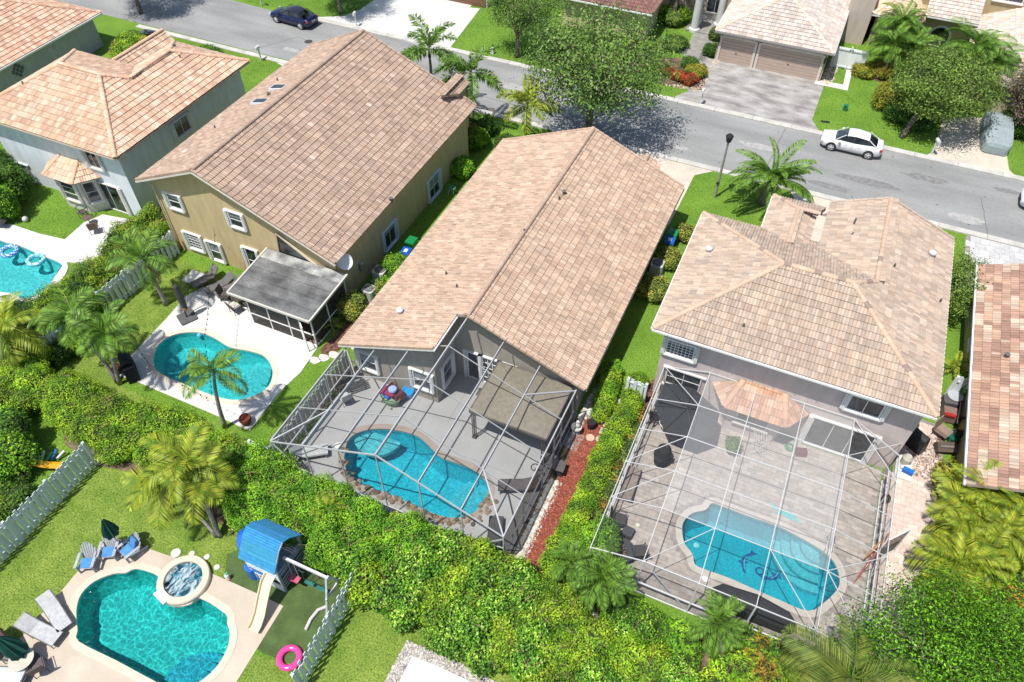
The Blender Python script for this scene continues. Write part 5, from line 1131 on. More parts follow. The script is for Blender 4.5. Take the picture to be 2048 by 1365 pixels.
t = thing('cantilever_umbrella', 'charcoal cantilever umbrella folded on its square base by the lawn', 'umbrella', (*(-30.57,20.55),.03), -.5)
mb = MB(); mb.prism([(-.5,-.42),(-.42,-.5),(.42,-.5),(.5,-.42),(.5,.42),(.42,.5),(-.42,.5),(-.5,.42)],0,.1,(.10,.10,.105)); mb.build('base','matte',t)
MB().tube([(0,0,.1),(-.02,.1,2.5)],.05,8,(.06,.06,.06)).build('mast','paint',t); MB().tube([(-.35,.12,1.0),(-.35,.1,2.75)],.04,8,(.05,.05,.05)).build('arm','paint',t)
MB().tube([(0,.12,.75),(0,.12,1.0),(-.02,.12,1.7),(-.03,.12,2.55),(-.03,.12,2.65)],[.07,.17,.2,.13,.05],10,(.065,.065,.07)).build('folded_canopy','matte',t); MB().tube([(0,.12,.7),(0,.12,.82)],.16,10,(.35,.17,.07)).build('strap','matte',t)
t = thing('covered_grill', 'black covered grill at the corner of the white deck', 'grill', (*(-30.50,15.85),.03), -.6)
mb = MB(); mb.box((0,0,.5),(1.5,.62,1.0),t=(.018,.018,.02),taper=.96); mb.build('cover','matte',t); MB().tube([(-.62,0,1.0),(-.4,0,1.12),(.1,0,1.14),(.3,0,1.02)],[.26,.3,.3,.24],10,(.02,.02,.022)).build('cover_top','matte',t)
def pot(label, p, r=.28, h=.45, col=(.30,.10,.05), plantcol=None, z=.03):
    t = thing('plant_pot', label, 'pot', (p[0],p[1],z)); MB().lathe((0,0,0),[(r*.65,0),(r,h*.7),(r*.92,h),(r*.8,h),(r*.78,h*.8)],18,col).build('pot','matte',t); return t
pot('brown terracotta pot beside the covered grill', (-31.27,15.62)); pot('glazed red-brown pot near the deck tip by the cage corner', (-22.49,15.71), .33, .5, (.22,.06,.03))
t = thing('pool_skimmer_float', 'small blue float at the top edge of the kidney pool', 'pool float', (*(-29.13,19.81),-.12)); MB().lathe((0,0,0),[(.12,-.05),(.14,.02),(.08,.1)],12,(.15,.45,.75)).build('float','paint',t)
for q, lb in (((-20.06,22.70),'heart-shaped white stepping stone nearest the cage wall'),((-20.91,21.68),'white stepping stone second from the cage in the side lawn'),((-21.31,21.25),'white stepping stone third from the cage in the side lawn'),((-21.67,20.88),'white stepping stone nearest the white deck')):
    mb = MB(); mb.prism([(.33*math.cos(a)*(1+.15*math.sin(3*a)),.27*math.sin(a)*(1+.1*math.cos(2*a))) for a in np.linspace(0,2*PI,14,endpoint=False)],0,.05,(.60,.57,.50)); o = mb.build('stepping_stone','matte'); o.location = (*q,.0); tag(o, lb, 'stone', 'white stepping stones by the tan house deck')
# string lights over the deck
def string(label, pts, sag=.25):
    t = thing('string_lights', label, 'string lights', (pts[0][0],pts[0][1],0)); P = []
    for a, b in zip(pts[:-1], pts[1:]):
        for k in range(10):
            f = k/10; P.append((a[0]+(b[0]-a[0])*f, a[1]+(b[1]-a[1])*f, a[2]+(b[2]-a[2])*f-sag*4*f*(1-f)))
    P.append(pts[-1]); MB().tube(P,.008,4,(.02,.02,.02)).build('cable','paint',t,world=True)
    mb = MB()
    for p in P[1:-1]: mb.tube([(p[0],p[1],p[2]-.12),(p[0],p[1],p[2]-.01)],[.03,.02],6,(.05,.04,.03))
    mb.build('bulb','paint',t,world=True)
string('string of bulbs running from the tan house over its pool to the palm', [(-31.2,25.3,3.2),(-28.6,21.4,2.9),(-26.2,18.0,2.8),(-23.4,15.1,2.6)])
string('string of bulbs along the bottom edge of the white deck', [(-23.4,15.05,2.4),(-28.0,15.6,2.3),(-31.8,17.4,2.4)])
t = thing('spade', 'blue round net on a wooden pole leaning on the tan house wall', 'pool tool', (*(-29.65,24.99),.03)); MB().tube([(0,0,0),(0,.5,1.7)],.025,6,(.4,.2,.1)).build('handle','paint',t); MB().lathe((0,.5,1.75),[(.2,0),(.2,.03)],16,(.02,.16,.5)).build('head','paint',t)

# satellite dish, air conditioners, bins, meters beside the tan house
t = thing('satellite_dish', 'white satellite dish on the tan house side wall near the porch', 'satellite dish', (-22.5,25.9,3.4))
n_ = Vector((.55,-.62,.55)).normalized(); u_ = n_.cross(Vector((0,0,1))).normalized(); v_ = u_.cross(n_); Rm = np.array([u_, v_, n_]).T
V = []
for r_, d_ in ((0,0),(.2,.02),(.36,.07),(.45,.12)):
    for k in range(20): p_ = Rm@np.array((r_*math.cos(2*PI*k/20), r_*1.1*math.sin(2*PI*k/20), d_)); V.append(p_+np.array((.35,-.1,.0)))
MB().add(V,[(i*20+k,i*20+(k+1)%20,(i+1)*20+(k+1)%20,(i+1)*20+k) for i in range(3) for k in range(20)],(.62,.64,.66)).build('reflector','paint',t)
MB().tube([(-.1,0,-.3),(.3,-.08,-.02)],.03,6,(.4,.4,.4)).build('bracket','paint',t); MB().tube([(.3,-.08,-.3),(.35+.5*n_.x,-.1+.5*n_.y,.5*n_.z-.1)],.018,6,(.4,.4,.4)).build('feed_arm','paint',t)
def ac(label, p, s_=.8, h=.85, rz=0, g='air conditioners beside the houses', col=(.50,.50,.46)):
    t = thing('air_conditioner', label, 'air conditioner', (p[0],p[1],.02), rz, g)
    MB().prism([(-s_/2+.08,-s_/2),(s_/2-.08,-s_/2),(s_/2,-s_/2+.08),(s_/2,s_/2-.08),(s_/2-.08,s_/2),(-s_/2+.08,s_/2),(-s_/2,s_/2-.08),(-s_/2,-s_/2+.08)],.05,h,col).build('casing','paint',t)
    MB().box((0,0,.02),(s_+.2,s_+.2,.06),t=(.4,.39,.37)).build('base','matte',t)
    MB().cyl((0,0,h-.01),s_*.42,.02,24,(.05,.055,.06)).build('fan_well','paint',t)
    mb = MB()
    for r_ in (.12,.2,.28,.36): mb.torus((0,0,h+.03),r_*s_/.85,.008,24,4,t=(.45,.46,.45))
    for k in range(10): a = 2*PI*k/10; mb.tube([(0,0,h+.035),(s_*.42*math.cos(a),s_*.42*math.sin(a),h+.02)],.007,4,(.45,.46,.45))
    mb.build('guard','paint',t)
    mb = MB()
    for k in range(4): a = PI*k/2+.4; mb.box((.17*math.cos(a),.17*math.sin(a),h+.005),(.24,.1,.01),a,(.2,.21,.22))
    mb.build('fan','paint',t); return t
ac('larger beige air conditioner by the tan house, behind the clipped bushes', (-21.65,28.25)); ac('taller narrow air conditioner nearer the yellow bush by the tan house', (-21.32,26.44), .72, .95)
ac('air conditioner between the yellow bushes beside the centre house', (-6.03,36.07), .8, .8)
def bin_(label, p, col, lid, rz=0):
    t = thing('wheelie_bin', label, 'bin', (p[0],p[1],.01), rz, 'wheeled bins beside the houses')
    MB().box((0,0,.5),(.5,.56,.95),t=col,taper=1.15).build('body','gloss',t); l_ = MB().box((0,0,1.03),(.66,.74,.1),t=lid,taper=.9); l_.build('lid','gloss',t); MB().box((0,0,1.09),(.22,.3,.02),t=(.75,.77,.78) if lid[2] > lid[1] else lid).build('lid_panel','gloss',t)
    MB().tube([(-.27,.34,.98),(.27,.34,.98)],.02,6,col).build('handle','gloss',t)
    for s_ in (-.26,.26): w_ = MB().tube([(s_-.03,.28,.1),(s_+.03,.28,.1)],.1,12,(.03,.03,.03)); w_.build('wheel','rubber',t)
    return t
bin_('green wheeled bin beside the tan house side wall', (-21.11,31.35), (.01,.13,.05), (.01,.22,.07)); bin_('blue wheeled bin with a white label beside the tan house', (-20.91,30.28), (.01,.06,.30), (.01,.10,.45), .1)
bin_('green wheeled bin between the centre house and its yellow bushes', (-5.93,39.03), (.01,.13,.05), (.01,.22,.07)); bin_('blue wheeled bin in front of the green one beside the centre house', (-5.90,38.23), (.01,.06,.30), (.01,.10,.45), .05)
t = thing('electric_meter', 'grey electric meter and box on the shaded tan house wall', 'meter', (-22.52,27.6,1.1)); MB().box((.05,0,.2),(.12,.3,.5),t=(.28,.27,.25)).build('box','paint',t); MB().cyl((.08,0,.5),.12,.1,12,(.4,.42,.42)).build('dial','paint',t)
t = thing('hose_reel', 'white hose reel on legs beside the tan house bushes', 'hose reel', (*(-21.60,37.97),0)); MB().torus((0,0,.5),.2,.06,18,8,t=(.05,.25,.2)).build('hose','paint',t)
for x,y in ((-.2,-.2),(.2,-.2),(.2,.2),(-.2,.2)): MB().tube([(x,y,0),(x*.8,y*.8,.5)],.02,5,(.7,.72,.72)).build('leg','paint',t)
t = thing('pool_equipment', 'white pool equipment on a slab by the yellow-green round bush', 'equipment', (*(-20.89,25.33),.0)); MB().box((0,0,.05),(1.1,.8,.1),t=(.5,.49,.47)).build('slab','matte',t); MB().lathe((.2,.1,.1),[(.2,0),(.22,.5),(.12,.62)],14,(.62,.62,.6)).build('filter','paint',t); MB().tube([(-.35,-.1,.25),(.1,-.1,.25)],.12,10,(.1,.1,.1)).build('pump','paint',t); MB().tube([(-.35,.2,.15),(-.1,.2,.4),(.2,.1,.5)],.035,6,(.7,.7,.7)).build('pipe','paint',t)

# inside the gabled cage
t = thing('pergola', 'taupe fabric pergola canopy on dark posts inside the gabled cage', 'pergola', (-9.0,21.6,.03))
x0_, x1_, ya, yb = -11.15, -6.95, 19.75, 23.3; CNP = (.23,.205,.155)
cp = [(x0_,ya,2.45),(x1_,ya,2.45),(x1_,yb,2.45),(x0_,yb,2.45)]; tp = ((x0_+x1_)/2,(ya+yb)/2,2.72)
for i in range(4):
    MB().add([cp[i],cp[(i+1)%4],tp],[(0,1,2)],CNP).build('canopy_panel','matte',t,world=True)
for i in range(4): MB().beam(np.array(cp[i])-np.array((0,0,.06)), np.array(cp[(i+1)%4])-np.array((0,0,.06)), .06,.16,(.14,.12,.10)).build('canopy_edge','matte',t,world=True)
for p_ in ((x0_+.15,ya+.15),(x1_-.2,ya+.15),(x0_+.15,yb-.15),(x1_-.2,yb-.15)):
    po_ = MB(); 
    for dx,dy in ((-.07,-.07),(.07,-.07),(-.07,.07),(.07,.07)): po_.beam((p_[0]+dx,p_[1]+dy,.03),(p_[0]+dx,p_[1]+dy,2.42),.035,.035,(.10,.08,.07))
    po_.box((p_[0],p_[1],.1),(.24,.24,.1),t=(.10,.08,.07)); po_.build('leg','matte',t,world=True)
t = thing('toy_bin', 'green tub heaped with a maroon cover and blue pool toys by the window', 'toy tub', (*(-16.21,20.16),.03), -.35)
MB().lathe((0,0,0),[(.5,.05),(.62,.5),(.6,.55),(.55,.5)],20,(.22,.32,.2),sx=1.1,sy=.75).build('tub','matte',t); MB().box((-.0,.3,.55),(1.3,.8,.35),t=(.10,.03,.035),taper=.75).build('cover','matte',t)
MB().box((-.1,-.0,.75),(.8,.5,.14),rz=.3,t=(.28,.03,.09)).build('maroon_float','matte',t); MB().lathe((.1,.15,.95),[(.05,-.12),(.24,0),(.22,.1),(.05,.16)],14,(.3,.45,.75)).build('blue_float','matte',t); MB().tube([(-.55,-.2,.6),(.2,-.25,.6)],.1,8,(.02,.12,.45)).build('blue_roll','matte',t)
for x in (-.4,.4): MB().tube([(x,-.42,.1),(x,-.36,.1)],.1,10,(.4,.4,.36)).build('wheel','paint',t)
t = thing('blue_tub', 'bright blue tub beside the heap of pool toys', 'tub', (*(-15.54,20.88),.03)); MB().lathe((0,0,0),[(.28,0),(.36,.4),(.34,.42),(.2,.38)],16,(.01,.28,.62)).build('tub','gloss',t); MB().torus((0,0,.42),.3,.05,16,8,t=(.02,.34,.7)).build('rim','gloss',t)
t = thing('bench', 'dark slatted bench near the left wall of the gabled cage', 'bench', (*(-18.45,19.91),.03), math.radians(50))
for i in range(4): MB().box((0,-.2+i*.13,.42),(1.5,.1,.03),t=(.05,.05,.055)).build('seat_slat','matte',t)
for i in range(3): MB().box((0,.32,.55+i*.13),(1.5,.03,.1),t=(.05,.05,.055)).build('back_slat','matte',t)
for x in (-.65,.65):
    for y in (-.2,.3): MB().box((x,y,.2),(.05,.05,.42),t=(.05,.05,.05)).build('leg','paint',t)
chair('pale chair in front of the dark bench in the gabled cage', (-18.44,19.08), math.radians(150), (.45,.45,.44), (.4,.4,.4), arms=False)
lounger('grey lounger at the left end of the pool in the gabled cage', (-18.26,15.38), math.radians(35), (.3,.3,.3), (.42,.43,.42), 45)
lounger('dark lounger at the right side of the pool in the gabled cage', (-7.70,18.00), math.radians(205), (.06,.055,.055), (.09,.08,.08), 20)
lounger('dark lounger in the lower right corner of the gabled cage', (-7.58,15.08), math.radians(110), (.04,.04,.04), (.06,.06,.06), 40)
t = thing('skimmer_lid', 'round white skimmer lid on the grey deck by the blue pool', 'lid', (*(-17.24,16.48),.03)); MB().lathe((0,0,0),[(.2,0),(.2,.06),(.12,.1)],16,(.66,.66,.64)).build('lid','paint',t)
t = thing('door_mat', 'dark doormat in front of the french door', 'mat', (-11.55,22.7,.03)); MB().box((0,0,.01),(1.3,.55,.02),t=(.10,.09,.085)).build('mat','matte',t)
t = thing('fan', 'small black pedestal fan by the right wall of the gabled cage', 'fan', (-7.15,18.9,.03)); MB().tube([(0,0,0),(0,0,.9)],.03,6,(.03,.03,.03)).build('stand','paint',t); MB().torus((0,0,1.0),.2,.03,16,6,t=(.04,.04,.04)).build('cage','paint',t)
# rocks along the pool rim of the gabled cage
rk = [(-16.73,16.30),(-16.51,15.73),(-15.93,15.24),(-15.44,15.02),(-14.87,14.86),(-14.34,14.85),(-13.83,14.86),(-13.26,14.87),(-12.72,14.91),(-12.22,14.92),(-11.64,14.88),(-11.06,14.84),(-10.52,14.85),(-10.00,14.91),(-9.56,15.05),(-9.16,15.38),(-8.84,15.72),(-8.70,16.20),(-8.64,16.59),(-8.60,16.91)]
g_ = 'boulders edging the lower side of the blue pool'
def rock(nm, label, p, r, col, z=.0, grp=None, par=None):
    mb = MB(); pr_ = [(r*.9,-.05),(r,r*.25),(r*.75,r*.6),(r*.3,r*.75)]; n = 9; V = []
    for rr_, zz in pr_:
        for k in range(n): q_ = rr_*rng.uniform(.75,1.15); V.append((q_*math.cos(2*PI*k/n+.2), q_*math.sin(2*PI*k/n+.2), zz*rng.uniform(.85,1.1)))
    mb.add(V,[(i*n+k,i*n+(k+1)%n,(i+1)*n+(k+1)%n,(i+1)*n+k) for i in range(3) for k in range(n)]+[tuple(range(3*n,4*n))],col)
    o = mb.build(nm,'gravel',par); o.location = (p[0],p[1],z)
    if par is None: tag(o,label,'rock',grp)
    return o
re_ = thing('rock_edging', 'brown rock edging along the lower rim of the blue pool', 'rock edging', (0,0,0))
for i, p in enumerate(rk):
    for k in range(6): rock('boulder', '', (p[0]+rng.uniform(-.35,.35), p[1]+rng.uniform(-.16,.16)), rng.uniform(.07,.14), tuple(np.array([(.17,.12,.08),(.22,.155,.10),(.11,.085,.06),(.26,.20,.14)][int(rng.integers(4))])), .04, par=re_)
# mulch path things beside the gabled cage
t = thing('statue', 'small white stone fountain figure on the red mulch by the cage corner', 'statue', (*(-6.25,22.36),.02)); MB().lathe((0,0,0),[(.22,0),(.2,.1),(.1,.15),(.12,.4),(.3,.5),(.28,.56),(.1,.52)],16,(.55,.52,.48)).build('basin','matte',t); MB().lathe((.05,0,.5),[(.1,0),(.14,.25),(.07,.4),(.1,.5),(.04,.58)],12,(.6,.58,.54)).build('figure','matte',t)
t = thing('lantern', 'white round lantern at the end of the short hedge', 'lantern', (*(-5.94,23.68),.02)); MB().lathe((0,0,0),[(.2,0),(.22,.35),(.15,.42),(.17,.5),(.06,.62)],14,(.6,.6,.58)).build('body','matte',t)
t = thing('trash_pot', 'black cylinder pot on the red mulch', 'pot', (*(-5.64,22.99),.02)); MB().lathe((0,0,0),[(.18,0),(.24,.45),(.24,.5),(.18,.48)],16,(.02,.02,.022)).build('pot','matte',t)
t = thing('storage_box', 'small dark square box on the pebble strip', 'box', (*(-6.21,19.72),.03), .1); MB().box((0,0,.3),(.5,.5,.55),t=(.05,.045,.045)).build('body','matte',t); MB().box((0,0,.6),(.66,.66,.07),t=(.10,.09,.09)).build('lid','matte',t)
ln = ((-4.76,25.21),(-4.86,24.64),(-4.94,24.06),(-4.95,23.51),(-4.91,23.00),(-4.94,22.46),(-5.45,22.34))
for i, q in enumerate(ln):
    mb = MB()
    if i % 2 == 0 and i < 5 : mb.box((0,0,.03),(.45,.4,.05),t=(.48,.45,.42))
    else: mb.prism([(.24*math.cos(a),.22*math.sin(a)) for a in np.linspace(0,2*PI,12,endpoint=False)],0,.05,(.55,.42,.30))
    o = mb.build('stepping_stone','matte'); o.location = (*q,.02); tag(o, ['grey square stone at the top of the mulch path','orange round stone second down the mulch path','grey square stone third down the mulch path','orange round stone fourth down the mulch path','grey square stone fifth down the mulch path','round tan stone lowest on the mulch path','single round tan stone near the concrete pad'][i], 'stone', 'stepping stones of the mulch path')

# inside the flat cage
t = thing('shade_umbrella', 'large black open umbrella canopy in the corner of the flat cage', 'umbrella', (-1.45,24.7,.01), .0)
ctr = (-1.2,24.3,2.5); rim = [(-2.75,25.9),(-1.3,26.15),(.35,25.2),(.45,23.8),(-.4,22.9),(-1.9,22.95),(-2.8,24.2)]
for i in range(7):
    a, b = rim[i], rim[(i+1)%7]; MB().add([(*a,2.02),(*b,2.02),ctr],[(0,1,2)],(.035,.04,.045)).build('canopy_panel','matte',t,world=True)
    MB().tube([(*a,2.04),(ctr[0],ctr[1],2.53)],.02,5,(.02,.02,.02)).build('rib','paint',t,world=True)
MB().tube([(-2.6,24.4,0),(-2.6,24.4,2.3),(-1.2,24.3,2.6)],.05,8,(.05,.05,.05)).build('mast','paint',t,world=True)
t = thing('bistro_table', 'round white filigree metal table by the black umbrella', 'table', (*(-1.96,24.43),.01)); mb = MB(); mb.torus((0,0,.72),.42,.022,26,6,t=(.66,.64,.6))
for k in range(6): a = 2*PI*k/6; mb.torus((.26*math.cos(a),.26*math.sin(a),.72),.13,.014,14,5,t=(.66,.64,.6))
mb.build('tabletop','paint',t); MB().tube([(0,0,0),(0,0,.7)],.04,8,(.6,.58,.55)).build('leg','paint',t)
t = thing('slatted_chair', 'black slatted garden chair at the left wall of the flat cage', 'chair', (*(-2.71,24.81),.01), .3)
for i in range(5): MB().box((0,-.24+i*.12,.42),(.55,.09,.03),t=(.03,.03,.035)).build('seat_slat','matte',t)
for i in range(5): MB().box((-.3,-.24+i*.12,.75),(.03,.09,.65),t=(.03,.03,.035)).build('back_slat','matte',t)
for x in (-.25,.25):
    for y in (-.26,.26): MB().box((x,y,.22),(.05,.05,.44),t=(.03,.03,.035)).build('leg','paint',t)
t = thing('covered_barbecue', 'tall black covered barbecue standing on the flat cage patio', 'barbecue', (*(-1.61,22.44),.01), .1); MB().tube([(0,0,0),(0,0,.55),(.02,.05,.6),(0,.1,1.1),(0,.1,1.35)],[.38,.44,.42,.34,.16],14,(.022,.024,.028)).build('cover','matte',t); MB().box((0,0,.75),(.95,.3,.12),t=(.022,.024,.028)).build('side_shelf','matte',t)
lounger('brown lounger by the left wall of the flat cage', (-2.65,20.37), math.radians(92), (.10,.09,.08), (.24,.20,.17), 15, z=.01)
chair('dark fabric chair left of the fire pit', (-2.50,18.23), math.radians(10), (.055,.05,.05), z=.01, w=.66); chair('dark fabric chair right of the fire pit', (-1.11,17.04), math.radians(120), (.055,.05,.05), z=.01, w=.66)
t = thing('footstool', 'dark cube footstool between the chair and the fire pit', 'stool', (*(-1.91,17.83),.01), -.1); MB().box((0,0,.22),(.5,.5,.42),t=(.06,.06,.065)).build('body','matte',t)
t = thing('fire_pit', 'round black fire pit table with brown stones', 'fire pit', (*(-1.88,16.70),.01)); MB().lathe((0,0,0),[(.5,0),(.62,.5),(.64,.55),(.3,.56),(.28,.48)],24,(.05,.055,.06)).build('bowl','matte',t)
mb = MB()
for k in range(40): a, r_ = rng.uniform(0,2*PI), .27*math.sqrt(rng.uniform()); mb.box((r_*math.cos(a),r_*math.sin(a),.56),(.06,.05,.05),a,(.24,.14,.10))
mb.build('lava_stones','matte',t)['kind'] = 'stuff'
pot('black planter in the lower left corner of the flat cage', (-2.73,16.51), .3, .5, (.03,.03,.03), z=.01)
t = thing('skimmer_lid', 'round white lid in the pavers below the dolphin pool', 'lid', (*(2.06,17.23),.02)); MB().cyl((0,0,0),.17,.02,20,(.68,.68,.66)).build('lid','paint',t)
t = thing('valve_cover', 'small cream round lid between the footstool and the pool', 'lid', (*(-1.61,18.51),.02)); MB().cyl((0,0,0),.1,.06,14,(.6,.56,.45)).build('lid','paint',t)
t = thing('covered_swim_spa', 'long black covered furniture along the lower wall of the flat cage', 'covered furniture', (*(4.27,16.45),.01), -.02)
MB().tube([(-1.75,0,.3),(-1.45,.05,.42),(0,.08,.5),(1.4,.05,.42),(1.8,-.02,.3)],[.3,.52,.6,.5,.28],12,(.028,.03,.034)).build('cover','matte',t)
t = thing('potted_bush', 'dark potted bush near the black umbrella', 'plant', (*(1.52,24.52),.01)); MB().lathe((0,0,0),[(.22,0),(.32,.42),(.28,.45)],14,(.09,.08,.08)).build('pot','matte',t); POTB = t
t = thing('drying_rack', 'thin white drying rack near the small bay window', 'drying rack', (*(2.63,25.19),.01), .2); mb = MB()
for s_ in (-.35,.35): mb.tube([(-.3,s_,0),(.3,s_,1.1)],.014,5,(.66,.66,.66)); mb.tube([(.3,s_,0),(-.3,s_,1.1)],.014,5,(.66,.66,.66))
for k in range(6): mb.tube([(-.3+.12*k,-.35,1.1),(-.3+.12*k,.35,1.1)],.01,4,(.66,.66,.66))
mb.build('frame','paint',t)
t = thing('hose', 'coiled green hose by the sliding door', 'hose', (*(4.22,26.01),.01)); mb = MB()
for k in range(5): mb.torus((rng.normal(0,.02),rng.normal(0,.02),.04+.04*k),.24-.02*k,.02,20,5,t=(.05,.26,.14))
mb.build('coil','paint',t)
t = thing('red_cooler', 'dark red cooler box by the sliding door', 'cooler', (*(4.82,25.84),.01), .3); MB().box((0,0,.18),(.5,.32,.34),t=(.18,.03,.04)).build('box','paint',t); MB().box((0,0,.37),(.52,.34,.05),t=(.12,.03,.04)).build('lid','paint',t)
P_ = (4.71,22.06); nd = (.08,.50,.52)
for i, lb in enumerate(('uppermost teal pool noodle beside the dolphin pool','second teal pool noodle beside the dolphin pool','lowest teal pool noodle beside the dolphin pool')):
    o = MB().tube([(-.6,0,0),(-.2,.05*(i-1),0),(.3,-.03,0),(.7,.04*(1-i),0)],.035,7,nd).build('pool_noodle','matte'); o.location = (P_[0]+.15*(i-1),P_[1]-.14*(i-1),.06); o.rotation_euler = (0,0,-.12+.1*(i-1)); tag(o, lb, 'pool noodle', 'teal pool noodles')
t = MB().tube([(0,0,-.9),(0,0,-.5),(0,0,.2),(0,0,.8),(0,0,.95)],[.03,.24,.30,.2,.03],14,(.55,.24,.07)).build('paddle_board','gloss',smooth=True); t.scale = (1,.25,1); t.rotation_euler = (math.radians(12),math.radians(60),math.radians(75)); t.location = (*(8.83,21.63),.75); tag(t, 'orange bodyboard leaning at the right wall of the flat cage', 'board')
t = MB().tube([(0,0,-1.2),(0,0,-.7),(0,0,.2),(0,0,.9),(0,0,1.1)],[.03,.26,.32,.2,.03],14,(.42,.10,.09)).build('paddle_board','gloss',smooth=True); t.scale = (1,.22,1); t.rotation_euler = (0,math.radians(65),math.radians(70)); t.location = (*(8.62,20.72),.5); tag(t, 'faded red paddle board below the orange one', 'board')
pot('potted plant by the pillar at the right wall of the flat cage', (9.08,24.78), .22, .4, (.08,.07,.06), z=.01)
for i, q in enumerate(((9.07,25.33), (9.08,21.41))): pass
t = thing('ladder_rail', 'curved steel handrail at the pool steps under the flat cage', 'handrail', (*(6.75,21.14),.03)); 
for s_ in (0,.3): MB().tube([(s_,-.5,-.4),(s_,-.4,.5),(s_,0,.8),(s_,.35,.5),(s_,.4,0)],.022,7,(.6,.6,.6)).build('rail','metal',t)
# narrow side yard clutter
t = thing('patio_table_stack', 'glass-topped grey table near the white gate', 'table', (*(11.70,32.55),.02), .2); MB().cyl((0,0,.72),.42,.03,20,(.40,.43,.46)).build('tabletop','gloss',t); MB().box((-.2,-.3,.35),(.8,.6,.65),t=(.10,.09,.09)).build('box','matte',t)
t = thing('cart', 'red and grey utility cart in the right side yard', 'cart', (*(11.61,31.41),.02), .1); MB().box((0,0,.35),(.7,.7,.5),t=(.22,.14,.12)).build('body','matte',t); MB().box((-.1,-.3,.65),(.5,.2,.12),t=(.4,.03,.03)).build('tray','gloss',t); MB().tube([(.15,-.9,.8),(.2,.2,1.3)],.03,6,(.5,.5,.5)).build('handle','metal',t)
for x in (-.3,.3): MB().tube([(x-.04,-.3,.12),(x+.04,-.3,.12)],.12,10,(.03,.03,.03)).build('wheel','rubber',t)
t = thing('mirror_frame', 'black frame leaning by the cart in the right side yard', 'frame', (*(12.17,31.23),.02)); MB().box((0,0,.5),(.7,.06,1.0),t=(.04,.035,.035),R=np.array([(1,0,0),(0,.85,.5),(0,-.5,.85)]).T).build('panel','matte',t)
chair('brown fabric armchair in the right side yard', (11.36,30.08), -.5, (.28,.20,.16), (.1,.08,.07), z=.02, w=.7)
t = thing('green_bucket', 'green round tub behind the brown armchair', 'tub', (*(11.91,29.98),.02)); MB().lathe((0,0,0),[(.26,0),(.34,.4),(.36,.45),(.3,.42)],16,(.01,.12,.08)).build('tub','gloss',t); MB().box((.1,.1,.6),(.35,.3,.3),t=(.03,.03,.03)).build('black_box','matte',t)
t = thing('dark_crate', 'dark brown tipped crate below the green tub', 'crate', (*(11.56,29.14),.02), .35); MB().box((0,0,.28),(.95,.55,.4),t=(.10,.075,.06),R=np.array([(1,0,0),(0,.9,.4),(0,-.4,.9)]).T).build('body','matte',t); MB().box((.0,-.1,.5),(.7,.1,.06),t=(.2,.18,.16)).build('edge','matte',t)
for x in (-.4,.4): MB().tube([(x-.03,-.2,.1),(x+.03,-.2,.1)],.1,10,(.03,.03,.03)).build('wheel','rubber',t)
t = thing('beige_bench_box', 'beige upright storage bench against the right edge house', 'storage bench', (*(11.58,27.25),.02)); MB().box((0,0,.45),(.5,1.0,.9),t=(.40,.34,.28),taper=.95).build('body','matte',t); MB().box((-.32,0,.35),(.14,.9,.7),t=(.20,.17,.14)).build('doors','matte',t)
t = thing('black_grill', 'black kettle grill beside the right house corner', 'grill', (*(10.12,28.73),.02), -.6); MB().box((0,0,.5),(1.0,.5,.9),t=(.03,.03,.032),taper=.85).build('body','paint',t); MB().tube([(-.4,0,.95),(.4,0,.95)],.25,12,(.025,.025,.028)).build('lid','paint',t)
t = thing('pool_pump', 'white pool filter and pump with a blue box on the gravel', 'pool equipment', (*(9.76,27.23),.03)); MB().box((0,0,.04),(.8,1.6,.08),t=(.62,.61,.58)).build('slab','matte',t); MB().lathe((0,.2,.08),[(.24,0),(.26,.5),(.14,.66)],16,(.45,.43,.36)).build('filter','paint',t); MB().tube([(-.2,-.2,.2),(.2,-.1,.3)],.1,10,(.6,.6,.58)).build('pump','paint',t); MB().tube([(0,.5,.15),(0,.6,.5),(-.2,.6,.6)],.05,8,(.66,.66,.64)).build('pipe','paint',t)
t = thing('blue_box', 'bright blue box at the end of the pool equipment slab', 'box', (*(9.93,26.89),.11), -.2); MB().box((0,0,.12),(.5,.22,.24),t=(.01,.12,.45)).build('box','paint',t); MB().box((0,0,.25),(.52,.24,.03),t=(.015,.15,.5)).build('lid','paint',t)
# upper left yard furniture
t = thing('hammock_chair', 'black round-back metal chair beside the bay window', 'chair', (*(-43.35,25.31),.03)); MB().torus((0,0,.8),.35,.03,18,6,t=(.08,.08,.08)).build('backrest','paint',t); MB().box((0,-.1,.45),(.5,.5,.06),t=(.10,.08,.07)).build('seat','matte',t)
for x in (-.2,.2):
    for y in (-.3,.1): MB().tube([(x,y,0),(x,y,.45)],.02,5,(.06,.05,.05)).build('leg','paint',t)
chair('brown folding chair on the pale patio left of the hedge', (-41.51,24.35), 2.4, (.16,.11,.09)); chair('dark lounge chair at the left edge of the pale patio', (-47.69,22.30), -1.2, (.04,.04,.045), w=.8)
t = thing('small_table', 'small dark table in front of the bay window', 'table', (*(-42.51,24.87),.03)); MB().cyl((0,0,.5),.3,.03,16,(.14,.09,.08)).build('tabletop','matte',t); MB().tube([(0,0,0),(0,0,.5)],.03,6,(.05,.05,.05)).build('leg','paint',t)
t = MB().lathe((0,0,.2),[(.02,-.2),(.14,-.15),(.2,0),(.14,.15),(.02,.2)],18,(.62,.62,.60)).build('ball','paint',smooth=True); t.location = (*(-46.68,23.28),0); tag(t, 'white ball on the small lawn by the pale blue house', 'ball')
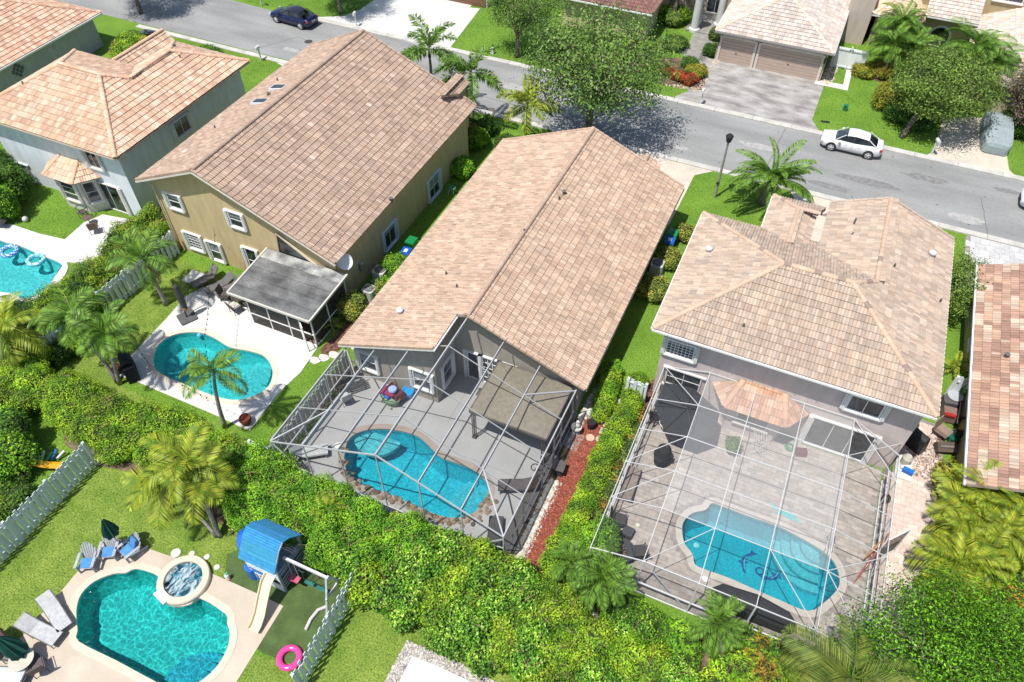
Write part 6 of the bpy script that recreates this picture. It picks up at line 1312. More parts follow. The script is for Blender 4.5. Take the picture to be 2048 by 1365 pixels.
# front: lamp post, mailboxes, utility boxes, manhole, signs
t = thing('street_lamp', 'tall grey lamp post with a dark lantern on the centre lawn', 'street lamp', (*(-4.52,45.25),0)); MB().tube([(0,0,0),(0,0,4.45)],[.1,.065],12,(.30,.29,.26)).build('post','matte',t)
ln_ = MB().lathe((0,0,4.45),[(.05,0),(.1,.06),(.16,.12),(.25,.5),(.14,.52)],12,(.045,.05,.05)).build('lantern','matte',t); MB().lathe((0,0,4.96),[(.27,0),(.2,.1),(.05,.17),(.02,.26)],12,(.02,.02,.022)).build('cap','matte',ln_); MB().box((.0,-.1,1.3),(.22,.12,.16),t=(.03,.03,.03)).build('fixture','matte',t)
def mailbox(label, p, rz=0, col=(.66,.66,.64)):
    t = thing('mailbox', label, 'mailbox', (p[0],p[1],0), rz, 'white roadside mailboxes'); MB().box((0,0,.6),(.1,.1,1.25),t=col).build('post','matte',t); MB().box((0,-.12,1.08),(.09,.5,.09),t=col).build('arm','matte',t)
    mb = MB(); pr_ = [(-.1,1.14),(.1,1.14),(.1,1.26),(.06,1.33),(-.06,1.33),(-.1,1.26)]; mb.vsolid([(x,-.35,z) for x,z in pr_],(0,.5,0),col); mb.build('box','paint',t); MB().box((.11,-.1,1.3),(.015,.05,.12),t=(.5,.05,.04)).build('flag','paint',t); return t
mailbox('white mailbox at the kerb by the colourful shrubs', (-8.6,56.95)); mailbox('white mailbox leaning out from the round tree lawn', (9.1,57.2), .4); mailbox('white mailbox in the shade by the pale driveway', (-41.45,56.99), .2)
mailbox('white mailbox at the near kerb left of the tan house', (-45.6,48.0)); mailbox('grey-white mailbox between the big tree and the centre roof', (-12.5,48.0), 0, (.42,.5,.5)); mailbox('white mailbox at the top left on the far lawn', (-52.03,56.76), 1.2)
for q, lb in (((-27.64,57.51),'small white utility box on the lawn by the big tree'),((2.26,60.79),'small green utility box on the lawn of the garage house')):
    t = thing('utility_box', lb, 'utility box', (*q,0)); gcol = (.62,.62,.6) if 'white' in lb else (.02,.16,.10); MB().box((0,0,.2),(.32,.3,.45),t=gcol,taper=.9).build('body','paint',t); MB().box((0,0,.45),(.36,.34,.05),t=gcol).build('lid','paint',t)
for q, lb in (((0.95,58.35),'left black meter cover in the lawn by the white car'),((1.28,58.42),'right black meter cover in the lawn by the white car')):
    t = MB().box((0,0,.02),(.34,.24,.04),t=(.02,.02,.025)).build('meter_cover','paint'); t.location = (*q,.0); tag(t, lb, 'cover', 'ground meter covers')
t = MB().cyl((0,0,0),.36,.012,24,(.06,.055,.05)).build('manhole_cover','matte'); t.location = (*(-43.76,52.54),.008); tag(t, 'dark round manhole cover in the street below the blue car', 'manhole cover')
t = MB().cyl((0,0,0),.36,.012,24,(.12,.11,.10)).build('manhole_cover','matte'); t.location = (*(-23.78,48.99),.008); tag(t, 'round cover at the kerb below the palms', 'manhole cover')
bn = thing('wheelie_bin', 'grey bin behind the white gate', 'bin', (*(0.49,75.71),0), 0, 'wheeled bins beside the houses'); MB().box((0,0,.5),(.6,.6,1.0),t=(.22,.24,.26),taper=1.1).build('body','paint',bn); MB().box((0,0,1.04),(.68,.7,.08),t=(.28,.3,.32)).build('lid','paint',bn)

# ================================================================ cars
def car(label, p, rz, col, L=4.45, W=1.75, H=1.45, name='parked_car', covered=False, sporty=0):
    t = thing(name, label, 'car', (p[0],p[1],.01), rz, 'cars parked on the street and drives')
    # stations along x (front +x): x, half width, sill z, belt z, crown z
    xs = np.array([-.5,-.485,-.44,-.36,-.2,0,.2,.34,.43,.475,.495])*L
    hw = np.array([.66,.80,.92,.98,1,1,1,.98,.92,.80,.62])*W/2
    sill = np.array([.45,.3,.24,.2,.2,.2,.2,.2,.22,.28,.4])
    belt = np.array([.80,.93,.97,.97,.95,.93,.91,.86,.80,.72,.60])*H/1.45
    n = 9; V = []
    for x, h, s_, b in zip(xs, hw, sill, belt):
        for (fy, fz) in ((-1*.86,0),(-1,.22),(-1.0,.62),(-.93,.93),(-.78,1.0),(0,1.03),(.78,1.0),(.93,.93),(1.0,.62),(1,.22),(.86,0)): V.append((x, h*fy, s_+(b-s_)*fz))
    m = 11; F = [(i*m+k, (i+1)*m+k, (i+1)*m+(k+1)%m, i*m+(k+1)%m) for i in range(len(xs)-1) for k in range(m)]+[tuple(range(m)), tuple(range((len(xs)-1)*m, len(xs)*m))[::-1]]
    if covered:
        mb = MB(); V = []
        bl = np.array([.55,.80,.92,.98,1.42,1.50,1.50,1.02,.95,.85,.6])
        for x, h, b in zip(xs, hw, bl):
            cab = b > 1.1; pr_ = ((1.05,.06),(1.06,.35),(1.03,.72 if b > .8 else b*.8),(1.0 if not cab else .97,.86 if cab else b*.93),(.80,b*.96 if cab else b*.98),(0,b+.02))
            full = [(-a_, z_) for a_, z_ in pr_[:-1]]+[pr_[-1]]+[(a_, z_) for a_, z_ in pr_[:-1][::-1]]
            for a_, z_ in full: V.append((x*1.03+rng.normal(0,.008), h*a_+rng.normal(0,.01), z_+rng.normal(0,.01)))
        mb.add(V, F, col).build('cover','matte',t,smooth=False)
        for x in (-.31*L,.32*L):
            for y in (-W/2+.1,W/2-.1): MB().tube([(x,y-.1,.31),(x,y+.1,.31)],.31,16,(.03,.03,.03)).build('wheel','rubber',t)
        MB().beam((-.3,-W/2-.04,.5),(-.28,W/2+.04,.5),.04,.02,tuple(c*.8 for c in col)).build('strap','matte',t)
        return t
    b_ = MB(); b_.add(V, F, col).build('body','gloss',t,smooth=True)
    # greenhouse: dark glass loft, roof panel on top
    z0 = .93*H/1.45
    st = [(-.43*L if sporty else -.41*L, .72, .96*H/1.45, .0),(-.20*L,.84,H-.06,1),(-.04*L,.87,H,1),(.07*L,.84,H-.05,1),(.28*L,.78,.90*H/1.45,0)]
    V = []
    for x, wf, zt_, _ in st:
        for fy, z in ((-1,z0-.06),(-.80 if _ else -.96,zt_-.03),(0,zt_),(.80 if _ else .96,zt_-.03),(1,z0-.06)): V.append((x, fy*W/2*.90*(wf+.06), z))
    F = [(i*5+k,(i+1)*5+k,(i+1)*5+k+1,i*5+k+1) for i in range(4) for k in range(4)]
    gl_ = MB(); gl_.add(V, F, (1,1,1)).build('glass','glass',t)
    V = []
    for x, wf, zt_ in ((-.25*L,.83,H-.12),(-.20*L,.84,H-.048),(-.04*L,.87,H+.012),(.07*L,.84,H-.038),(.10*L,.83,H-.085)):
        for fy, dz in ((-.83,-.045),(-.4,.0),(0,.008),(.4,.0),(.83,-.045)): V.append((x, fy*W/2*.90*(wf+.06), zt_+dz))
    MB().add(V, [(i*5+k,(i+1)*5+k,(i+1)*5+k+1,i*5+k+1) for i in range(4) for k in range(4)], col if sporty != 2 else (.02,.02,.025)).build('roof_panel','gloss',t,smooth=True)
    for s_ in (-1,1):
        for (xa,za),(xb,zb_),ww in (((-.40*L,.95*H/1.45),(-.24*L,H-.06),.07),((.27*L,.90*H/1.45),(.12*L,H-.05),.06),((-.02*L,z0),(-.03*L,H-.03),.05)):
            ya_ = s_*W/2*.88*(.86); MB().beam((xa,s_*W/2*.80,za),(xb,s_*W/2*.90*.94*.80,zb_),ww,ww*.6,col if ww > .05 else (.03,.03,.03)).build('pillar','gloss',t)
        MB().box((.19*L,s_*(W/2+.09),.98*H/1.45),(.16,.18,.12),t=col).build('mirror','gloss',t)
        for x in (-.13*L,.08*L): MB().box((x,s_*(W/2-.005),.78),(.16,.03,.03),t=tuple(min(1,c*1.1+.1) for c in col)).build('door_handle','gloss',t)
        for x in (-.02*L,.21*L,-.25*L): MB().box((x,s_*(W/2+.001),.62),(.012,.012,.5),t=(.02,.02,.02)).build('door_seam','matte',t)
        MB().box((.455*L,s_*W*.36,.63),(.22,.34,.13),rz=-s_*.35,t=(.62,.64,.66)).build('headlight','gloss',t)
        MB().box((-.468*L,s_*W*.37,.82*H/1.45),(.18,.32,.15),rz=s_*.35,t=(.45,.02,.02)).build('taillight','gloss',t)
        for x in (-.305*L,.30*L):
            w_ = MB().tube([(x,s_*(W/2-.2),.32),(x,s_*(W/2+.012),.32)],.325,24,(.02,.02,.02)).build('wheel','rubber',t)
            mb = MB(); mb.tube([(x,s_*(W/2+.005),.32),(x,s_*(W/2+.022),.32)],.225,20,(.45,.46,.47))
            for k in range(5): a = 2*PI*k/5+.3; mb.beam((x,s_*(W/2+.028),.32),(x+.21*math.cos(a),s_*(W/2+.028),.32+.21*math.sin(a)),.06,.012,(.62,.63,.64))
            for k in range(5): a = 2*PI*(k+.5)/5+.3; mb.box((x+.15*math.cos(a),s_*(W/2+.0225),.32+.15*math.sin(a)),(.07,.008,.07),t=(.06,.06,.06))
            mb.build('rim','paint',w_)
            MB().tube([(x,s_*(W/2-.12),.34),(x,s_*(W/2+.002),.34)],.385,24,(.01,.01,.01)).build('wheel_arch','rubber',t)
    MB().box((.492*L,0,.5),(.06,W*.5,.16),t=(.03,.03,.03)).build('grille','matte',t); MB().box((-.497*L,0,.66),(.03,.5,.13),t=(.6,.6,.58)).build('number_plate','paint',t)
    MB().box((-.46*L,0,1.0*H/1.45),(.1,W*.6,.03),t=col).build('boot_lip','gloss',t)
    return t
car('white sedan parked along the far kerb by the round tree', (3.35,55.3), PI, (.72,.72,.72), 4.45, 1.72, 1.47)
car('dark blue sedan parked along the far kerb at the upper left', (-47.1,55.2), PI-.07, (.004,.008,.055), 4.7, 1.84, 1.40, sporty=2)
car('car under a pale grey-green cover on the cream driveway', (13.35,61.5), -PI/2+.02, (.27,.325,.335), 4.9, 1.95, 1.55, covered=True, name='covered_car')
car('white car cut by the right edge of the picture', (17.3,53.4+.0), PI, (.66,.66,.66), 4.6, 1.8, 1.5)
car('dark car mostly hidden behind the pale blue house roof', (-56.7,45.2), PI/2+.1, (.02,.025,.03), 4.6, 1.8, 1.45)

# ================================================================ plants
GREENS = dict(
 ficus=[(.10,.20,.016),(.14,.25,.018),(.18,.30,.025),(.075,.15,.014),(.22,.33,.03)],
 lime=[(.20,.30,.02),(.26,.36,.025),(.15,.24,.02),(.32,.40,.04),(.11,.18,.02)],
 hedge=[(.16,.23,.018),(.22,.29,.025),(.11,.17,.015),(.27,.33,.03),(.08,.13,.013)],
 dark=[(.055,.11,.018),(.08,.145,.02),(.035,.075,.014),(.11,.18,.03)],
 oak=[(.085,.135,.035),(.12,.175,.045),(.055,.095,.028),(.16,.21,.06),(.21,.25,.09)],
 olive=[(.11,.15,.035),(.15,.19,.045),(.075,.11,.028),(.19,.22,.05)],
 varieg=[(.35,.36,.10),(.28,.32,.06),(.42,.40,.14),(.18,.24,.04),(.12,.18,.03)],
 yellow=[(.42,.40,.04),(.34,.36,.04),(.24,.30,.03),(.50,.45,.07)],
 glossy=[(.08,.17,.015),(.05,.12,.012),(.13,.24,.02),(.18,.30,.03),(.36,.42,.12)],
 red=[(.42,.06,.02),(.50,.11,.03),(.28,.04,.02),(.36,.14,.03)],
 croton=[(.45,.32,.03),(.40,.20,.03),(.14,.16,.03),(.50,.40,.05),(.10,.12,.02)],
 palm=[(.10,.17,.03),(.14,.22,.035),(.19,.27,.05),(.07,.12,.025)],
 palmy=[(.28,.33,.04),(.22,.29,.035),(.31,.36,.05),(.13,.22,.03),(.36,.33,.04)],
 coco=[(.20,.27,.04),(.14,.21,.03),(.28,.32,.05),(.09,.14,.02)],
 bright=[(.05,.11,.01),(.08,.17,.01),(.17,.36,.015),(.22,.42,.02),(.13,.28,.012),(.27,.46,.03),(.09,.2,.01)],
 myrtle=[(.10,.13,.04),(.16,.18,.07),(.32,.17,.20),(.38,.24,.24),(.08,.12,.03)],
)
for k_, f_ in dict(ficus=1.9, lime=1.6, hedge=1.65, dark=1.7, oak=1.75, olive=1.75, glossy=1.75, bright=1.2, palm=1.5, palmy=1.25, varieg=1.2).items():
    GREENS[k_] = [(c[0]*f_*(.97 if k_ in ('palmy','varieg') else .83), c[1]*f_*1.0, c[2]*f_*.7) for c in GREENS[k_]]
    GREENS[k_].append(tuple(x*.3 for x in GREENS[k_][1])); GREENS[k_].append(tuple(x*1.35 for x in GREENS[k_][0]))
def leaves(P, N, size, cols, aspect=.5, fold=.18):
    """leaf quads at points P, facing N"""
    n = len(P); N = N/np.linalg.norm(N, axis=1, keepdims=True)
    r = rng.normal(size=(n,3)); T = r-(r*N).sum(1, keepdims=True)*N; T /= np.linalg.norm(T, axis=1, keepdims=True)+1e-9; B = np.cross(N, T)
    L = (size*rng.uniform(.6, 1.25, n))[:,None]; W = L*aspect/2
    V = np.stack([P-T*L*.5, P+B*W+N*L*fold*.5, P+T*L*.5-N*L*fold*.4, P-B*W+N*L*fold*.5], 1)
    F = np.arange(4*n).reshape(n,4)
    return V.reshape(-1,3), F, cols
def pick(pal, n, shade=None):
    c = np.array(GREENS[pal])[rng.integers(0, len(GREENS[pal]), n)]*rng.uniform(.82, 1.18, (n,1))
    return c if shade is None else c*shade[:,None]
def foliage(par, blobs, pal, size=.13, dens=420, aspect=.5, core=True, name='foliage', up=.5, corek=.8, zmin=.03, rough=.16):
    """blobs (x,y,z,rx,ry,rz): shell of separate leaves over every blob, inner ones dropped"""
    Bq = np.array([b[:6] for b in blobs], float); Ps, Ns, Cs = [], [], []
    for i, (x,y,z,rx,ry,rz_) in enumerate(Bq):
        area = 4*PI*((rx*ry)**1.6/3+(rx*rz_)**1.6/3+(ry*rz_)**1.6/3)**(1/1.6)*.8; n = int(area*dens)
        d = rng.normal(size=(n,3)); d /= np.linalg.norm(d, axis=1, keepdims=True)
        lump = 1+rough*(np.sin(d[:,0]*5+i)+np.sin(d[:,1]*6+i*2)+np.sin(d[:,2]*5+i*3)+.9*np.sin(d[:,0]*14+i)*np.sin(d[:,1]*13+i*2)+.7*np.sin(d[:,2]*17+d[:,0]*11))*.45
        k = rng.uniform(.72, 1.04, n)*lump
        p = np.array((x,y,z))+d*k[:,None]*np.array((rx,ry,rz_)); m = p[:,2] > zmin
        near = np.argsort(((Bq[:,:2]-np.array((x,y)))**2).sum(1))[:10]
        for j in near:
            if j == i: continue
            q = (p-Bq[j,:3])/Bq[j,3:6]; m &= (q**2).sum(1) > .55
        p = p[m]; Ps.append(p); Ns.append(d[m]*.8+np.array((0,0,up))+rng.normal(0,.45,(m.sum(),3)))
        cv = np.sin(p[:,0]*3.1+np.sin(p[:,1]*2.3)*2)+np.sin(p[:,1]*4.3+p[:,2]*3+np.sin(p[:,0]*5.1)); cb = (1+.16*cv)[:,None]*np.stack([1+.10*cv, np.ones(len(cv)), np.ones(len(cv))],1)
        Cs.append(pick(pal[int(rng.integers(len(pal)))] if isinstance(pal,(list,tuple)) else pal, m.sum())*rng.uniform(.85,1.15)*np.clip(cb,.5,1.5))
    P = np.vstack(Ps); N = np.vstack(Ns); cols = np.vstack(Cs)
    V, F, c = leaves(P, N, size, cols, aspect)
    o = fastmesh(name, V, F, c, 'leaf', par); stuff(o)
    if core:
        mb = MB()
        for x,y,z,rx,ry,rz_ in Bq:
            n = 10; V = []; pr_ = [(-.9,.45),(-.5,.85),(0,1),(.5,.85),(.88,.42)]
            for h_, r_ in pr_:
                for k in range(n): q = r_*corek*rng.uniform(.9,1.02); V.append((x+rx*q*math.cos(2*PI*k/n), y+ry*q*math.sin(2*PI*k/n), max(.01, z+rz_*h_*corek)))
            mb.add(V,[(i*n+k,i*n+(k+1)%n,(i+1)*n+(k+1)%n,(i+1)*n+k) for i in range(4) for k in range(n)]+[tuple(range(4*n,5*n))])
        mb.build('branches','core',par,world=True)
    return o
def plant(name, label, cat, p, group=None): return thing(name, label, cat, (p[0],p[1],0), 0, group)
def mass(name, label, cat, poly, h, r, pal, size=.13, dens=300, sp=None, group=None, hv=.25, aspect=.5, up=.6):
    sp = sp or r*.95; xs = [p[0] for p in poly]; ys = [p[1] for p in poly]; pts = []
    for _ in range(9000):
        x, y = rng.uniform(min(xs),max(xs)), rng.uniform(min(ys),max(ys))
        if inside(x,y,poly) and all((x-a)**2+(y-b)**2 > sp*sp for a,b in pts): pts.append((x,y))
    t = plant(name, label, cat, (sum(p[0] for p in pts)/len(pts), sum(p[1] for p in pts)/len(pts)), group); bl = []
    for x,y in pts:
        hh = h*rng.uniform(1-hv,1+hv*.6); rr_ = r*rng.uniform(.8,1.15); bl.append((x,y,hh*.55,rr_,rr_,hh*.5))
    foliage(t, bl, pal, size, dens, aspect, up=up)
    if name == 'hedge' and len(bl) > 8:
        tw = MB()
        for k in range(len(bl)*5):
            b = bl[int(rng.integers(len(bl)))]; a_ = rng.uniform(0,2*PI); r_ = b[3]*rng.uniform(0,.8); x_, y_ = b[0]+r_*math.cos(a_), b[1]+r_*math.sin(a_); z_ = b[2]+b[5]*math.sqrt(max(.1,1-(r_/b[3])**2)); dx, dy = rng.normal(0,.18,2)
            tw.tube([(x_,y_,z_-.25),(x_+dx,y_+dy,z_+.02),(x_+dx*2.2,y_+dy*2.2,z_+rng.uniform(.0,.16))],[.014,.01,.004],3,(1.5,1.25,1.0),cap=False)
        tw.build('twigs','twig',t,world=True)['kind'] = 'stuff'
    return t
M['twig'] = mat('twig_bark', (.26,.19,.13), .95, scale=6, var=.2, tint=True)
def strip(name, label, pts, w, h, pal, size=.1, dens=500, group=None, boxy=True):
    """clipped hedge along a line"""
    bl = []; P = [np.array(p) for p in pts]
    for a, b in zip(P[:-1], P[1:]):
        L = np.linalg.norm(b-a); k = max(1,int(L/(w*.42)))
        for i in range(k+1): q = a+(b-a)*i/k; bl.append((q[0]+rng.normal(0,.03),q[1]+rng.normal(0,.03),h*.48,w/2*rng.uniform(.93,1.08),w/2*rng.uniform(.93,1.08),h*.52*rng.uniform(.95,1.06)))
    c_ = P[len(P)//2]; t = plant(name, label, 'hedge', c_, group); foliage(t, bl, pal, size, dens, up=.7, corek=.85, rough=.08); return t
def shrub(label, p, r, h, pal, size=.11, dens=420, name='shrub', group=None, nb=4, aspect=.5, z=0):
    t = plant(name, label, 'shrub', p, group); bl = [(p[0],p[1],z+h*.5,r*.8,r*.8,h*.5)]
    for k in range(nb): a = 2*PI*k/nb+rng.uniform(0,1); bl.append((p[0]+r*.45*math.cos(a),p[1]+r*.45*math.sin(a),z+h*rng.uniform(.38,.55),r*.6,r*.6,h*.42))
    foliage(t, bl, pal, size, dens, aspect); return t
def limb(mb, a, b, r0, r1, bend=.15, n=5, t=(1,1,1)):
    a = np.array(a,float); b = np.array(b,float); off = rng.normal(0,bend,3)*np.linalg.norm(b-a)*.4; off[2] = abs(off[2])
    P = [a+(b-a)*s_+off*4*s_*(1-s_)*.5 for s_ in np.linspace(0,1,n)]; mb.tube(P, np.linspace(r0,r1,n), 7, t); return P
def tree(name, label, p, trunk_h, crown_c, crown_r, pal, nclump=60, per=260, clump_r=.75, size=.15, tr=.2, limbs=7, cat='tree', lean=(0,0), group=None, hollow=.35, twigs=True, aspect=.5):
    t = thing(name, label, cat, (p[0],p[1],0), 0, group)
    fork = (p[0]+lean[0],p[1]+lean[1],trunk_h); mb = MB()
    limb(mb,(p[0],p[1],-.05),fork,tr*1.25,tr*.8,.05)
    mb.build('trunk','bark',t,world=True,smooth=True)
    cc = np.array(crown_c); cr = np.array(crown_r); cl = []
    for k in range(nclump*4):
        d = rng.normal(size=3); d /= np.linalg.norm(d); q = cc+d*cr*rng.uniform(hollow,1)**.6
        if all(np.linalg.norm(q-c_) > clump_r*.75 for c_ in cl): cl.append(q)
        if len(cl) >= nclump: break
    cl = np.array(cl); lb = MB(); ends = []
    for k in range(limbs):
        a = 2*PI*k/limbs+rng.uniform(-.3,.3); e = cc+cr*np.array((math.cos(a)*.5,math.sin(a)*.5,rng.uniform(-.1,.5))); PP = limb(lb,fork,e,tr*.5,tr*.18,.25,7); ends += PP[2:]
    ends = np.array(ends)
    if twigs:
        for q in cl:
            j = np.argmin(((ends-q)**2).sum(1)); limb(lb,ends[j],q,tr*.16,.012,.2,4)
    lb.build('limb','bark',t,world=True,smooth=True)
    Ps,Ns,Cs = [],[],[]
    for q in cl:
        n = int(per*rng.uniform(.6,1.3)); d = rng.normal(size=(n,3)); s_ = np.array((1,1,.62))*clump_r*rng.uniform(.8,1.2)
        pp = q+d*s_*.5; Ps.append(pp); nn_ = d*.4+(pp-cc)*.15+np.array((0,0,.6))+rng.normal(0,.5,(n,3)); Ns.append(nn_); Cs.append(pick(pal,n)*rng.uniform(.78,1.2))
    V,F,c = leaves(np.vstack(Ps),np.vstack(Ns),size,np.vstack(Cs),aspect)
    stuff(fastmesh('crown',V,F,c,'leaf',t)); return t
# ---------------------------------------------------------------- palms
def frond_mesh(L, droop, nl, ll, lw, pal, arch=.5, hang=.25, plume=False):
    """one feather frond growing along +x"""
    P = []; x = z = 0; a = arch; seg = 12
    for i in range(seg+1):
        P.append((x,0,z)); x += L/seg*math.cos(a); z += L/seg*math.sin(a); a -= droop/seg*(.6+.9*i/seg)
    P = np.array(P); mb = MB(); mb.tube(P, np.linspace(.028,.006,seg+1), 4, GREENS[pal][1])
    V,F,Cl = [],[],[]
    for i in range(nl):
        f = .1+.9*i/(nl-1); k = f*seg; j = min(int(k),seg-1); c_ = P[j]+(P[j+1]-P[j])*(k-j); d = P[j+1]-P[j]; d /= np.linalg.norm(d)
        n_ = np.cross(d,(0,1,0)); n_ = -n_ if n_[2] < 0 else n_
        ln = ll*(math.sin(PI*min(.98,(f*.86+.13)))**.6)*rng.uniform(.88,1.08)
        for s_ in (-1,1):
            reps = (rng.uniform(-.8,.8),rng.uniform(-.8,.8)) if plume else (0,)
            for e_ in reps:
                out = np.array((0,s_*1.,0))*(.8)+d*.62+n_*((.22-hang) + e_); out /= np.linalg.norm(out)
                tip = c_+out*ln+np.array((0,0,-hang*ln*.9)); mid = c_+out*ln*.5+n_*.02*ln+np.array((0,0,-.08*ln)); w_ = d*lw/2
                V += [c_,mid-w_,tip,mid+w_]; Cl.append(np.array(GREENS[pal][int(rng.integers(len(GREENS[pal])))])*rng.uniform(.85,1.15))
    b0 = 0; mb.add(V,[(4*i,4*i+1,4*i+2,4*i+3) for i in range(len(Cl))]); mb.t[-len(Cl):] = [tuple(c_) for c_ in Cl]
    me = mb.mesh('frond'); me.materials.append(M['leaf']); return me
FR = {}
def fr(kind):
    if kind in FR: return FR[kind]
    cfg = dict(feather=dict(L=1.95,nl=28,ll=.66,lw=.07,pal='palm'), coco=dict(L=3.0,nl=40,ll=.95,lw=.055,pal='coco'), fox=dict(L=2.5,nl=34,ll=.55,lw=.085,pal='palm',plume=True), foxy=dict(L=2.4,nl=34,ll=.55,lw=.085,pal='palmy',plume=True),
               date=dict(L=3.1,nl=40,ll=.5,lw=.085,pal='palm'), pygmy=dict(L=1.25,nl=22,ll=.34,lw=.055,pal='palm'), areca=dict(L=1.9,nl=26,ll=.66,lw=.07,pal='palmy'), big=dict(L=2.7,nl=34,ll=.85,lw=.07,pal='palm'))[kind]
    FR[kind] = [frond_mesh(arch=a,droop=d,hang=h,**cfg) for a,d,h in ((1.15,1.5,.15),(.75,1.7,.25),(.45,1.7,.3),(.1,1.5,.4))]
    return FR[kind]
def dead_frond(kind):
    if 'dead' not in FR:
        GREENS['straw'] = [(.34,.25,.13),(.28,.19,.10),(.40,.31,.18)]
        FR['dead'] = frond_mesh(1.9, 1.5, 22, .5, .05, 'straw', arch=-.2, hang=.6)
    return FR['dead']
def palm(label, p, top, kind='feather', n=14, tr=.09, scale=1., spike=False, group=None, shaft=None, name='palm_tree', curve=.12, tilt=(0,0)):
    t = thing(name, label, 'palm', (p[0],p[1],0), 0, group); top = np.array(top,float); b = np.array((p[0],p[1],0.))
    Pq = [b+(top-b)*s_+np.array(((top-b)[0],(top-b)[1],0))*(-curve)*4*s_*(1-s_) for s_ in np.linspace(0,1,9)]
    MB().tube(Pq, np.linspace(tr*1.35,tr*.8,9)*np.array([1.25,1,1,1,1,1,1,1,.9]), 10).build('trunk','palmbark',t,world=True,smooth=True)
    if shaft: MB().tube([top-np.array((0,0,.1)),top+np.array((0,0,.55))],[tr*1.1,tr*.5],8,shaft).build('crownshaft','matte',t,world=True,smooth=True); top = top+np.array((0,0,.45))
    ms = fr(kind); az = rng.uniform(0,2*PI)
    for i in range(n):
        lev = i/n; m_ = ms[min(3,int(lev*4))]; o = link('frond', m_, t)
        o.location = tuple(top-b+np.array((0,0,.08*(1-lev)))); s_ = scale*rng.uniform(.88,1.1); o.scale = (s_,s_,s_)
        o.rotation_euler = (rng.normal(0,.3), rng.normal(0,.16), az+i*2.399+rng.normal(0,.3))
    if kind not in ('pygmy','fox','foxy'):
        for k in range(2):
            o = link('dead_frond', dead_frond(kind), t); o.location = tuple(top-b-np.array((0,0,.05))); o.scale = (scale*.8,)*3; o.rotation_euler = (rng.normal(0,.3), .35, rng.uniform(0,2*PI))
    if spike: MB().tube([top,top+np.array((0,0,1.0)),top+np.array((.03,.02,2.0))],[.04,.025,.004],6,GREENS['palm'][2]).build('spear_leaf','leaf',t,world=True)
    return t
gpb = 'slender palms in the pool yard of the tan house'
palm('single palm leaning over the kidney pool from the deck edge', (-23.37,15.03), (*(-22.87,15.46),4.5), 'feather', 13, .09, .98, curve=.18)
palm('left of the two palms leaning from the covered grill corner', (-30.80,15.04), (*(-32.07,15.43),4.3), 'feather', 15, .09, 1.1, curve=.05)
palm('right of the two palms leaning from the covered grill corner', (-30.62,15.00), (*(-29.97,15.49),4.1), 'feather', 14, .09, 1.05, curve=.05)
palm('palm by the slatted fence above the folded charcoal umbrella', (-32.50,20.92), (*(-32.64,20.97),3.6), 'feather', 15, .1, 1.15, curve=.05)
palm('yellow-fringed palm cut by the left edge', (-37.33,13.29), (*(-36.45,14.14),2.9), 'areca', 14, .09, 1.3)
palm('leftmost palm of the clump on the lower lawn', (-19.70,9.76), (*(-21.64,10.14),3.0), 'areca', 10, .07, 1.15, curve=.02)
palm('middle palm of the clump on the lower lawn', (-19.63,9.82), (*(-21.04,11.02),3.8), 'areca', 11, .07, 1.15, curve=.05)
palm('right palm of the clump on the lower lawn', (-19.53,9.81), (*(-20.28,10.60),3.1), 'areca', 10, .07, 1.1, curve=.08)
gf = 'bushy foxtail palms by the street'
palm('foxtail palm nearest the tan house roof, with a tall spear leaf', (-27.71,46.79), (*(-27.70,46.66),4.9), 'fox', 10, .12, 1.2, spike=True, shaft=(.10,.16,.04))
palm('middle foxtail palm leaning over the street', (-24.05,46.17), (*(-23.83,45.90),4.3), 'fox', 10, .11, 1.15, spike=True, shaft=(.10,.16,.04))
palm('yellow-green foxtail palm beside the big street tree', (-18.92,45.14), (*(-18.88,44.95),3.5), 'foxy', 11, .12, 1.15, spike=True, shaft=(.2,.25,.05))
palm('broad date palm on the lawn in front of the right house', (-1.19,46.03), (*(-1.19,45.40),2.4), 'date', 36, .25, 1.05)
palm('left pygmy date palm at the end of the clipped hedge', (-2.98,13.81), (*(-3.49,14.39),2.2), 'pygmy', 22, .09, 1.0)
palm('right pygmy date palm by the corner of the flat cage', (-2.33,13.62), (*(-2.11,14.44),2.0), 'pygmy', 26, .1, 1.25)
palm('pygmy date palm below the flat cage on a curved trunk', (3.57,13.80), (*(2.81,14.33),2.4), 'pygmy', 24, .09, 1.1)
palm('coconut palm spreading over the lower right corner of the flat cage', (7.6,13.2), (7.6,13.4,4.4), 'coco', 16, .14, .95)
for q, lb, kd, h in (((4.49,67.97),'leftmost palm in front of the arched window','pygmy',2.6),((6.29,68.79),'second palm from the left under the tile canopy','pygmy',2.2),((4.56,70.85),'palm behind the leftmost one at the top right','pygmy',3.4)):
    palm(lb, q, (q[0],q[1],h), kd, 26, .09, 2.0, group=None)
for q, lb, h in (((10.11,66.95),'large arching palm above the round tree at the top right',4.2),((11.28,66.63),'palm leaning right over the pale roof at the top right',3.2)):
    palm(lb, q, (q[0],q[1],h), 'big', 24, .11, 1.15)
ga = 'yellowing areca palms at the right edge'
for i,(q,h,lb) in enumerate((((12.86,26.27),1.8,'areca palm nearest the tiled roof corner'),((13.78,25.79),2.2,'areca palm right of the one nearest the tiled roof'),((14.99,26.93),2.4,'areca palm at the right edge below the tiled roof'),((12.61,24.11),1.9,'areca palm throwing its shadow on the side path'),((13.49,23.95),2.3,'areca palm behind the bright green tree'),((12.79,22.54),1.6,'lowest areca palm beside the side path'),((14.78,25.09),2.4,'areca palm in the middle of the right edge'))):
    palm(lb, q, (q[0]+rng.normal(0,.2),q[1]+rng.normal(0,.2),h), 'areca', 15, .07, .95, curve=0)
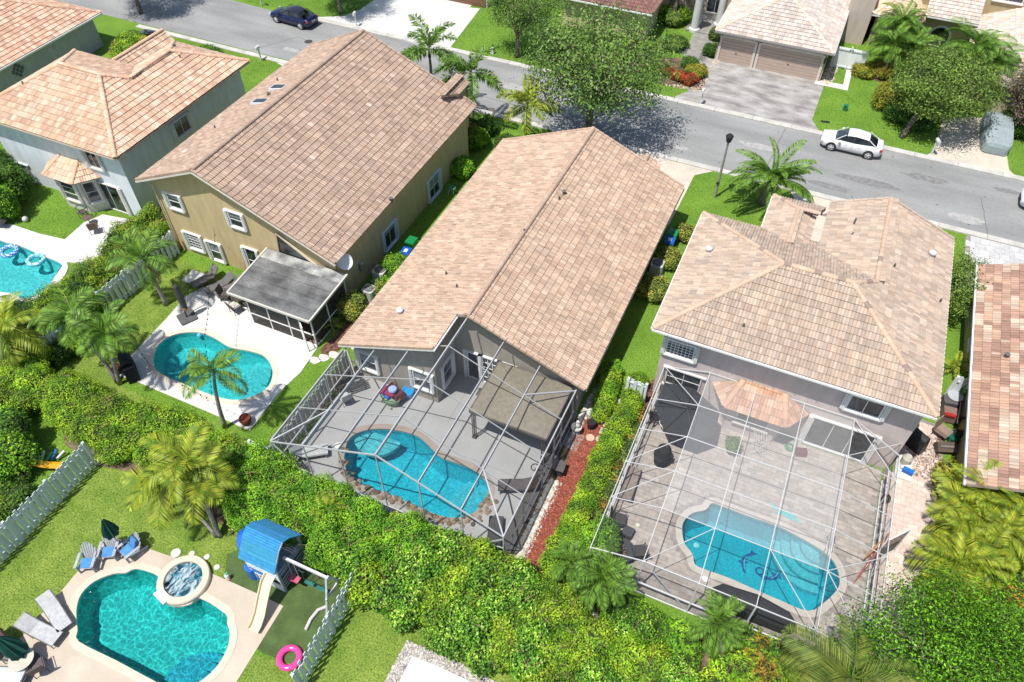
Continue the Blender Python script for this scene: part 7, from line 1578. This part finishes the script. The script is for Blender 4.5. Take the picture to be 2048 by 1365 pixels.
q = (-14.77,12.22); palm('small broad-leaved palm growing in the hedge by the gabled cage', q, (q[0],q[1],1.9), 'areca', 9, .05, .55)
q = (11.65,34.97); palm('small yellow palm behind the white fence on the right', q, (q[0],q[1],.5), 'areca', 10, .05, .5)
q = (-0.28,44.43); palm('small spiky palm among the yellow shrubs of the right house', (-1.6,38.6), (-1.6,38.6,.4), 'pygmy', 14, .05, .9)
q = (-22.01,23.38); palm('tiny potted palm by the screened porch', q, (q[0],q[1],.35), 'areca', 8, .03, .35)
for i,(q,h) in enumerate((((12.12,24.90),1.7),((13.24,24.97),2.4),((14.09,27.13),2.5),((15.22,25.85),2.6),((14.13,24.51),2.5),((15.32,24.22),2.6),((12.22,23.10),1.6),((11.87,21.60),1.7))):
    palm(['areca palm arching over the side path edge','areca palm behind the one arching over the path','tall areca palm just below the roof tiles','areca palm cut by the right edge, second down','areca palm in the thick of the right clump','areca palm above the bright green tree at the edge','small areca palm beside the path shadow','lowest small areca palm by the cage corner'][i], q, (q[0]+rng.normal(0,.25),q[1]+rng.normal(0,.25),h), 'areca', 17, .06, 1.05, curve=0)
# ---------------------------------------------------------------- trees
tree('street_tree','large airy green tree shading the street in the centre', (-15.2,48.4), 2.6, (-15.0,48.8,6.4), (5.2,4.5,3.3), 'oak', 135, 115, 1.2, .25, .28, 12)
tree('round_tree','round clipped tree on a leaning trunk beside the cream driveway', (6.84,58.63), 1.9, (8.5,60.4,4.0), (3.5,3.2,2.0), 'olive', 100, 220, 1.0, .21, .2, 8, lean=(.5,.9), hollow=.55)
tree('tree','tree with bare grey limbs left of the big street tree', (-25.33,57.78), 1.8, ((-25.33,57.78)[0],(-25.33,57.78)[1]+1.2,4.6), (3.4,3.0,2.2), 'oak', 60, 260, .9, .17, .17, 7)
tree('tree','dark tree over the pale driveway at the top edge', (-44.11,58.48), 2.0, ((-44.11,58.48)[0],(-44.11,58.48)[1]+.6,4.8), (3.3,3.2,2.0), 'dark', 60, 380, .95, .17, .18, 6)
tree('tree','tree casting shade on the street at the upper left', (-61.5,50.6), 2.4, (-61.8,51.2,5.2), (3.6,3.4,2.2), 'dark', 60, 380, .95, .17, .18, 6)
tree('crape_myrtle','tree with pinkish flower heads at the right edge', (15.6,63.8), 1.6, (15.8,63.4,3.5), (2.4,3.0,2.3), 'myrtle', 80, 330, .8, .16, .12, 6)
tree('small_tree','small tree between the two right-hand houses', (10.9,38.9), 1.0, (11.1,40.3,2.3), (1.3,2.4,1.2), 'olive', 34, 170, .6, .15, .07, 6)
tree('bright_tree','broad bright green tree filling the lower right corner', (13.0,14.6), 1.6, (12.4,15.2,3.6), (5.2,4.4,2.1), 'bright', 150, 420, .9, .13, .2, 9, hollow=.3)
tree('bright_tree','bright green bush tree at the bottom edge right of the pygmy palm', (9.2,10.6), .8, (8.8,10.9,2.4), (2.6,2.0,1.6), 'bright', 60, 380, .9, .13, .12, 6)
mass('hedge','low leafy shrub bank below the flat cage at the bottom edge','hedge',[(3.60,14.84),(7.29,15.25),(8.53,14.94),(9.09,13.63),(3.66,11.19),(3.56,13.25)],1.3,.7,['bright','lime'],.2,160,aspect=.34)
# ---------------------------------------------------------------- hedges and shrub masses
mass('hedge','loose yellow-green hedge between the white deck and the lower lawn','hedge',[(-37.64,12.22),(-35.18,13.41),(-32.82,13.62),(-29.69,12.98),(-26.82,13.56),(-23.81,13.87),(-21.67,13.99),(-19.30,13.91),(-17.86,12.54),(-19.70,12.62),(-22.13,11.84),(-24.10,11.59),(-26.17,11.47),(-27.47,11.38),(-29.33,11.56),(-31.86,12.00),(-36.04,10.85)],1.5,.95,['lime','hedge','lime'],.10,520)
mass('tree_clump','dark tree clump at the left edge above the slatted fence','tree',[(-35.38,9.91),(-33.10,10.58),(-31.26,9.70),(-30.75,8.31),(-32.30,7.30)],2.2,.9,['dark','ficus'],.15,260)
mass('hedge','bright green tall hedge in front of the gabled cage','hedge',[(-20.69,13.18),(-18.94,13.65),(-17.14,13.38),(-14.28,13.33),(-11.76,13.18),(-9.93,13.18),(-10.57,11.57),(-12.72,10.86),(-15.39,10.86),(-17.43,10.63),(-19.57,10.80),(-20.32,11.94)],2.3,.95,'ficus',.10,620,hv=.12)
mass('hedge','glossy pale-edged hedge running from the gabled cage to the mulch path','hedge',[(-11.83,13.26),(-9.79,13.36),(-6.47,13.26),(-4.44,13.04),(-3.04,11.88),(-3.71,10.23),(-5.76,9.75),(-7.17,9.79),(-8.54,10.11),(-10.77,9.71),(-12.88,10.64)],2.0,.9,['glossy','glossy','hedge'],.14,430,aspect=.6)
mass('hedge','broad sunlit hedge at the bottom edge below the mulch path','hedge',[(-5.83,12.93),(-4.21,13.66),(-2.09,13.02),(-0.35,13.21),(1.47,12.24),(3.09,11.69),(3.01,10.45),(-1.44,8.44),(-2.73,9.49),(-4.86,10.27),(-4.80,11.69)],1.6,.95,['lime','glossy','hedge'],.125,520,aspect=.55)
mass('ground_cover','low bright ground cover between the hedge and the flat cage','shrub',[(-1.43,14.57),(-0.07,14.68),(1.68,14.14),(2.57,14.08),(2.40,13.09),(0.62,13.20),(-1.70,13.34)],.55,.5,'bright',.12,300)
mass('shrub','shrub with stone ring below the flat cage','shrub',[(1.18,14.19),(1.91,14.35),(2.32,13.66),(1.55,13.31)],.8,.5,'ficus',.16,260)
mass('shrub','orange-flecked star-leaved shrub right of the pygmy palm','shrub',[(3.76,14.99),(5.61,15.25),(6.58,14.46),(4.80,13.12),(3.78,13.97)],1.4,.7,['lime','croton'],.24,120,aspect=.28)
mass('hedge','dense hedge between the pale blue yard and the tan house','hedge',[(-38.25,26.50),(-36.57,26.12),(-35.66,24.61),(-35.75,23.26),(-35.87,21.43),(-35.83,19.51),(-35.10,17.78),(-35.53,16.49),(-36.76,16.38),(-37.63,17.77),(-37.61,19.91),(-37.78,22.60),(-38.30,24.78)],2.0,.72,['hedge','dark','hedge'],.11,450)
mass('shrub','green bushes below the turquoise pool at the left','shrub',[(-39.37,16.29),(-37.87,17.88),(-34.40,16.78),(-33.99,14.88),(-36.28,13.85),(-38.33,15.00)],1.7,.85,['dark','hedge'],.13,300)
mass('tree_clump','dense green tree at the left edge beside the pale blue house','tree',[(-54.55,26.40),(-50.76,26.10),(-48.50,24.58),(-47.83,23.08),(-49.65,22.25)],3.0,1.1,['ficus','dark'],.15,300)
strip('hedge','long clipped yellow-green hedge beside the red mulch path',[(-4.26,26.51),(-4.19,24.31),(-4.33,22.16),(-4.37,20.98),(-4.32,18.42),(-4.45,16.43),(-4.55,14.88)],1.25,1.15,['lime','hedge'],.10,620)
strip('hedge','short clipped bright hedge beside the centre house corner',[(-5.79,26.88),(-5.55,25.36),(-5.42,23.86)],1.15,1.2,['lime','ficus'],.10,620)
strip('hedge','rust-brown low shrubs between the long hedge and the flat cage',[(-3.67,25.23),(-3.51,22.71),(-3.55,19.76),(-3.60,18.23)],.7,.5,['croton','olive'],.12,260)
shrub('dark green bush at the lower left corner of the flat cage', (-2.94,16.55), 1.0, 2.1, ['ficus','dark'], .14)
shrub('blue-green bush below the pygmy palms', (-0.55,13.45), 1.1, 1.0, 'dark', .12)
shrub('round variegated yellow bush by the screened porch', (-21.60,24.82), .95, 1.7, 'varieg', .12, 520)
shrub('clipped green bush between the air conditioner and the blue bin', (-20.98,29.16), 1.0, 1.5, 'ficus', .11)
shrub('yellow-tipped bush in front of the narrow air conditioner', (-20.62,27.24), .8, 1.3, ['varieg','ficus'], .12)
gs = 'yellow-green bushes beside the centre house'
shrub('yellow-green bush beside the bins, uppermost of the side strip', (-5.28,39.99), .8, 1.1, 'varieg', .12, 360); shrub('yellow-green bush between the blue bin and the air conditioner', (-5.64,37.12), .95, 1.2, 'varieg', .12, 360); shrub('yellow-green bush below the air conditioner in the side strip', (-5.63,34.01), 1.05, 1.3, 'varieg', .12, 360)
shrub('green bush between the tan house and the centre roof', (-21.97,40.27), .9, 1.4, 'ficus', .14); shrub('croton with yellow and red leaves at the tan house corner', (-22.76,43.97), 1.1, 1.5, ['croton','lime'], .22, 160, aspect=.35); shrub('second croton nearer the street at the tan house corner', (-24.08,45.61), .8, 1.2, ['croton','dark'], .22, 160, aspect=.35)
shrub('low green shrub under the foxtail palm', (-20.67,44.91), .9, .8, 'dark', .14); shrub('dark shrub at the foot of the big tree', (-12.6,46.6), 1.2, .9, 'dark', .13); shrub('dark plant behind the foxtail palm', (-22.7,46.0), .9, 1.3, 'dark', .16)
shrub('bright yellow-green bush above the pale blue roof', (-55.6,43.6), 1.9, 2.2, ['yellow','lime'], .15, 260); shrub('dark green bush by the upper left street', (-48.8,44.6), 2.0, 2.0, ['ficus','dark'], .15, 260)
shrub('left orange-red shrub in the front bed', (-12.55,60.43), .75, .7, ['red','olive'], .13); shrub('right orange-red shrub in the front bed', (-10.48,59.82), .85, .8, 'red', .13); shrub('round yellow shrub beside the red ones in the front bed', (-10.19,61.13), 1.0, 1.0, 'yellow', .12, 500); shrub('round green shrub at the top of the front bed', (-11.11,62.58), .8, .8, 'dark', .12); shrub('olive spiky shrub between the red shrubs', (-11.38,60.05), .7, .7, ['olive','red'], .14)
shrub('green bush beside the garage corner', (-9.92,65.06), .7, 1.2, 'dark', .12); shrub('cluster of bushes between the walk and the big tree', (-13.15,65.30), 1.2, 1.0, ['dark','olive'], .14); shrub('yellow-green shrub near the columns', (-14.71,69.91), 1.5, 1.6, ['lime','olive'], .15); shrub('thin yellow shrub left of the garage', (-10.33,68.12), .6, 1.3, ['yellow','olive'], .13, 180)
shrub('orange and yellow croton bed left of the round tree', (2.98,67.47), 1.2, 1.0, ['croton','yellow'], .17, 300, aspect=.35); shrub('second orange and yellow croton beside it', (4.46,67.78), 1.1, 1.0, ['croton','yellow'], .17, 300, aspect=.35)
shrub('lime shrub behind the left side of the round tree', (5.39,62.70), 1.5, 2.2, 'yellow', .13, 300); shrub('dark clipped bush at the foot of the round tree', (7.21,61.66), 2.2, 1.3, 'dark', .13); shrub('dark bush below the tree at the right edge', (14.87,63.25), 1.5, 1.6, 'dark', .14)
shrub('yellow and green plants by the front wall of the right house', (-1.9,40.0), 1.0, .9, ['croton','yellow','dark'], .18, 240, aspect=.35)
shrub('leafy bush behind the white fence near the grey table', (12.34,33.52), .8, 1.4, 'ficus', .16, 240); shrub('green bush in the shade by the small tree', (11.18,42.83), .9, .8, 'dark', .13)
mass('shrub','yellow-green undergrowth beneath the areca palms','shrub',[(12.21,25.97),(15.43,27.88),(15.39,22.42),(12.14,20.71),(11.78,23.46)],.9,.7,['lime','croton','dark'],.22,150,aspect=.35)
mass('shrub','green bushes behind the slatted fence at the left edge','shrub',[(-33.36,7.70),(-31.06,8.41),(-29.35,7.77),(-29.46,6.08),(-29.89,4.75)],.8,.6,['hedge','dark'],.13,260)
shrub('fan of yellow striped leaves at the tiled roof corner', (12.14,26.72), 1.3, 1.6, ['varieg','yellow'], .38, 60, aspect=.22)
t_ = POTB; foliage(t_, [(wl(t_).x,wl(t_).y,.75,.42,.42,.4)], 'dark', .13, 500, zmin=.4)
for q, lb in (((0.99,75.39),'bush on the lawn behind the gate'),):
    shrub(lb, (3.0,78), .8, .8, 'ficus')
tree('street_tree','tree cut by the top edge left of the columns', (-14.6,69.5), 3.0, (-14.8,70.2,5.6), (2.6,2.4,1.8), 'oak', 40, 220, .9, .17, .2, 6)
# ---------------------------------------------------------------- grass blades on every lawn
N = 620000; X = rng.uniform(-58, 20, N); Y = rng.uniform(1.5, 75, N)
keep = ~((Y > 48.2) & (Y < 56.9) & (X < 40))
for P_ in COVER+[DECK_A, DECK_B, DECK_5]:
    if len(P_) > 2: keep &= ~inside_np(X, Y, P_)
for x0,y0,x1,y1 in ((-19,13.7,-6.4,41),(-35.4,25.3,-22.5,42.7),(-51,26.7,-39.3,42),(-3.1,15.3,11.7,39),(12,25,20,41),(-10,64,0,75),(-70,28,-60,45),(2.4,72.8,20,80),(10.5,65.5,20,80)):
    keep &= ~((X > x0)&(X < x1)&(Y > y0)&(Y < y1))
for L_ in pool_holes: keep &= ~inside_np(X, Y, offset_loop(L_, .35))
keep |= False
X, Y = X[keep], Y[keep]; n = len(X)
a = rng.uniform(0, 2*PI, n); hgt = rng.uniform(.03,.075,n); w_ = rng.uniform(.012,.03,n); lean = rng.uniform(.01,.05,n); b_ = rng.uniform(0,2*PI,n)
V = np.stack([np.stack([X-w_*np.cos(a),Y-w_*np.sin(a),np.full(n,.006)],1),np.stack([X+w_*np.cos(a),Y+w_*np.sin(a),np.full(n,.006)],1),np.stack([X+lean*np.cos(b_),Y+lean*np.sin(b_),hgt],1)],1).reshape(-1,3)
dry = np.clip(.5+.5*np.sin(X*.9+np.sin(Y*.7)*2)+rng.normal(0,.3,n),0,1)*((Y < 22)&(X < -3)).astype(float)
cg_ = np.array((.165,.31,.03))*(1-dry[:,None])+np.array((.25,.37,.055))*dry[:,None]; cg_ = cg_*rng.uniform(.6,1.35,(n,1))
gro = fastmesh('grass', V, np.arange(3*n).reshape(n,3), cg_, 'leaf'); tag(gro, 'short mown grass blades covering all the lawns', 'grass'); stuff(gro)
